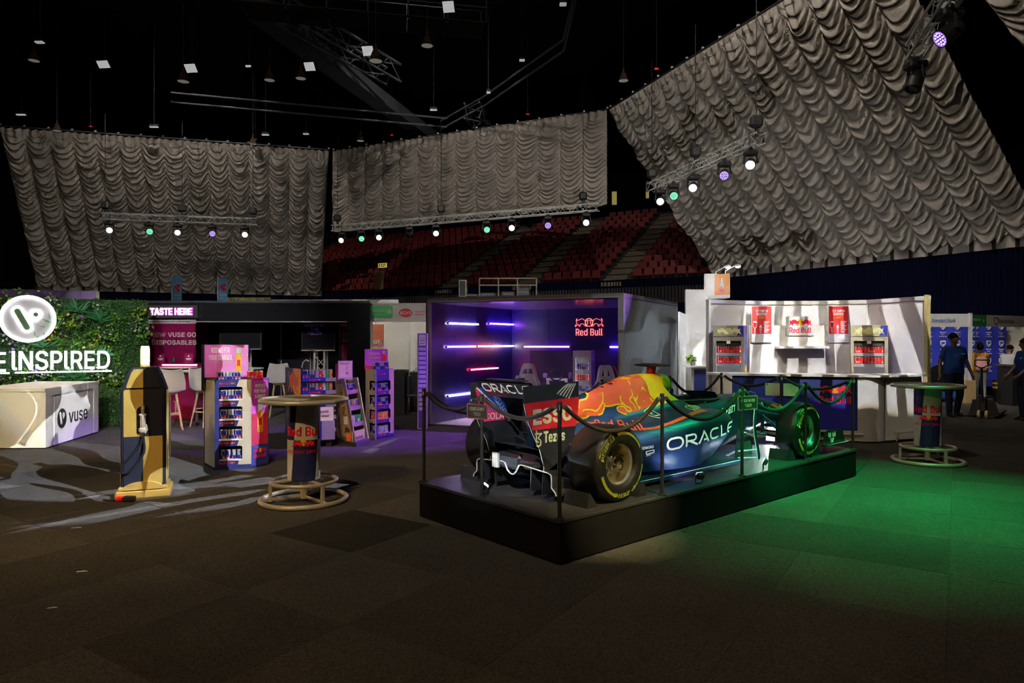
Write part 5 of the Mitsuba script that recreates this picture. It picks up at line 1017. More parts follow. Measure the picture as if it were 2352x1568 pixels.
obj('frame_post', box2((-3.34, 15.98, 0), (-3.28, 16.05, 2.55)), alu, t); obj('frame_rail', box2((-3.34, 15.98, 2.14), (-1.6, 16.05, 2.18)), alu, t); obj('frame_rail', box2((-3.34, 15.98, 2.54), (-1.6, 16.05, 2.58)), alu, t)
for i in range(3): obj('wall_panel', box2((-3.75 + .97 * i, 18.8, 0), (-2.79 + .97 * i, 18.85, 2.5)), cream, t)
for i in range(2): obj('wall_profile', box2((-2.80 + .97 * i, 18.77, 0), (-2.77 + .97 * i, 18.8, 2.5)), alu, t)
obj('side_panel', box2((-3.80, 16.05, 0), (-3.76, 18.8, 2.5)), cream, t)
t = thing('wall_poster', 'orange poster with lettering inside the cream booth', 'poster'); obj('sheet', box2((-3.75, 18.0, 1.55), (-3.38, 18.012, 2.13)), mat('posterorange', (.55, .10, .04), .5), t); obj('picture', box2((-3.75, 17.995, 1.30), (-3.38, 18.012, 1.55)), mat('posteryellow', P_(lambda p, n, uv: mix((.55, .38, .08), (.75, .62, .3), nz(p.x * 12, p.z * 12, 1))), .5), t); obj('lettering', extr(fit(text('NOT.', 1, 800), -3.72, 1.62, -3.45, 1.72), .004), txtw, t, M=wallM((0, 17.997, 0), (1, 0))); obj('backboard', box2((-3.75, 18.012, 0), (-3.38, 18.05, 2.14)), cream, t)
tag(obj('display_counter', cat([box2((-2.75, 15.6, 0), (-2.45, 16.2, 1.02), .01), box2((-2.45, 16.3, 0), (-1.75, 17.0, .95), .01)]), black), 'black draped counters inside the cream booth', 'counter')
t = thing('side_chair', 'dark chair inside the cream booth beside the black counter', 'chair'); obj('seat', bx(-2.20, 15.7, .44, .4, .4, .05, .02), darkgrey, t); obj('back', bx(-2.36, 15.7, .68, .05, .38, .44, .02), darkgrey, t); 
for i in range(4): obj('leg', tube([(-2.37 + .34 * (i % 2), 15.53 + .34 * (i // 2), .43), (-2.39 + .38 * (i % 2), 15.51 + .38 * (i // 2), 0)], .014, 6), black, t)
t = thing('paper_bin', 'small cream bin with a printed mark inside the cream booth', 'bin'); obj('body', bx(-2.02, 15.9, .24, .20, .26, .48, .01), cream, t); obj('mark', bx(-2.02, 15.768, .16, .09, .004, .09), silver, t)
tag(obj('glass_jar', lathe([(0, 0), (.05, 0), (.05, .1), (.045, .1), (.045, .01), (0, .01)], 16, (-2.3, 16.5, .95)), alu, smooth=30), 'small clear jar on the low black counter', 'jar')

# ------------------------------------------------------------------ gold and navy pump
GX, GY, GA = -4.03, 7.50, .40; G = Fz(GX, GY, GA)
t = thing('fuel_pump', 'gold and navy retro fuel pump with a glowing yellow lamp on top', 'fuel pump')
goldm = mat('pumpgold', (.74, .50, .13), .30, metallic=.6); pnavy = mat('pumpnavy', (.0015, .003, .010), .12, clearcoat=1.)
def outline(hw): return Polygon([(-hw, .12), (hw, .12), (hw + .004, 1.14), (hw - .01, 1.19), (hw - .055, 1.32), (hw - .10, 1.405), (-hw + .10, 1.405), (-hw + .055, 1.32), (-hw + .01, 1.19), (-hw - .004, 1.14)]).buffer(-.02).buffer(.02, 6)
WX = np.array([[1, 0, 0, 0], [0, 0, -1, 0], [0, 1, 0, 0], [0, 0, 0, 1.]])
obj('body', cat([xf(extr(outline(.215), .34), WX @ Fz(0, 0, 0, -.17)), xf(extr(outline(.20), .38), WX @ Fz(0, 0, 0, -.19))]), pnavy, t, M=G)
F_ = lambda g, d, o: xf(extr(g, d), WX @ Fz(0, 0, 0, o))
dome = Polygon([(-.165, 1.185), (.165, 1.185), (.118, 1.335), (.09, 1.385), (-.09, 1.385), (-.118, 1.335)]).buffer(-.012).buffer(.012)
main = rrect(-.185, .14, .185, 1.165, .02)
obj('dome_panel', F_(dome.intersection(sbox(-1, 0, 0, 2)), .012, .19), goldm, t, M=G); obj('dome_panel', F_(dome.intersection(sbox(0, 0, 1, 2)), .012, .19), pnavy, t, M=G)
for i, (c, m_) in enumerate(((sbox(-1, .665, 0, 2), goldm), (sbox(0, .665, 1, 2), pnavy), (sbox(-1, 0, 0, .665), pnavy), (sbox(0, 0, 1, .665), goldm))): obj('front_panel', F_(main.intersection(c), .014, .19), m_, t, M=G)
obj('side_trim', cat([bx(s * .212, 0, .65, .02, .30, 1.0, .008) for s in (-1, 1)]), goldm, t, M=G)
obj('side_rail', cat([tube([(.245, -.05, .42), (.245, -.05, 1.1)], .012, 8), tube([(.275, .02, .86), (.30, .02, .90), (.30, .02, 1.0), (.275, .02, 1.02)], .008, 6)]), steel, t, M=G)
bs = obj('base', cat([bx(0, 0, .045, .53, .46, .09, .015), bx(0, 0, .105, .48, .41, .05, .015)]), goldm, t, M=G)
obj('arch', F_(Polygon([(.20 * math.cos(a), .10 + .085 * math.sin(a)) for a in np.linspace(0, PI, 24)]), .03, .20), goldm, t, M=G, smooth=30)
rec = unary_union([sbox(-.058, .70, .058, .87), Point(0, .87).buffer(.058)]).union(sbox(-.058, .86, .058, .93)).union(Point(0, .93).buffer(.058))
rim_ = np.array(rec.exterior.segmentize(.02).coords)[:-1]
rc = obj('nozzle_recess', F_(rec, .004, .203), blackgloss, t, M=G); obj('recess_rim', tube(np.c_[rim_[:, 0], np.full(len(rim_), -.209), rim_[:, 1]], .006, 6, closed=True), chrome, rc, M=G)
nz_ = obj('nozzle', cat([bx(0, -.235, .83, .055, .05, .16, .02), bx(0, -.235, .735, .08, .05, .06, .015), tube([(0, -.235, .90), (0, -.25, .96), (0, -.235, .985)], .018, 8), bx(0, -.245, .90, .075, .02, .02, .008), tube([(.03, -.25, .80), (.045, -.255, .74), (.02, -.25, .70)], .008, 6)]), steel, t, M=G, smooth=30)
hz = np.array([(.0, -.24, .70), (-.01, -.25, .62), (-.06, -.26, .53), (-.13, -.26, .45), (-.19, -.25, .38), (-.205, -.245, .32), (-.17, -.245, .29), (-.10, -.25, .33), (-.03, -.25, .42), (.01, -.25, .50), (.012, -.235, .58), (.0, -.215, .66)])
tt = np.arange(len(hz)); hz = CubicSpline(tt, hz)(np.linspace(0, len(hz) - 1, 70)); obj('hose', tube(hz, .0125, 8), blackgloss, t, M=G, smooth=True)
lm = obj('lamp_neck', lathe([(.0, 1.40), (.055, 1.40), (.045, 1.425), (0, 1.425)], 20), goldm, t, M=G)
obj('lamp', lathe([(0, 1.425), (.042, 1.425), (.045, 1.44), (.045, 1.60), (.038, 1.63), (0, 1.632)], 24), rbyel, t, M=G, emit=(9., 5.0, .9), w=1.0)
t = thing('power_cable', 'black and red power cable lying at the foot of the gold pump', 'cable')
obj('cord', tube(np.array([(-4.32, 7.22, .008), (-4.26, 7.19, .01), (-4.18, 7.17, .012), (-4.10, 7.18, .012), (-4.06, 7.16, .01)]), .008, 6), black, t, smooth=True); obj('plug', bx(-4.12, 7.165, .03, .07, .05, .05, .01), red, t); obj('socket', bx(-4.02, 7.17, .03, .12, .07, .055, .012), black, t)
# ------------------------------------------------------------------ can-shaped high tables
def wrapfn(cx, cy, rot):
    def fn(p, n, uv):
        a = dr.atan2(p.y - cy, p.x - cx) / (2 * PI) * 2 + rot - (p.z - .62) * .16; a = a - dr.floor(a)
        q = (a < .5) ^ (p.z < .66)
        return dr.select(q, mi.Color3f(.012, .016, .075), mi.Color3f(.62, .62, .60))
    return P_(fn)
def can_table(lb, x, y, rot, face):
    t = thing('bar_table', lb, 'table'); R_ = .435
    rg = lambda r, z, tr: tube(np.array([(x + r * math.cos(a), y + r * math.sin(a), z) for a in np.linspace(0, 2 * PI, 65)[:-1]]), tr, 10, closed=True)
    obj('top', lathe([(0, 1.055), (R_ - .01, 1.055), (R_ - .01, 1.075), (0, 1.075)], 56, (x, y, 0)), mat('tabletop_%d' % int(rot*100), (.12, .095, .05), .16, metallic=.3), t)
    obj('top_rim', rg(R_, 1.065, .024), steel, t, smooth=True); obj('foot_ring', rg(.335, .215, .021), steel, t, smooth=True); obj('base_ring', rg(R_, .026, .026), steel, t, smooth=True)
    b = obj('can_body', lathe([(0, .235), (.160, .235), (.168, .25), (.168, 1.0), (.160, 1.02), (.160, 1.055), (0, 1.055)], 48, (x, y, 0)), mat('canwrap_%d' % int(rot*100), wrapfn(x, y, rot), .22, clearcoat=.5), t, smooth=40)
    for i in range(3):
        a = face + .6 + i * 2 * PI / 3; c, s = math.cos(a), math.sin(a); obj('strut', bx(0, 0, .12, .035, .035, .21, .004), steel, t, M=Fz(x + .335 * c, y + .335 * s, a)); obj('spoke', cat([seg((x, y, .05), (x + R_ * c, y + R_ * s, .03), .016, 6)]), steel, t)
    obj('tray', lathe([(0, .20), (.33, .20), (.33, .215), (0, .215)], 40, (x, y, 0)), mat('tray_%d' % int(rot*100), (.08, .08, .08), .3), t) if False else obj('core', lathe([(0, .03), (.04, .03), (.04, .235), (0, .235)], 16, (x, y, 0)), steel, t)
    obj('carrier', cat([seg((x, y, .226), (x + .33 * math.cos(face + .6 + i * 2 * PI / 3), y + .33 * math.sin(face + .6 + i * 2 * PI / 3), .216), .014, 6) for i in range(3)]), steel, t)
    def bend(g, r, d):
        out = []
        for p in polys(g.segmentize(.03)):
            v, f = cells(p, .03); a = face + v[:, 0] / r; out.append(trimesh.Trimesh(np.c_[x + (r + d) * np.cos(a), y + (r + d) * np.sin(a), v[:, 1]], f, process=False))
        return cat(out)
    obj('lettering', bend(fit(text('Red Bull', 1, 800), -.20, .70, .20, .80), .168, .003), rbred, b); e, d = emblem(.24); obj('emblem_disc', bend(affinity.translate(d, 0, .635), .168, .003), rbyel, b); obj('emblem', bend(affinity.translate(e, 0, .625), .168, .005), rbred, b); obj('lettering', bend(fit(text('ENERGY DRINK', 1, 400), -.20, .525, .20, .56), .168, .003), rbred, b)
can_table('high round bar table with a can-shaped pedestal beside the navy can display', -2.194, 7.20, .11, -1.30)
can_table('high round bar table with a can-shaped pedestal at the right beside the white bar', 5.79, 9.51, .31, -2.05)
# ------------------------------------------------------------------ tall navy display with five tiers of cans
gradp = mat('header_print', P_(lambda p, n, uv: mix((.50, .03, .66), (.72, .16, .78), sst(.3, .75, nz(p.x * 2.2, p.z * 2.2, 1)))), .4); canorange = mat('print_orange', (.85, .28, .03), .45)
sidered = mat('side_print', P_(lambda p, n, uv: dr.select(p.z > .72, mi.Color3f(.50, .05, .50), dr.select(p.z > .30, mi.Color3f(.72, .03, .08), mi.Color3f(.04, .05, .28)))), .4)
def picture_can(parent, M, w, h, col=None):
    obj('can_picture', extr(rrect(-w / 2, 0, w / 2, h * .78, w * .2), .002), col or canorange, parent, M=M); obj('can_picture', extr(unary_union([rrect(-w * .42, h * .76, w * .42, h, w * .2)]), .003), silver, parent, M=M); obj('can_picture', extr(sbox(-w * .3, h * .25, w * .3, h * .5), .003), red, parent, M=M); obj('badge', extr(Point(w * .55, h * .68).buffer(w * .26), .004), pink, parent, M=M)
SLZ = [(1.082, .912), (.822, .652), (.562, .388), (.303, .122)]
t = thing('can_display', 'tall navy can display with a pink WIIINGS FOR YOUR SUMMER header', 'display stand'); d1 = t
P0, P1, P2, P3 = (-4.20, 9.32), (-3.885, 8.92), (-3.455, 9.04), (-3.32, 9.32)
gs = mat('gold_silver', (.60, .56, .40), .35, metallic=.3)
holes = [rrect(.055, b, .335, a, .02) for a, b in SLZ]
M1, L1 = panel(t, 'front', P1, P2, 0, 1.178, navy, .012, holes)
slant = unary_union([Polygon([(.265, 1.178), (.45, 1.178), (.45, 0.06), (.265, 0.06)])]).difference(unary_union([h.buffer(.002) for h in holes])).difference(unary_union([Polygon([(.2, a - .0), (.30, a - 0), (.265, a - .095), (.2, a - .095)]) for a in (1.178, .912, .652, .388, .122)]))
obj('gold_strip', extr(slant, .003), gs, t, M=M1)
for z in (1.13, .868, .608, .345, .085): strip_logo(M1 @ Fz(.155, z, 0, .002), .20, t)
panel(t, 'left_side', P0, P1, .02, 1.178, gs); Mr, Lr = panel(t, 'right_side', P2, P3, .02, 1.19, sidered); panel(t, 'back', P3, P0, 0, 1.178, navy)
obj('top_tray', prism([P0, P1, P2, P3], 1.165, 1.178), navy, t); obj('base', prism([P0, (P1[0], P1[1] - .01), P2, P3], 0, .03), navy, t)
for a, b in SLZ: obj('shelf', prism([(-4.10, 9.30), (-3.875, 8.935), (-3.475, 9.045), (-3.38, 9.30)], b - .004, b + .008), white, t)
for a, b in SLZ: obj('shelf_edge', box2((.055, b - .008, .0), (.335, b + .012, .006)), txtw, t, M=M1)
obj('lettering', extr(unary_union([text('WIIINGS\nFOR YOUR\nSUMMER.', .05, 600, .62, 'c', gap=1.2)]).intersection(sbox(-1, -1, 1, 1)), .002), txtw, t, M=Mr @ Fz(Lr / 2, 1.06, 0, .001)); picture_can(t, Mr @ Fz(Lr / 2, .46, 0, .001), .10, .40); logo_on(Mr @ Fz(Lr / 2, .19, 0, .001), .13, t)
hd = obj('header', xf(box2((0, 1.19, -.03), (.56, 1.635, 0)), wallM((-4.15, 9.21, 0), (.985, .17))), gradp, t); hM = wallM((-4.15, 9.21, 0), (.985, .17)); obj('header_frame', xf(cat([box2((-.03, 1.02, -.06), (.0, 1.64, .03)), box2((-.03, 1.635, -.03), (.56, 1.645, .0)), box2((0, 1.178, -.03), (.56, 1.192, .002))]), hM), blackgloss, hd)
obj('lettering', extr(unary_union([fit(text('WIIINGS FOR', 1, 600), .085, 1.525, .325, 1.60), fit(text('YOUR SUMMER.', 1, 700), .05, 1.425, .36, 1.50), sbox(.07, 1.40, .35, 1.403)]), .003), txtw, hd, M=hM); picture_can(hd, hM @ Fz(.44, 1.27, 0, .001), .07, .32)
rowM = lambda z: M1 @ np.array([[1, 0, 0, .195], [0, 0, 1, z], [0, -1, 0, -.05], [0, 0, 0, 1.]]) if False else np.block([[wallM((0, 0, 0), np.subtract(P2, P1))[:3, :1], -wallM((0, 0, 0), np.subtract(P2, P1))[:3, 2:3], np.array([[0], [0], [1.]]), (M1 @ np.array([.195, z, -.055, 1]))[:3, None]], [np.array([[0, 0, 0, 1.]])]])
tiers = ['top opening', 'second opening', 'third opening', 'lowest opening']
for (a, b), w_ in zip(SLZ, tiers): cans(['blue and silver'] * (6 if 'lowest' not in w_ else 4), rowM(b + .008), .046 if 'lowest' not in w_ else .066, f'{w_} front row, tall navy display', f'front cans in the {w_} of the tall navy display', .93, .84 if 'lowest' not in w_ else 1.05)
for (a, b), w_ in list(zip(SLZ, tiers)): cans(['blue and silver'] * 6, rowM(b + .008), .046, f'{w_} back row, tall navy display', f'back cans in the {w_} of the tall navy display', .93, .84, dy=.055)
cans(['blue and silver'] * 6, rowM(1.178) @ Fz(-.02, -.02), .05, 'on top of the tall navy display', 'cans on top of the tall navy display', .78, .9); cans(['red'] * 4, Mr @ np.array([[1, 0, 0, Lr / 2 - .0], [0, 0, 1, 1.19], [0, -1, 0, -.05], [0, 0, 0, 1.]]) if False else Fz(-3.46, 9.19, .25, 1.178), .052, 'on the right end of the tall navy display', 'red cans on top of the tall navy display', .82, .95)
# ------------------------------------------------------------------ wheeled can island with the large bull
t = thing('can_island', 'navy wheeled can rack with a large bull emblem on its flank', 'display stand')
Q0, Q1, Q2 = np.array((-3.77, 11.35)), np.array((-3.31, 10.70)), np.array((-2.85, 10.93)); Q3 = Q0 + Q2 - Q1
Ml, Ll = panel(t, 'side_panel', Q0, Q1, .12, 1.25, navy, .02); Mf, Lf = wallM((*Q1, 0), Q2 - Q1), np.linalg.norm(Q2 - Q1)
bl = affinity.scale(affinity.translate(BULL, -.1, 0), .36, .40, origin=(0, 0)); disc = Point(.62, 1.06).buffer(.26).intersection(sbox(0, .7, Ll, 1.25)); obj('emblem_disc', extr(disc, .002), canorange, t, M=Ml); obj('emblem', extr(affinity.translate(bl, .24, .86).intersection(sbox(0, 0, Ll, 1.24)), .004), mat('bullred', (.75, .10, .03), .45), t, M=Ml); obj('stripes', extr(unary_union([sbox(.25, .60 + .05 * i, .42, .625 + .05 * i) for i in range(3)]), .003), rbred, t, M=Ml)
obj('core', prism([Q0, Q1 + (Q0 - Q1) * .35, Q2 + (Q0 - Q1) * .35, Q3], .12, 1.20), navy, t); obj('base', prism([Q0, Q1, Q2, Q3], .10, .14), darkgrey, t)
sM = lambda z, off=.05: np.block([[Mf[:3, :1], -Mf[:3, 2:3], np.array([[0], [0], [1.]]), (Mf @ np.array([Lf / 2, z, -off, 1]))[:3, None]], [np.array([[0, 0, 0, 1.]])]])
mixed = ['blue and silver', 'blue and silver', 'blue and silver', 'blue and silver', 'pale blue', 'red', 'white', 'green', 'orange']
for i, z in enumerate((1.10, .90, .70, .50, .30)):
    obj('shelf', prism([Q1 + (Q0 - Q1) * .02, Q2 + (Q0 - Q1) * .02, Q2 + (Q0 - Q1) * .36, Q1 + (Q0 - Q1) * .36], z - .02, z), navy, t)
    obj('lip', xf(box2((.02, z - .055, 0), (Lf * .74, z + .005, .012)), Mf), blue, t); obj('lip', xf(box2((Lf * .74, z - .055, 0), (Lf + .03, z + .005, .012)), Mf), silver, t); strip_logo(Mf @ Fz(.22, z - .025, 0, .013), .20, t)
    cans(mixed, sM(z), .054, f'on {["top", "second", "third", "fourth", "lowest"][i]} tier, wheeled navy rack', f'cans on tier {i + 1} of the wheeled navy rack')
obj('road_panel', xf(box2((Lf * .42, .42, .012), (Lf * .98, .64, .02)), Mf), txtw, t); obj('lettering', extr(unary_union([fit(text('ONE FOR', 1, 600), Lf * .47, .545, Lf * .82, .58), fit(text('THE ROAD?', 1, 600), Lf * .45, .48, Lf * .86, .515)]), .003), txtk, t, M=Mf @ Fz(0, 0, 0, .02)); obj('lower_panel', xf(box2((0, .12, .010), (Lf * .62, .42, .018)), Mf), blue, t); obj('lower_panel', xf(box2((Lf * .62, .12, .010), (Lf * 1.02, .42, .019)), Mf), silver, t)
for q in (Q1 * .9 + Q3 * .1, Q2 * .9 + Q0 * .1, Q0 * .9 + Q2 * .1, Q3 * .9 + Q1 * .1): obj('castor', xf(lathe([(0, -.02), (.05, -.02), (.05, .02), (0, .02)], 14), np.array([[1, 0, 0, q[0]], [0, 0, 1, q[1]], [0, 1, 0, .05], [0, 0, 0, 1.]])), black, t)
obj('handle', tube([(-3.45, 11.2, 1.25), (-3.42, 11.18, 1.34), (-3.36, 11.14, 1.38), (-3.30, 11.1, 1.36)], .012, 6), txtw, t, smooth=True)
# ------------------------------------------------------------------ leaning cardboard-brown rack
t = thing('leaning_rack', 'leaning brown and lilac can rack with vertical Red Bull lettering', 'display stand')
fr, sd2 = np.array((.28, .96)), np.array((-.62, .785)); fr /= np.linalg.norm(fr); B0 = np.array((-2.50, 10.90))
sideM = wallM((*B0, 0), -sd2); FW = .46
prof = Polygon([(-.62, .06), (.0, .06), (-.42, 1.07), (-.80, 1.04)]); 
for i, o in enumerate((0., FW)):
    M = sideM.copy(); M[:2, 3] += fr * o
    obj('side', xf(extr(prof, .02).apply_translation((0, 0, -.02 if i == 0 else 0)), M), mat('rackgrey', (.20, .18, .19), .4, metallic=.3) if i == 0 else silver, t)
    if i == 0: obj('side_board', xf(extr(Polygon([(-.52, .12), (-.12, .12), (-.47, .98), (-.76, .96)]), .004), M), board, t); obj('lettering', xf(extr(affinity.translate(affinity.rotate(fit(text('Red Bull', 1, 500), 0, 0, .46, .12), -70, origin=(0, 0)), -.58, .82), .007), M), mat('print_brown', (.10, .06, .03), .6), t); obj('emblem', xf(extr(affinity.translate(affinity.scale(BULL, .14, .14, origin=(0, 0)), -.38, .17), .007), M), 'mat_print_brown', t)
obj('base', prism([B0 - sd2 * .03, B0 + fr * FW - sd2 * .03, B0 + fr * FW + sd2 * .70, B0 + sd2 * .70], .0, .07), darkgrey, t)
def rackpt(d, z): return B0 + sd2 * d
lilm = mat('lip_lilac', (.42, .30, .70), .35)
rk = [(1.00, .42, ['blue and silver'] * 6, 'top'), (.74, .30, ['red', 'white', 'green', 'orange', 'pale blue', 'purple'], 'second'), (.48, .20, ['white', 'green'], 'third'), (.22, .09, ['orange', 'pale blue'], 'lowest')]
for z, d, kd, nm in rk:
    a = B0 + sd2 * d; obj('shelf', prism([a, a + fr * FW, a + fr * FW + sd2 * .30, a + sd2 * .30], z - .17, z - .155), board, t)
    Ms = wallM((*a, 0), fr); obj('lip', xf(box2((0.01, z - .20, 0), (FW - .01, z - .13, .010)), Ms), lilm, t)
    mM = np.block([[Ms[:3, :1], -Ms[:3, 2:3], np.array([[0], [0], [1.]]), (Ms @ np.array([FW / 2, z - .155, -.055, 1]))[:3, None]], [np.array([[0, 0, 0, 1.]])]])
    if len(kd) == 6: cans(kd, mM, .066, f'{nm} shelf of the leaning brown rack', f'cans on the {nm} shelf of the leaning rack')
    else:
        for i, c in enumerate(kd):
            k = obj('can_carton', bx((i - .5) * .2, .03, .065, .17, .12, .13, .004), {'white': white, 'green': green, 'orange': orange, 'pale blue': mat('carton_blue', (.45, .6, .8), .4)}[c], M=mM); tag(k, f'{c} can carton on the {nm} shelf of the leaning brown rack', 'carton'); obj('print', bx((i - .5) * .2, -.0315, .055, .07, .002, .05), txtw if c != 'white' else silver, k, M=mM)
obj('back_board', prism([B0 + sd2 * .72, B0 + fr * FW + sd2 * .72, B0 + fr * FW + sd2 * .75, B0 + sd2 * .75], .06, 1.0), board, t)
Ms = wallM((*(B0 - sd2 * .005), 0), fr, -.0); obj('front_card', xf(box2((.03, .07, -.06), (FW - .03, .235, -.05)), wallM((*(B0 + sd2 * .03), 0), fr)), cream, t); obj('lettering', xf(extr(unary_union([fit(text('Red Bull', 1, 600), .10, .09, .36, .14), affinity.translate(affinity.scale(BULL, .05, .05), .12, .16), affinity.translate(affinity.scale(BULL, -.05, .05), .26, .16)]), .003), wallM((*(B0 + sd2 * .03), 0), fr) @ Fz(0, 0, 0, -.05)), 'mat_print_brown', t)
hM2 = wallM((*(B0 + sd2 * .62 + fr * .0), 0), (.94, .34)); h2 = obj('top_sign', xf(box2((-.02, 1.04, 0), (.22, 1.36, .012)), hM2), lilac, t); obj('sheet', xf(box2((-.005, 1.08, .012), (.205, 1.34, .016)), hM2), mat('pinksheet', (.80, .50, .80), .5), h2); obj('print', extr(unary_union([fit(text('ONE FOR THE ROAD?', 1, 600), .02, 1.30, .18, 1.325), affinity.translate(affinity.scale(BULL, .06, .06), .05, 1.19), Point(.13, 1.15).buffer(.025), LineString([(.12, 1.2), (.13, 1.28)]).buffer(.006)]), .003), purp, h2, M=hM2 @ Fz(0, 0, 0, .016))
# ------------------------------------------------------------------ purple corner display
t = thing('corner_display', 'purple-lit corner can display with a pink header board', 'display stand')
C0_, CL, CR = np.array((-2.33, 11.66)), np.array((-2.58, 12.02)), np.array((-2.09, 12.07)); CB = CL + CR - C0_
hl = lambda L: [rrect(.045, b, L - .09, a, .03) for a, b in ((1.0, .83), (.755, .585), (.505, .335), (.27, .09))]
vio = mat('display_violet', (.05, .03, .32), .35)
LR_ = np.linalg.norm(CR - C0_); LL_ = np.linalg.norm(CL - C0_)
Mr2, _ = panel(t, 'front', C0_, CR, 0, 1.20, vio, .012, hl(LR_)); Ml2, _ = panel(t, 'left_front', CL, C0_, 0, 1.20, gs, .012, [affinity.translate(rrect(.16, b, LL_ + .05, a, .03), 0, 0).intersection(sbox(0, 0, LL_ - .03, 2)) for a, b in ((1.0, .83), (.755, .585), (.505, .335), (.27, .09))])
obj('light_strip', extr(unary_union([sbox(LR_ - .13, .07, LR_, 1.20)]).difference(unary_union([h.buffer(.002) for h in hl(LR_)])), .003), lilac, t, M=Mr2)
panel(t, 'back', CR, CB, 0, 1.2, vio); panel(t, 'back', CB, CL, 0, 1.2, vio); obj('top_tray', prism([C0_, CR, CB, CL], 1.185, 1.20), vio, t); obj('base', prism([C0_, CR, CB, CL], 0, .05), navy, t)
for z in (1.12, .79, .545, .30, .065): strip_logo(Mr2 @ Fz(.17, z, 0, .002), .20, t)
kinds = [['blue and silver'] * 6, ['blue and silver'] * 6, ['orange'] * 6, ['pale blue'] * 6]; kl = [['blue and silver'] * 4, ['blue and silver'] * 4, ['red'] * 4, ['blue and silver'] * 4]
def on(M, s, z, off): return np.block([[M[:3, :1], -M[:3, 2:3], np.array([[0], [0], [1.]]), (M @ np.array([s, z, -off, 1]))[:3, None]], [np.array([[0, 0, 0, 1.]])]])
for (a, b), kd, k2, nm in zip(((1.0, .83), (.755, .585), (.505, .335), (.27, .09)), kinds, kl, ('top', 'second', 'third', 'lowest')):
    m_ = C0_ * .94 + CB * .06; obj('shelf', prism([m_, CR * .97 + CL * .03, CB * .94 + C0_ * .06, CL * .97 + CR * .03], b - .012, b), white, t)
    cans(kd, on(Mr2, LR_ * .44, b, .05), .054, f'{nm} shelf of the purple corner display', f'cans on the {nm} shelf of the purple corner display'); cans(k2, on(Ml2, LL_ * .62, b, .05), .054, f'left-hand {nm} shelf, purple corner display', f'left cans on the {nm} shelf of the purple corner display')
cans(['blue and silver'] * 7, on(Mr2, LR_ * .42, 1.20, .05), .054, 'on top of the purple corner display', 'cans on top of the purple corner display')
hM3 = wallM((-2.60, 12.05, 0), (1, .08)); h3 = obj('header', xf(box2((0, 1.25, -.02), (.40, 1.545, 0)), hM3), gradp, t); obj('header_foot', xf(box2((0, 1.18, -.02), (.12, 1.25, .002)), hM3), red, h3); obj('lettering', extr(unary_union([fit(text('WIIINGS FOR', 1, 600), .07, 1.44, .26, 1.485), fit(text('YOUR SUMMER.', 1, 600), .05, 1.37, .28, 1.41)]), .003), txtw, h3, M=hM3); picture_can(h3, hM3 @ Fz(.335, 1.27, 0, .001), .06, .25, red)
# ------------------------------------------------------------------ striped light column beside the dark room
t = thing('striped_column', 'slim lilac column sign with purple ladder stripes beside the dark room', 'sign column'); M = wallM((-1.815, 13.10, 0), (1, -.05))
obj('frame', xf(box2((0, 0, -.10), (.19, 1.84, 0)), M), lilac, t); obj('purple_face', xf(box2((.022, .02, 0), (.168, 1.82, .004)), M), mat('facepurple', (.09, .03, .40), .4), t)
for i in range(14): obj('light_bar', xf(extr(Polygon([(.025, 0), (.165, 0), (.165, .062), (.025, .062)]), .006), M @ Fz(0, .36 + .088 * i)), mat('barlilac', (.62, .5, .9), .4), t)
obj('top_sheet', xf(box2((.03, 1.60, .004), (.16, 1.81, .008)), M), whitegloss, t); obj('lettering', xf(extr(unary_union([fit(text('Red Bull', 1, 600), .05, 1.69, .14, 1.72), fit(text('WIIINGS', 1, 500), .05, 1.63, .14, 1.655), sbox(.06, 1.75, .13, 1.755)]), .003), M @ Fz(0, 0, 0, .008)), purp, t)

# ------------------------------------------------------------------ dark gaming room with light tubes
A_, B_, C_ = np.array((-1.72, 13.65)), np.array((1.99, 12.18)), np.array((3.68, 15.16)); D_ = A_ + C_ - B_; un = lambda v: v / np.linalg.norm(v)
eA, nA = un(B_ - A_), un(C_ - B_); LW, LD = np.linalg.norm(B_ - A_), np.linalg.norm(C_ - B_); Hb = 2.55
t = thing('dark_room', 'open-fronted black room with coloured light tubes, standing behind the racing car', 'booth')
wallb = mat('wallnavy', (.009, .006, .075), P_(lambda p, n, uv: .20 + .10 * nz(p.x * 2, p.y * 2, p.z * 2) + .05 * nz(p.x * 40, p.y * 40, p.z * 3)), specular=.7)
frm = mat('frame_grey', (.10, .09, .085), .45); outg = mat('outer_grey', (.23, .26, .26), .5)
FM_ = wallM((*A_, 0), B_ - A_)
obj('frame', extr(sbox(0, 0, LW, Hb).difference(sbox(.075, .03, LW - .10, Hb - .085)), .10).apply_translation((0, 0, -.10)), frm, t, M=FM_)
th_ = .07
LWM = wallM((*A_, 0), D_ - A_)                       # outward of A->D is to the right: into the room
def room_wall(nm, A, B, n, inner, outer=None):
    M = wallM((*A, 0), B - A); L = np.linalg.norm(B - A)
    for i in range(n): obj(nm, box2((L * i / n + .002, .02, -.02), (L * (i + 1) / n - .002, Hb - .02, 0), .003), inner, t, M=M)
    return M, L
LM, LL = room_wall('left_wall_panel', A_ + nA * .10 + eA * .06, D_ + eA * .06, 4, wallb); BM, BL_ = room_wall('back_wall_panel', D_ - nA * .05, C_ - nA * .05, 4, wallb)
RM, RL = room_wall('right_wall_panel', C_ - eA * .07, B_ + nA * .10 - eA * .07, 3, wallb)
for i in range(3): obj('outer_panel', box2((LD * i / 3 + .0, .0, -.04), (LD * (i + 1) / 3, Hb, 0), .003), outg, t, M=wallM((*B_, 0), C_ - B_))
obj('outer_left', box2((0, 0, -.03), (LD, Hb, 0)), black, t, M=wallM((*D_, 0), A_ - D_)); obj('outer_back', box2((0, 0, -.03), (LW, Hb, 0)), black, t, M=wallM((*C_, 0), D_ - C_))
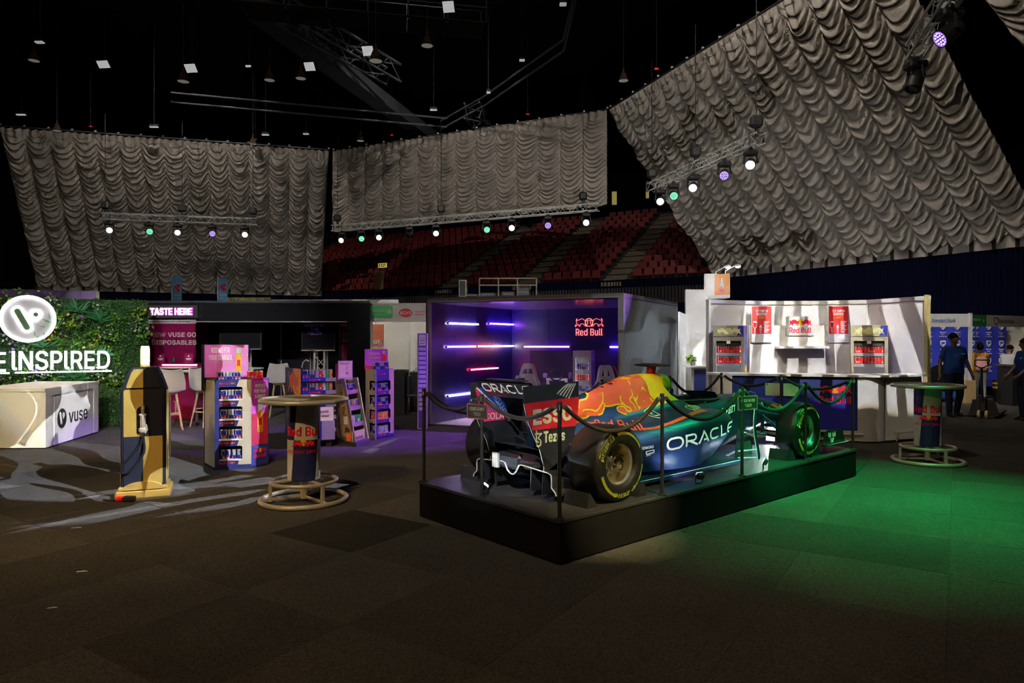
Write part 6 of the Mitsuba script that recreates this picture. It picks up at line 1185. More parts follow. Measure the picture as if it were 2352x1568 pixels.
obj('ceiling', prism([A_ + nA * .1, B_ + nA * .1, C_, D_], Hb - .10, Hb - .06), mat('ceilgloss', (.16, .13, .30), .16, metallic=.7), t); obj('roof', prism([A_, B_, C_, D_], Hb - .05, Hb), black, t)
obj('room_floor', prism([A_ + nA * .1 + eA * .05, B_ + nA * .1 - eA * .05, C_ - eA * .05, D_ + eA * .05], 0.002, .03), mat('roomfloor', (.55, .52, .6), .35), t); obj('floor_trim', prism([A_ - nA * .0, B_, B_ + nA * .1, A_ + nA * .1], .002, .032), black, t)
WT, PU, RE, PK = (.8, .78, 1.1), (.34, .10, 1.), (1., .03, .08), (1., .16, .75)
def tube_light(nm, M, x0, x1, z, segs, k=32.):
    """wall tube from x0 to x1; segs: list of (fraction, colour)"""
    q = thing('light_tube', nm, 'light tube'); f0 = 0
    obj('mount', box2((x0 + .02, z - .008, 0), (x1 - .02, z + .008, .035)), black, q, M=M)
    for f1, c in segs:
        a, b = x0 + (x1 - x0) * f0, x0 + (x1 - x0) * f1; obj('glow_tube', xf(tube([(a, z, .05), (b, z, .05)], .017, 10), M), txtw, q, emit=[k * v for v in c], w=.7); f0 = f1
    for a in (x0, x1): obj('end_cap', tube([(a - .012, z, .05), (a + .012, z, .05)], .020, 10), black, q, M=M)
s_ = LD
tube_light('white light tube, upper left one on the left wall of the dark room', LM, .146 * s_, .49 * s_, 2.06, [(1, WT)])
tube_light('violet light tube, upper right one on the left wall of the dark room', LM, .618 * s_, .955 * s_, 2.09, [(1, PU)], 60)
tube_light('violet-white light tube, left one of the middle row on the left wall', LM, .13 * s_, .46 * s_, 1.57, [(1, (.62, .34, 1.))])
tube_light('red and white light tube, right one of the middle row on the left wall', LM, .47 * s_, .955 * s_, 1.57, [(.45, (1., .10, .14)), (1, (1., .8, .85))])
tube_light('red light tube low on the left wall of the dark room', LM, .388 * s_, .741 * s_, 1.063, [(1, RE)])
tube_light('white light tube nearest the floor in the dark room', LM, .146 * s_, .48 * s_, .547, [(1, WT)])
tube_light('red and pink light tube on the back wall of the dark room', BM, .095 * LW, .385 * LW, 1.555, [(.5, (1., .35, .42)), (1, PK)])
tube_light('violet light tube at the right end of the dark room, cut off by the frame', BM, .62 * LW, .86 * LW, 1.555, [(1, PU)], 60)
q = thing('neon_sign', 'red glowing neon emblem with the words Red Bull inside the dark room', 'neon sign')
b, d, tx = sign_logo(.40); tx = fit(text('Red Bull', 1, 500), *tx.bounds); NM = BM @ Fz(.50 * LW, 2.02, 0, .04); out = lambda g, w: g.buffer(w / 2).difference(g.buffer(-w / 2))
obj('panel', box2((-.36, -.24, -.012), (.36, .24, -.006)), glass, q, M=NM) if False else None
obj('bull_outline', extr(out(b, .011), .012), txtw, q, M=NM, emit=(2.4, .20, .14), w=.3); obj('disc_outline', extr(out(d, .012), .012), txtw, q, M=NM @ Fz(0, 0, 0, .004), emit=(2.6, .5, .2), w=.2); obj('lettering', extr(tx, .012), txtw, q, M=NM, emit=(2.4, .25, .18), w=.3)
obj('bracket', cat([bx(sx, .0, -.02, .01, .01, .04) for sx in (-.2, .2)]), black, q, M=NM)
# drinks cooler, chairs and screen inside
def cooler_small():
    t = thing('drinks_cooler', 'glowing slim drinks cooler inside the dark room', 'cooler'); M = Fz(1.57, 14.9, -.30)
    obj('body', cat([box2((-.20, -.19, 0), (.20, .22, .10)), box2((-.20, .18, .1), (.20, .22, 1.42)), box2((-.20, -.19, .1), (-.185, .22, 1.42)), box2((.185, -.19, .1), (.20, .22, 1.42)), box2((-.2, -.19, 1.40), (.2, .22, 1.48), .01)]), whitegloss, t, M=M)
    obj('door_frame', extr(sbox(-.20, .08, .20, 1.46).difference(rrect(-.145, .22, .145, 1.34, .02)), .02).apply_transform(np.array([[1, 0, 0, 0], [0, 0, -1, -.19], [0, 1, 0, 0], [0, 0, 0, 1.]])), whitegloss, t, M=M)
    obj('light_bar', cat([box2((sx - .008, -.185, .25), (sx + .008, -.175, 1.32)) for sx in (-.155, .155)]), txtw, t, M=M, emit=(3.2, 3.0, 3.4), w=.3); obj('side_print', xf(extr(affinity.rotate(fit(text('Red Bull', 1, 700), -.42, -.06, .42, .06), 90, origin=(0, 0)), .003), M @ wallM((.201, .02, .80), (0, 1))), magenta, t)
    for i, z in enumerate((.36, .60, .84, 1.08)):
        obj('shelf', box2((-.18, -.15, z - .012), (.18, .17, z)), white, t, M=M)
        cans([['blue and silver', 'blue and silver', 'red', 'blue and silver'][i]] * 5, M @ Fz(0, -.12, 0, z), .058, f'{["lowest", "third", "second", "top"][i]} shelf of the glowing slim cooler', f'cans on shelf {4 - i} of the slim cooler')
cooler_small()
def race_chair(lb, x, y, a):
    t = thing('gaming_chair', lb, 'chair'); M = Fz(x, y, a); gr = mat('seatgrey', (.26, .24, .28), .6) if 'mat_seatgrey' not in scene else 'mat_seatgrey'
    bk = Polygon([(-.25, .45), (-.27, .80), (-.20, .92), (-.15, 1.12), (-.10, 1.21), (.10, 1.21), (.15, 1.12), (.20, .92), (.27, .80), (.25, .45)]).buffer(-.02).buffer(.02)
    for sx in (-1, 1): bk = bk.difference(Polygon([(sx * .03, 1.00), (sx * .03, 1.09), (sx * .08, 1.09), (sx * .11, 1.00)]).buffer(.008))
    obj('back', xf(extr(bk, .08), np.array([[1, 0, 0, 0], [0, 0.12, -1, .10], [0, 1, 0, 0], [0, 0, 0, 1.]])), gr, t, M=M, smooth=30)
    obj('bolster', cat([tube([(sx * .22, .02, .45), (sx * .26, .0, .75), (sx * .18, .05, .95)], .05, 8) for sx in (-1, 1)]), gr, t, M=M, smooth=True); obj('piping', tube(np.array([(.10, .06, 1.21), (.16, .06, 1.12), (.21, .05, .92), (.28, .05, .80)]), .010, 6), red, t, M=M)
    obj('cushion', bx(0, -.18, .45, .48, .50, .14, .05), gr, t, M=M); obj('base', cat([bx(0, -.15, .2, .08, .08, .36), bx(0, -.15, .05, .5, .06, .05), bx(0, -.15, .05, .06, .5, .05)]), black, t, M=M)
race_chair('grey racing-style seat with two slots in its back inside the dark room', .30, 14.35, PI - .25 + PI); race_chair('racing-style seat mostly hidden behind the right frame of the dark room', 1.93, 13.35, .4)
t = thing('covered_screen', 'dark cloth-covered screen standing in the dark room', 'screen'); M = Fz(.93, 15.55, -.38)
P = np.array([[(x, -.02 + .012 * math.sin(9 * x + 5 * z), z) for x in np.linspace(-.55, .55, 30)] for z in np.linspace(.75, 1.47, 14)]); obj('cloth', grid(P), mat('darkcloth', (.012, .010, .05), .6), t, smooth=True, M=M); obj('frame', cat([bx(0, .03, 1.1, 1.06, .04, .66), bx(-.3, .05, .4, .04, .04, .75), bx(.3, .05, .4, .04, .04, .75), bx(-.3, .05, .03, .05, .5, .03), bx(.3, .05, .03, .05, .5, .03)]), black, t, M=M)
t = thing('racing_rig', 'pale racing-game rig with a wheel in front of the covered screen', 'game rig'); M = Fz(.95, 14.4, -.3)
obj('frame', cat([bx(-.2, 0, .45, .05, .05, .85), bx(.2, 0, .45, .05, .05, .85), bx(0, 0, .88, .46, .10, .05, .01), bx(0, .3, .06, .46, .7, .05)]), white, t, M=M); obj('steering_wheel', tube(np.array([(.13 * math.cos(a), -.09 - .03 * math.sin(a), .98 + .12 * math.sin(a)) for a in np.linspace(0, 2 * PI, 25)[:-1]]), .014, 6, closed=True), black, t, M=M); obj('side_box', cat([bx(-.26, 0, .96, .08, .1, .10, .02), bx(.28, 0, .97, .05, .08, .14, .02)]), lilac, t, M=M)
# ------------------------------------------------------------------ white drinks bar
R_ = [np.array(p) for p in ((3.87, 13.40), (5.10, 13.83), (6.09, 13.78), (7.00, 13.45), (7.49, 12.25))]
t = thing('drinks_bar_wall', 'white panelled back wall of the drinks bar at the right', 'booth'); bwall = mat('barwhite', (.74, .72, .70), .45)
for i in range(4):
    a, b = R_[i], R_[i + 1]; L = np.linalg.norm(b - a); M = wallM((*a, 0), b - a)
    obj('wall_panel', box2((.02, .02, -.03), (L - .02, 2.42, -.01), .002), bwall, t, M=M); obj('top_rail', box2((0, 2.42, -.05), (L, 2.50, .03), .005), mat(f'rail{i}', (.55, .5, .62) if i == 0 else (.62, .56, .44) if i < 3 else (.6, .55, .6), .4), t, M=M); obj('bottom_rail', box2((0, 0, -.05), (L, .05, .0)), alu, t, M=M)
    obj('profile', box2((-.02, 0, -.05), (.02, 2.42, .012), .004), alu, t, M=M)
M = wallM((*R_[4], 0), R_[4] - R_[3]); obj('end_post', box2((-.07, 0, -.04), (.0, 2.52, .05), .006), mat('endpost', (.55, .48, .22), .4, metallic=.4), t, M=M); M0 = wallM((*R_[0], 0), R_[1] - R_[0]); obj('end_post', box2((-.05, 0, -.04), (.0, 2.5, .06), .006), alu, t, M=M0)
bdM = wallM((4.70, 13.49, 0), (1, -.01))
t = thing('back_board', 'cream raised board behind the drinks bar carrying the logo and shelf', 'board'); obj('board', box2((0, .0, -.06), (1.98, 2.0, 0), .006), cream, t, M=bdM); 
t = thing('logo_plaque', 'square white plaque with the red and yellow bull logo above the bar shelf', 'sign'); M = wallM((5.68, 13.45, 1.985), (1, -.01)); obj('plate', extr(rrect(-.275, -.19, .275, .19, .03), .02).apply_translation((0, 0, -.02)), offw, t, M=M); logo_on(M, .27, t)
tag(obj('wall_shelf', bx(5.66, 13.33, 1.565, .96, .28, .05, .006), whitegloss), 'empty white shelf under the logo plaque', 'shelf')
def poster(lb, x):
    t = thing('drink_poster', lb, 'poster'); M = wallM((x, 13.44, 0), (1, -.01)); obj('sheet', box2((-.20, 1.66, -.008), (.20, 2.38, 0)), txtw, t, M=M); obj('red_field', box2((-.19, 1.83, 0), (.19, 2.37, .002)), mat('posterred', (.78, .03, .03), .5) if 'mat_posterred' not in scene else 'mat_posterred', t, M=M)
    obj('lettering', extr(unary_union([fit(text("IT'S TIME TO", 1, 900), -.12, 2.255, .12, 2.305), fit(text('DISCOVER', 1, 900), -.10, 2.195, .10, 2.245)]), .004), txtw, t, M=M); obj('lettering', extr(unary_union([fit(text('THE SUMMER EDITION', 1, 500), -.09, 2.155, .09, 2.172), fit(text('RED BULL', 1, 500), -.05, 2.13, .05, 2.147)]), .004), rbyel, t, M=M)
    obj('goblet', extr(unary_union([Polygon([(-.165, 2.08), (-.10, 2.08), (-.085, 2.0), (-.11, 1.945), (-.125, 1.935), (-.125, 1.84), (-.14, 1.84), (-.14, 1.935), (-.155, 1.945), (-.18, 2.0)])]), .004), offw, t, M=M); obj('goblet_fill', extr(Polygon([(-.16, 2.05), (-.105, 2.05), (-.095, 2.0), (-.12, 1.955), (-.145, 1.955), (-.17, 2.0)]), .006), carred, t, M=M); obj('tumbler', extr(Polygon([(-.045, 1.96), (.005, 1.96), (-.0, 1.835), (-.04, 1.835)]), .004), pink, t, M=M); obj('foam', extr(unary_union([Point(-.02, 1.97).buffer(.026), Point(-.02, 1.995).buffer(.015)]), .005), offw, t, M=M)
    obj('small_print', extr(unary_union([sbox(.04, 2.065 - .026 * i, .155 - .02 * (i % 3), 2.08 - .026 * i) for i in range(9)]), .004), txtw, t, M=M)
poster('red drink poster with a glass to the left of the logo plaque', 4.915); poster('red drink poster with a glass to the right of the logo plaque', 6.43)
fridgesil = mat('fridgesilver', (.52, .50, .40), .3, metallic=.5); fridgeblue = mat('fridgeblue', (.04, .05, .34), .3)
def fridge(lb, wh, x, y, a, w, side=True):
    t = thing('display_fridge', lb, 'fridge'); M = Fz(x, y, a); hw = w / 2; FXZ = lambda g, d, o: xf(extr(g, d), WX @ Fz(0, 0, 0, o))
    obj('cabinet', cat([box2((-hw, -.20, 0), (hw, .25, .12)), box2((-hw, .21, .12), (hw, .25, 1.78)), box2((-hw, -.20, .12), (-hw + .02, .25, 1.78)), box2((hw - .02, -.20, .12), (hw, .25, 1.78)), box2((-hw, -.20, 1.76), (hw, .25, 1.98), .01)]), fridgeblue, t, M=M)
    obj('liner', cat([box2((-hw + .02, .19, .12), (hw - .02, .21, 1.76)), box2((-hw + .02, -.18, .12), (-hw + .03, .2, 1.76)), box2((hw - .03, -.18, .12), (hw - .02, .2, 1.76))]), white, t, M=M)
    obj('light', box2((-hw + .04, -.17, .3), (-hw + .05, -.16, 1.62)), txtw, t, M=M, emit=(4, 4, 4.2), w=.3); obj('light', box2((hw - .05, -.17, .3), (hw - .04, -.16, 1.62)), txtw, t, M=M, emit=(4, 4, 4.2), w=.3)
    hd = obj('header', FXZ(sbox(-hw, 1.775, hw, 1.98), .03, .20), mat('fridgeheader', (.40, .38, .26), .35, metallic=.3) if 'mat_fridgeheader' not in scene else 'mat_fridgeheader', t, M=M); obj('header_blue', FXZ(Polygon([(hw * .55, 1.785), (hw * .97, 1.785), (hw * .97, 1.97), (hw * .62, 1.97)]), .004, .23), blue, hd, M=M); e, d = emblem(w * .82); obj('emblem_disc', FXZ(affinity.translate(d, 0, 1.875), .003, .231), mat('paleyellow', (.85, .78, .30), .4) if 'mat_paleyellow' not in scene else 'mat_paleyellow', hd, M=M); obj('emblem', FXZ(affinity.translate(e, 0, 1.875), .005, .231), 'mat_paleyellow', hd, M=M)
    dr_ = obj('door_frame', FXZ(sbox(-hw, .12, hw, 1.765).difference(rrect(-hw + .055, .2, hw - .055, 1.69, .012)), .03, .20), fridgesil, t, M=M); obj('door_glass', FXZ(sbox(-hw + .055, .2, hw - .055, 1.69), .004, .212), glass, dr_, M=M) if False else None
    obj('dark_band', box2((-hw + .05, -.165, 1.60), (hw - .05, .18, 1.72)), black, t, M=M); obj('tag', FXZ(sbox(-.035, 1.635, .035, 1.69), .003, .231), txtw, t, M=M)
    for i, z in enumerate((1.46, 1.26, 1.02)):
        obj('shelf', box2((-hw + .03, -.15, z - .012), (hw - .03, .18, z)), silver, t, M=M); obj('shelf_lip', box2((-hw + .05, -.165, z - .05), (hw - .05, -.155, z + .005)), mat('lipgrey', (.28, .32, .38), .4) if 'mat_lipgrey' not in scene else 'mat_lipgrey', t, M=M)
        if i < 2: cans(['red'] * 9, M @ Fz(0, -.115, 0, z), (w - .14) / 9, f'{["upper", "lower"][i]} shelf, fridge {wh}', f'red cans on the {["upper", "lower"][i]} shelf of the fridge {wh}')
    obj('grille', cat([bx(-hw + .08 + i * (w - .16) / 8, -.155, 1.035, .02, .012, .03) for i in range(9)]), white, t, M=M)
    if side: obj('side_print', xf(extr(unary_union([affinity.translate(affinity.scale(emblem(.34)[0], 1, 3.2), .22, 1.1)]), .003), M @ wallM((hw + .001, -.2, 0), (0, 1))), rbyel, t)
fridge('silver and blue display fridge of red cans at the left end of the bar', 'at the left end of the bar', 4.16, 13.02, -.44, .56); fridge('silver and blue display fridge of red cans at the right beside the red poster', 'beside the right poster', 6.68, 12.78, -.46, .61, False)
# counter: navy front, rounded white ends, right wing
t = thing('bar_counter', 'curved white bar counter with a navy front panel and red logo, behind the car nose', 'counter')
Ca, Cb = np.array((3.81, 11.87)), np.array((5.72, 11.30)); cM = wallM((*Ca, 0), Cb - Ca); CLn = np.linalg.norm(Cb - Ca); cw = mat('counterwhite', (.60, .61, .59), .4)
navyf = mat('frontnavy', (.012, .018, .085), .28)
obj('front_panel', box2((0, .20, -.04), (CLn, 1.09, 0), .004), navyf, t, M=cM); obj('front_foot', box2((0, .03, -.045), (CLn, .20, -.006)), cw, t, M=cM); obj('blue_field', extr(Polygon([(.02, .21), (CLn - .02, .21), (CLn - .02, .70), (.02, .74)]), .002), mat('fieldblue', (.022, .02, .26), .35), t, M=cM); 
e, d, tx = sign_logo(.31); LGM = cM @ Fz(CLn - .34, .80, 0, .003); obj('emblem_disc', extr(d, .002), orange, t, M=LGM); obj('emblem', extr(e, .004), rbred, t, M=LGM); obj('lettering', extr(tx, .003), rbred, t, M=LGM)
def ring_sec(cx, cy, r, a0, a1, z0, z1, th=.03, n=20):
    a = np.linspace(a0, a1, n); o = [(cx + r * math.cos(q), cy + r * math.sin(q)) for q in a] + [(cx + (r - th) * math.cos(q), cy + (r - th) * math.sin(q)) for q in a[::-1]]; return prism(o, z0, z1)
obj('round_end', ring_sec(5.93, 11.60, .36, -2.2, -.75, .03, 1.09), cw, t, smooth=30); Da, Db = np.array((6.19, 11.345)), np.array((7.0, 11.66)); dM = wallM((*Da, 0), Db - Da); DL = np.linalg.norm(Db - Da)
obj('wing_panel', box2((.012, .03, -.04), (DL, 1.09, 0), .004), cw, t, M=dM); obj('joint', box2((0, .03, -.02), (.012, 1.09, .004)), chrome, t, M=dM)
obj('round_end', ring_sec(3.86, 12.10, .30, -4.0, -1.75, .03, 1.09), mat('endcream', (.60, .56, .42), .4), t, smooth=30)
up_ = [Ca - .0, Cb, (6.0, 11.20), (6.2, 11.28), (7.02, 11.60), (6.9, 11.95), (6.15, 11.75), (5.85, 11.75), (3.95, 12.33), (3.60, 12.45), (3.52, 12.2), (3.62, 11.95)]
obj('top', extr(Polygon([tuple(p) for p in up_]).buffer(.05, 4), .035).apply_translation((0, 0, 1.09)), mat('countertop', (.66, .68, .66), .18), t)
obj('foot_rail', cat([seg((*(Da + .08 * un(Db - Da) + np.array((.04, -.10))), .17), (*(Db + np.array((.03, -.10))), .17), .018)]), txtw, t); obj('foot_rail', cat([seg((*(Ca + np.array((.0, -.10)) + (Cb - Ca) * .5), .15), (*(Cb + np.array((.06, -.06))), .15), .016)]), txtw, t); 
for f in (.25, .75):
    p = Da + (Db - Da) * f; obj('rail_bracket', cat([seg((p[0] + .035, p[1] - .10, .17), (p[0] + .02, p[1] - .04, .02), .012), seg((p[0] + .03, p[1] - .09, .17), (p[0], p[1], .17), .010)]), cream, t)
    obj('foot', lathe([(0, 0), (.03, 0), (.03, .03), (0, .03)], 12, (p[0], p[1] + .03, 0)), black, t)
obj('kick_base', cat([extr(Polygon([tuple(p) for p in up_]).buffer(-.05), .03)]), black, t)
for i, (x, y) in enumerate(((5.1, 11.42), (5.45, 11.31))): pass
# ------------------------------------------------------------------ bright white booth with the orange A sign
t = thing('white_booth', 'glaring white stepped booth between the dark room and the drinks bar', 'booth'); 
obj('back_wall', extr(Polygon([(4.30, 0), (5.10, 0), (5.10, 3.36), (4.78, 3.36), (4.78, 2.97), (4.30, 2.97)]), .08), white, t, M=wallM((0, 17.0, 0), (1, 0)))
obj('side_wall', prism([(3.72, 15.3), (3.76, 15.3), (4.34, 17.0), (4.30, 17.0)], 0, 2.35), white, t); obj('canopy', prism([(4.78, 16.6), (5.2, 16.3), (5.2, 17.0), (4.78, 17.0)], 2.72, 2.80), white, t)
sg = obj('orange_sign', xf(box2((0, 2.75, -.04), (.40, 3.34, 0)), wallM((5.02, 16.92, 0), (.58, -.62))), mat('signorange', P_(lambda p, n, uv: mix((.85, .16, .03), (.9, .30, .06), nz(p.x * 3, p.z * 3, 1))), .4), t); obj('lettering', extr(fit(text('A', 1, 500), .15, 3.0, .25, 3.24), .004), txtw, sg, M=wallM((5.02, 16.92, 0), (.58, -.62))); obj('lettering', extr(fit(text('AFRICA', 1, 600), .14, 2.90, .27, 2.95), .004), magenta, sg, M=wallM((5.02, 16.92, 0), (.58, -.62)))
for i, (x, y) in enumerate(((5.04, 16.88), (5.22, 16.7))):
    q = thing('arm_light', f'slim arm lamp over the orange sign, {"left" if i == 0 else "right"} of the pair', 'lamp'); obj('arm', tube([(x, y, 3.34), (x, y, 3.40), (x + .18, y - .22, 3.52)], .012, 6), white, q); obj('head', xf(lathe([(0, .0), (.075, 0), (.06, .05), (0, .06)], 16), Fz(x + .22, y - .26, 0, 3.49)), white, q); obj('bulb', lathe([(0, 0), (.06, 0), (.055, -.03), (0, -.045)], 14, (x + .22, y - .26, 3.49)), txtw, q, emit=(26, 27, 29), w=.2)
t = thing('wall_screen', 'dark tilted screen on the white booth wall', 'screen'); M = wallM((5.02, 16.6, 0), (.35, -.9)); obj('casing', box2((-.1, 1.42, -.06), (.34, 2.08, 0), .01), black, t, M=M); obj('glass', box2((-.08, 1.45, 0), (.32, 2.05, .004)), mat('screengrey', (.25, .25, .33), .15), t, M=M); obj('bracket', box2((-.02, 1.7, -.25), (.06, 1.8, -.06)), black, t, M=M)
t = thing('booth_counter', 'white counter with a dark navy front before the white booth', 'counter'); obj('body', box2((4.06, 15.45, .02), (4.62, 15.95, 1.09)), cw, t); obj('front', box2((4.12, 15.43, .05), (4.60, 15.455, 1.05)), navyf, t); obj('top', box2((4.02, 15.40, 1.09), (4.66, 15.97, 1.13), .006), whitegloss, t)
t = thing('potted_plant', 'small bright green plant on the booth counter', 'plant'); obj('pot', lathe([(0, 1.13), (.05, 1.13), (.065, 1.22), (.055, 1.22), (0, 1.2)], 16, (4.16, 15.7, 0)), white, t); n = 60; P = np.array((4.12, 15.7, 1.26)) + R.normal(size=(n, 3)) * (.03, .03, .03); obj('foliage', leaves(P, R.normal(size=(n, 3)) + (0, 0, .6), .10, .6), mats_leaf[2], t)
tag(obj('counter_card', xf(extr(Polygon([(0, 0), (.14, 0), (.14, .18), (0, .18)]), .01), wallM((4.34, 15.6, 1.13), (1, 0))), white), 'white card standing on the booth counter beside the plant', 'card')
t = thing('slanted_banner', 'white banner with orange figures leaning at the left edge of the white booth', 'banner'); M = wallM((3.66, 15.75, 0), (.45, 1.2)); obj('sheet', extr(Polygon([(0, .1), (1.2, .1), (1.2, 1.75), (0, 2.15)]), .02), white, t, M=M); obj('print', extr(unary_union([Polygon([(.05, 1.75), (.6, 1.55), (.7, 1.3), (.1, 1.6)]), Point(.15, 1.9).buffer(.10)]), .024), orange, t, M=M); obj('grey_field', extr(Polygon([(0, .12), (1.18, .12), (1.18, 1.1), (0, 1.5)]), .023), grey, t, M=M)
# ------------------------------------------------------------------ bank booth
t = thing('bank_booth', 'booth with white Standard Bank name boards and a blue logo wall', 'booth'); bankblue = mat('bankblue', (.035, .045, .42), .5)
obj('name_board', box2((11.0, 18.70, 2.08), (12.53, 18.74, 2.44)), white, t); obj('post', box2((12.53, 18.68, 0), (12.60, 18.76, 2.46)), alu, t); obj('post', box2((10.94, 18.68, 0), (11.0, 18.76, 2.46)), alu, t)
obj('lettering', extr(fit(text('Standard Bank', 1, 500), 11.50, 2.20, 12.15, 2.31), .004), mat('bankletter', (.10, .16, .36), .5), t, M=wallM((0, 18.698, 0), (1, 0)))
shield = lambda s: Polygon([(-.5, .5), (0, .58), (.5, .5), (.5, -.05), (.3, -.4), (0, -.6), (-.3, -.4), (-.5, -.05)]).buffer(.02).__class__([(-.5 * s, .5 * s), (0, .58 * s), (.5 * s, .5 * s), (.5 * s, -.05 * s), (.3 * s, -.4 * s), (0, -.6 * s), (-.3 * s, -.4 * s), (-.5 * s, -.05 * s)])
obj('emblem', extr(affinity.translate(shield(.17).difference(shield(.14)), 11.38, 2.25), .004), bankblue, t, M=wallM((0, 18.698, 0), (1, 0)))
sM2 = wallM((12.60, 18.72, 0), (3.1, 1.6)); obj('number_board', box2((0, 2.10, -.04), (.72, 2.42, 0)), mat('darkgreen', (.012, .10, .015), .5), t, M=sM2); obj('name_board', box2((.72, 2.10, -.04), (3.2, 2.42, 0)), mat('brownwhite', (.30, .26, .22), .5), t, M=sM2)
obj('lettering', extr(unary_union([fit(text('FRESHSTOP', 1, 500), .06, 2.25, .44, 2.31), fit(text('8', 1, 600), .55, 2.22, .61, 2.30)]), .004), txtgrey, t, M=sM2); obj('lettering', extr(fit(text('Standard Bank', 1, 500), 1.32, 2.20, 2.1, 2.31), .004), txtk, t, M=sM2); obj('emblem', extr(affinity.translate(shield(.20).difference(shield(.15)), 1.20, 2.25), .004), txtk, t, M=sM2)
def bankwall(M, x0, x1, z0, z1):
    P = np.array([[(x, z, .02 * math.sin(x * 7 + z * 2)) for x in np.linspace(x0, x1, 50)] for z in np.linspace(z0, z1, 4)]); w = obj('logo_wall', grid(P), bankblue, t, M=M, smooth=True); n = 0
    i = 0
    for zc, odd in ((2.12, 0), (1.62, 1), (1.10, 0)):
        for x in np.arange(x0 + .22, x1 - .1, .42):
            obj('emblem', extr(affinity.translate(shield(.17).difference(unary_union([Polygon([(-.05, .03), (.06, .05), (.06, 0), (-.03, -.01)]), Polygon([(-.06, -.03), (-.02, -.07), (.0, -.03)])])), x, zc), .004), txtw, w, M=M @ Fz(0, 0, 0, .022))
            obj('lettering', extr(unary_union([fit(text('Standard', 1, 700), x - .09, zc - .19, x + .09, zc - .145), fit(text('Bank', 1, 700), x - .05, zc - .25, x + .05, zc - .205), fit(text('IT CAN BE.', 1, 800, 1, 'l', 12), x - .11, zc - .315, x + .11, zc - .275)]), .004), txtw, w, M=M @ Fz(0, 0, 0, .022))
bankwall(wallM((11.55, 20.0, 0), (1, 0)), 0, 2.05, .35, 2.15); bankwall(wallM((13.45, 20.1, 0), (1, .15)), 0, 1.25, .35, 2.15)
obj('white_wall', box2((14.78, 20.4, 0), (18.5, 20.45, 2.15)), cream, t); obj('wall_frame', cat([box2((11.5, 20.05, 0), (11.55, 20.1, 2.2)), box2((13.5, 20.12, 0), (13.55, 20.2, 2.2)), box2((14.7, 20.36, 0), (14.78, 20.45, 2.2))]), alu, t); obj('low_partition', box2((12.60, 18.75, 0), (12.64, 20.0, .95)), offw, t)
t = thing('lounge_sofa', 'blue upholstered seat under the bank logo wall', 'sofa'); obj('seat', bx(11.95, 19.3, .30, .9, .6, .5, .06), mat('sofablue', (.02, .06, .22), .7), t); obj('back', bx(11.95, 19.65, .62, .9, .15, .5, .05), 'mat_sofablue', t)
t = thing('office_chair', 'black round-backed chair in front of the bank logo wall', 'chair'); obj('back', xf(extr(affinity.scale(Point(0, 0).buffer(.5), .62, .52), .06), wallM((11.0, 17.6, .82), (1, 0))), black, t, smooth=30); obj('seat', bx(11.0, 17.35, .47, .48, .46, .08, .03), black, t); 
for i in range(4): obj('leg', tube([(10.8 + .4 * (i % 2), 17.18 + .36 * (i // 2), .45), (10.78 + .44 * (i % 2), 17.16 + .4 * (i // 2), 0)], .012, 6), chrome, t)
t = thing('desk', 'black high desk strewn with papers at the bank booth', 'desk'); obj('top', box2((13.0, 17.75, 1.02), (14.6, 18.4, 1.07), .01), darkgrey, t); obj('panel', box2((13.05, 17.8, 0), (14.55, 18.35, 1.02)), black, t)
for i, (x, y, a) in enumerate(((13.25, 18.0, .2), (13.6, 18.1, -.3), (13.95, 17.95, .1))): tag(obj('paper_sheet', xf(bx(0, 0, 1.073, .30, .21, .004), Fz(x, y, a) @ Fz(0, 0)), txtw), f'white paper sheet on the black desk, {ORD[i]} from the left', 'paper')
t = thing('laptop', 'dark laptop open on the black desk', 'laptop'); obj('base', bx(14.2, 18.1, 1.08, .34, .24, .02), black, t); obj('lid', xf(bx(0, .11, 0, .34, .22, .012), wallM((14.2, 18.24, 1.09), (1, .1), .2)), black, t)
t = thing('waste_bin', 'black bin with two yellow bands beside the desk', 'bin'); obj('body', lathe([(0, 0), (.13, 0), (.15, .60), (.14, .60), (.12, .02), (0, .02)], 20, (13.55, 19.0, 0)), black, t, smooth=30); obj('band', cat([lathe([(.146, z), (.152, z), (.153, z + .05), (.147, z + .05)], 20, (13.55, 19.0, 0)) for z in (.38, .50)]), yellow, t)
tag(obj('cardboard_carton', box2((12.30, 18.5, 0), (12.58, 18.66, .62), .004), board), 'upright brown cardboard carton leaning at the booth post', 'carton')
t = thing('pallet_jack', 'black and yellow-wheeled pallet truck standing on the carpet before the bank booth', 'pallet truck'); M = Fz(10.55, 15.2, 2.4)
obj('fork', cat([box2((-.27, -.95, .06), (-.11, .25, .11), .01), box2((.11, -.95, .06), (.27, .25, .11), .01)]), darkgrey, t, M=M); obj('frame', cat([extr(Polygon([(-.28, .06), (.28, .06), (.20, .40), (-.20, .40)]), .05).apply_transform(np.array([[1, 0, 0, 0], [0, 0, -1, .30], [0, 1, 0, 0], [0, 0, 0, 1.]])), bx(0, .36, .3, .14, .14, .34, .03)]), black, t, M=M)
obj('wheel', cat([xf(lathe([(0, -.025), (.09, -.025), (.09, .025), (0, .025)], 18), np.array([[0, 0, 1, q], [1, 0, 0, .42], [0, 1, 0, .09], [0, 0, 0, 1.]])) for q in (-.07, .07)]), mat('wheelcream', (.45, .36, .18), .5), t, M=M); obj('roller', cat([xf(lathe([(0, -.04), (.04, -.04), (.04, .04), (0, .04)], 12), np.array([[0, 0, 1, q], [1, 0, 0, -.85], [0, 1, 0, .04], [0, 0, 0, 1.]])) for q in (-.19, .19)]), 'mat_wheelcream', t, M=M)
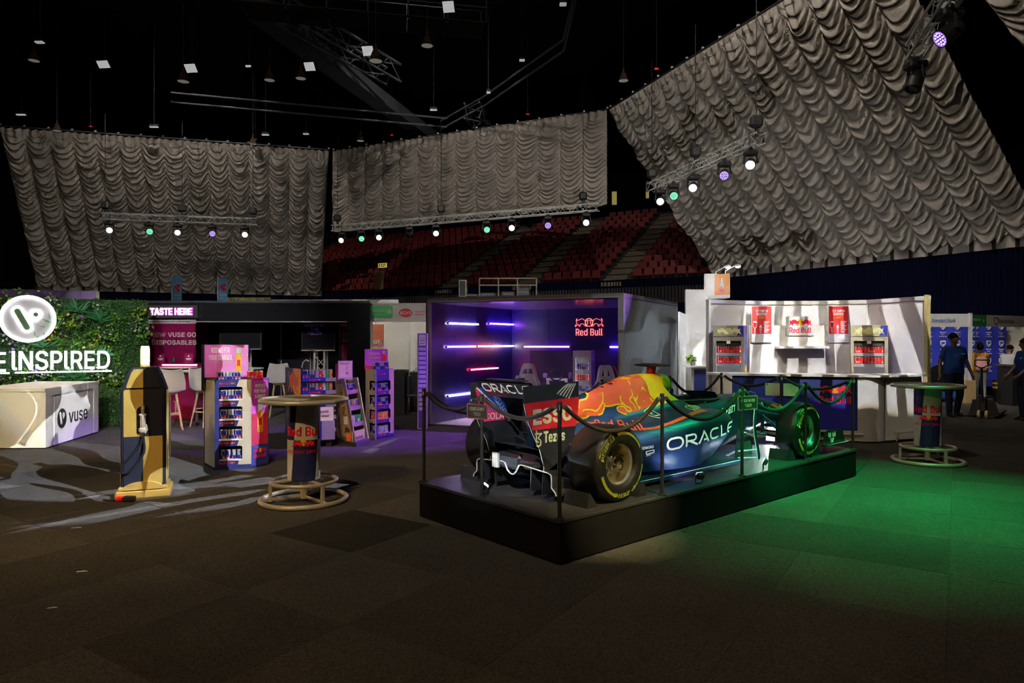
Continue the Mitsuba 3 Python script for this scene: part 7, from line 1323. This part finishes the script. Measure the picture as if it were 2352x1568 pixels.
obj('handle', cat([tube([(0, .40, .3), (0, .52, .75), (0, .58, 1.12)], .022, 8), tube(np.array([(.0, .58, 1.10), (-.12, .6, 1.16), (-.11, .63, 1.28), (.11, .63, 1.28), (.12, .6, 1.16), (.0, .58, 1.10)]), .014, 6)]), black, t, M=M)
# ------------------------------------------------------------------ control riser with cases behind the dark room
t = thing('control_riser', 'black riser carrying equipment behind the dark room', 'platform'); obj('deck', box2((-2.2, 25.0, 0), (1.0, 27.2, 3.32)), blackmatt, t)
rail = lambda z: seg((-1.2, 25.1, z), (.9, 25.1, z), .03, 6)
obj('guard_rail', cat([rail(3.75), rail(4.0)] + [seg((x, 25.1, 3.32), (x, 25.1, 4.0), .03, 6) for x in (-1.2, -.5, .2, .9)]), mat('railbrown', (.20, .17, .13), .5), t)
t = thing('flight_case', 'black flight case with pale aluminium edges standing on the riser', 'case'); c0, c1 = np.array((-1.95, 25.2, 3.33)), np.array((-1.70, 25.7, 3.92)); obj('body', box2(c0, c1), black, t); ed = []
for dx in (0, 1):
    for dy in (0, 1): ed.append(box2((c0[0] + dx * .25 - .015, c0[1] + dy * .5 - .015, c0[2]), (c0[0] + dx * .25 + .015, c0[1] + dy * .5 + .015, c1[2] + .015)))
    for z in (c0[2], c1[2]): ed.append(box2((c0[0] + dx * .25 - .015, c0[1], z - .0), (c0[0] + dx * .25 + .015, c1[1], z + .03))); 
for dy in (0, 1):
    for z in (c0[2], c1[2]): ed.append(box2((c0[0], c0[1] + dy * .5 - .015, z), (c1[0], c0[1] + dy * .5 + .015, z + .03)))
obj('edge', cat(ed), cream, t)
for i, (x, w_, h_) in enumerate(((-1.5, .5, .12), (-.9, .6, .16), (-.15, .5, .2), (.4, .5, .35))):
    k = obj('mixing_desk', cat([bx(x, 25.5, 3.33 + h_ / 2, w_, .5, h_, .02), bx(x, 25.24, 3.33 + h_ * .5, w_ * .7, .03, h_ * .5)]), darkgrey); tag(k, f'dark control desk unit on the riser, {ORD[i]} from the flight case', 'control desk'); [obj('fader', bx(x - w_ * .3 + j * w_ * .12, 25.222, 3.33 + h_ * .5, .03, .01, .03), silver, k) for j in range(6)]

# ------------------------------------------------------------------ people in the background
_ico = trimesh.creation.icosphere(1, 1.0).vertices
def _sph(c, r): return _ico * r + np.array(c)
def bone(a, ra, b, rb): return m3.Manifold.hull_points(np.vstack([_sph(a, ra), _sph(b, rb)]))
def blob(ps): return m3.Manifold.hull_points(np.vstack([_sph(c, r) for c, r in ps]))
def skin_mesh(parts, edge=.03, it=8, infl=0.):
    m = m3.Manifold()
    for p in parts: m = m + p
    m = unman(m.refine_to_length(edge)); m.merge_vertices(); trimesh.smoothing.filter_taubin(m, lamb=.5, nu=.52, iterations=it); return m
def arm_chain(sh, el, wr, k=1.0):
    P = [bone(sh, .052 * k, el, .040 * k), bone(el, .040 * k, wr, .028 * k)]
    return P
def hand(wr, d, side, curl=.5, thumb=None):
    """palm with four fingers and a thumb; d: pointing direction"""
    d = np.array(d, float); d /= np.linalg.norm(d); sdv = np.array(side, float); sdv -= d * (sdv @ d); sdv /= np.linalg.norm(sdv); pn = np.cross(d, sdv); wr = np.array(wr)
    P = [blob([(wr, .026), (wr + d * .085 + sdv * .028, .013), (wr + d * .085 - sdv * .028, .013)])]
    for i, (o, l) in enumerate(((.030, .060), (.010, .070), (-.011, .066), (-.030, .052))):
        a = wr + d * .085 + sdv * o; m_ = a + d * l * .5 + pn * curl * .012; e = m_ + d * l * .42 + pn * curl * .035
        P += [bone(a, .0095, m_, .0088), bone(m_, .0088, e, .0075)]
    a = wr + d * .03 + sdv * .028; m_ = a + d * .035 + sdv * .025 + pn * .01; P += [bone(a, .012, m_, .0105), bone(m_, .0105, m_ + d * .03 + pn * .012, .009)]
    return P
def person(lb, M, hgt, pose, sk, top, legs, shoe, hair, female=False, hair_style='crop', extra=None):
    t = thing('person', lb, 'person'); s = hgt / 1.78; S = M @ np.diag([s, s, s, 1.0]); J = {**{
        'hip': (0, 0, .95), 'chest': (0, 0, 1.30), 'neck': (0, .01, 1.50), 'head': (0, .0, 1.66), 'shL': (.19, 0, 1.44), 'shR': (-.19, 0, 1.44), 'elL': (.25, .01, 1.15), 'elR': (-.25, .01, 1.15), 'wrL': (.27, -.05, .90), 'wrR': (-.27, -.05, .90),
        'kL': (.10, -.01, .50), 'kR': (-.10, -.01, .50), 'aL': (.11, .02, .09), 'aR': (-.11, .02, .09), 'look': (0, -1, 0), 'belly': .0}, **pose}
    J = {k: (np.array(v, float) if not isinstance(v, float) else v) for k, v in J.items()}
    hip, ch, nk, hd = J['hip'], J['chest'], J['neck'], J['head']; w = .155 if not female else .14; bl = J['belly']
    lk = J['look'] / np.linalg.norm(J['look']); rt = np.cross(lk, (0, 0, 1.)); rt /= np.linalg.norm(rt); up = np.cross(rt, lk)
    torso = lambda f: [blob([(hip + (.10, 0, 0), .105 + f), (hip - (.10, 0, 0), .105 + f), (hip + (0, -bl * .6, .15), .12 + f), (ch + (w - .05, 0, -.02), .10 + f), (ch - (w - .05, 0, .02), .10 + f)]), blob([(ch + (w - .05, 0, 0), .10 + f), (ch - (w - .05, 0, 0), .10 + f), (J['shL'] - (.03, 0, .0), .058 + f), (J['shR'] + (.03, 0, 0), .058 + f), (nk + (0, 0, -.06), .06 + f)])] + ([blob([(hip + (0, -.05, .14), .12 + f), (ch + (0, -.04, -.06), .12 + f)])] if bl else [])
    headp = [bone(nk - (0, 0, .03), .058, hd - (0, 0, .06), .055), blob([(hd + up * .035 - lk * .015, .092), (hd + up * .01 + lk * .018, .082), (hd - up * .07 + lk * .045, .045), (hd - up * .04, .066)]), bone(hd + lk * .092 + up * .015, .010, hd + lk * .112 - up * .022, .014), blob([(hd + lk * .082 - up * .058 + rt * .018, .011), (hd + lk * .082 - up * .058 - rt * .018, .011)])] + [blob([(hd + q * rt * .082 + up * .02, .014), (hd + q * rt * .086 - up * .025, .012)]) for q in (-1, 1)]
    body = torso(-.012) + headp
    for q in 'LR':
        sgn = 1 if q == 'L' else -1; hj = hip + (sgn * .095, 0, -.06); body += [bone(J['sh' + q], .055, J['el' + q], .042), bone(J['el' + q], .042, J['wr' + q], .029), bone(hj, .085, J['k' + q], .055), bone(J['k' + q], .055, J['a' + q], .037), blob([(J['a' + q] + (0, .02, -.04), .036), (J['a' + q] + (0, -.13, -.06), .026)])]
        dd = J['wr' + q] - J['el' + q]; body += hand(J['wr' + q], dd, (0, -1, .15), .5)
    obj('body', skin_mesh(body, .03, 5), sk, t, smooth=True, M=S)
    er = hd + lk * .084 + up * .022
    obj('eyes', cat([trimesh.creation.icosphere(1, .011).apply_translation(er + q * rt * .032 - lk * .004) for q in (-1, 1)]), txtk, t, M=S)
    tp = torso(.012)
    for q in 'LR':
        e = J['sh' + q] + (J['el' + q] - J['sh' + q]) * pose.get('sleeve', .62); tp.append(bone(J['sh' + q], .068, e, .060))
        if pose.get('sleeve', .62) > 1: tp += [bone(J['sh' + q], .066, J['el' + q], .054), bone(J['el' + q], .054, J['wr' + q] * .9 + J['el' + q] * .1, .040)]
    obj('shirt', skin_mesh(tp, .03, 6), top, t, smooth=True, M=S)
    if pose.get('collar', True): obj('collar', tube(np.array([(nk[0] + .066 * math.cos(a), nk[1] + .062 * math.sin(a), nk[2] - .02 + .012 * math.sin(a)) for a in np.linspace(0, 2 * PI, 21)[:-1]]), .014, 6, closed=True), top, t, M=S)
    lg = [blob([(hip + (.10, 0, .02), .115), (hip - (.10, 0, -.02), .115), (hip + (.09, 0, -.10), .105), (hip - (.09, 0, .10), .105)])]
    for q in 'LR': sgn = 1 if q == 'L' else -1; lg += [bone(hip + (sgn * .095, 0, -.08), .105, J['k' + q], .075), bone(J['k' + q], .075, J['a' + q] + (0, 0, .01), .060)]
    obj('trousers', skin_mesh(lg, .03, 5), legs, t, smooth=True, M=S)
    for q in 'LR': obj('shoe', skin_mesh([blob([(J['a' + q] + (0, .035, -.045), .043), (J['a' + q] + (0, -.02, -.035), .045), (J['a' + q] + (0, -.15, -.058), .034)])], .04, 3), shoe, t, smooth=True, M=S)
    if hair_style == 'crop': hp = [blob([(hd + up * .045 - lk * .028, .094), (hd + up * .03 + lk * .005, .090)])]
    else: hp = [blob([(hd + up * .045 - lk * .03, .098), (hd + up * .02 - lk * .03, .098)]), blob([(hd + up * .09 - lk * .07, .07), (hd + up * .03 - lk * .10, .06), (hd + up * .13 - lk * .03, .05)])]
    obj('hair', skin_mesh(hp, .03, 4), hair, t, smooth=True, M=S)
    return t, S
polo = dif('polo_blue', (.018, .045, .17)); trou = dif('trousers_navy', (.012, .014, .028)); mustard = dif('mustard', (.42, .20, .012)); jeans = dif('pale_jeans', (.42, .46, .44)); greytop = dif('greytop', (.50, .50, .50)); hairm = dif('hair', (.008, .007, .006)); shoeb = mat('shoe_black', (.012, .012, .012), .25); shoew = mat('shoe_white', (.65, .62, .6), .6); backpk = dif('backpack', (.48, .24, .22))
t, S = person('person in a blue polo shirt and dark trousers walking forward beside the can table', Fz(9.94, 15.36, .03), 1.86, {'belly': .06, 'elL': (.30, .03, 1.17), 'wrL': (.36, -.04, .93), 'elR': (-.27, .05, 1.17), 'wrR': (-.31, .0, .92), 'kL': (.12, -.03, .50), 'kR': (-.12, -.02, .50), 'aR': (-.13, -.05, .09), 'aL': (.13, .10, .09)}, skin, polo, trou, shoeb, hairm)
obj('badge', xf(extr(fit(text('CRUISE', 1, 700), .055, 1.335, .145, 1.36), .004), S @ wallM((0, -.157, 0), (1, 0))), paleyel, t); obj('belt', tube(np.array([(.205 * math.cos(a), .118 * math.sin(a), 1.0) for a in np.linspace(0, 2 * PI, 25)[:-1]]), .014, 6, closed=True), black, t, M=S)
t, S = person('person in a mustard top and pale jeans seen from behind wearing a pink backpack', Fz(12.95, 18.9, PI - .35), 1.62, {'sleeve': .7, 'elL': (.24, -.10, 1.18), 'wrL': (.20, -.30, 1.10), 'elR': (-.24, -.10, 1.18), 'wrR': (-.18, -.30, 1.12), 'collar': False}, skin, mustard, jeans, shoew, hairm, True, 'bun')
bp = obj('backpack', skin_mesh([blob([((.07, .24, 1.05), .10), ((-.07, .24, 1.05), .10), ((.05, .20, 1.32), .09), ((-.05, .20, 1.32), .09)])], .03, 5), backpk, t, smooth=True, M=S); obj('strap', cat([tube(np.array([(q * .11, .15, 1.40), (q * .13, .02, 1.52), (q * .14, -.13, 1.36), (q * .16, -.02, 1.08)]), .016, 6) for q in (-1, 1)]), backpk, bp, M=S)
person('person in a pale grey top leaning over the black desk, turned away', Fz(13.72, 18.95, PI * .62), 1.63, {'sleeve': 1.2, 'hip': (0, .02, .92), 'chest': (0, -.08, 1.26), 'neck': (0, -.14, 1.45), 'head': (0, -.18, 1.60), 'shL': (.19, -.11, 1.38), 'shR': (-.19, -.11, 1.38), 'elL': (.24, -.28, 1.20), 'wrL': (.16, -.47, 1.17), 'elR': (-.24, -.28, 1.2), 'wrR': (-.14, -.47, 1.17), 'look': (0, -1, -.35), 'collar': False}, skin2, greytop, trou, shoeb, hairm, True)
t, S = person('person in a dark blue shirt standing in profile at the right edge of the picture', Fz(10.93, 14.55, -PI / 2 - .15), 1.75, {'elL': (.24, -.06, 1.16), 'wrL': (.20, -.22, .98), 'elR': (-.24, -.06, 1.16), 'wrR': (-.20, -.22, .98), 'look': (0, -1, -.12)}, skin, dif('shirt_dark', (.012, .024, .09)), trou, shoeb, hairm)
obj('badge', xf(extr(fit(text('CRUISE', 1, 700), .05, 1.335, .13, 1.36), .004), S @ wallM((0, -.127, 0), (1, 0))), txtgrey, t)
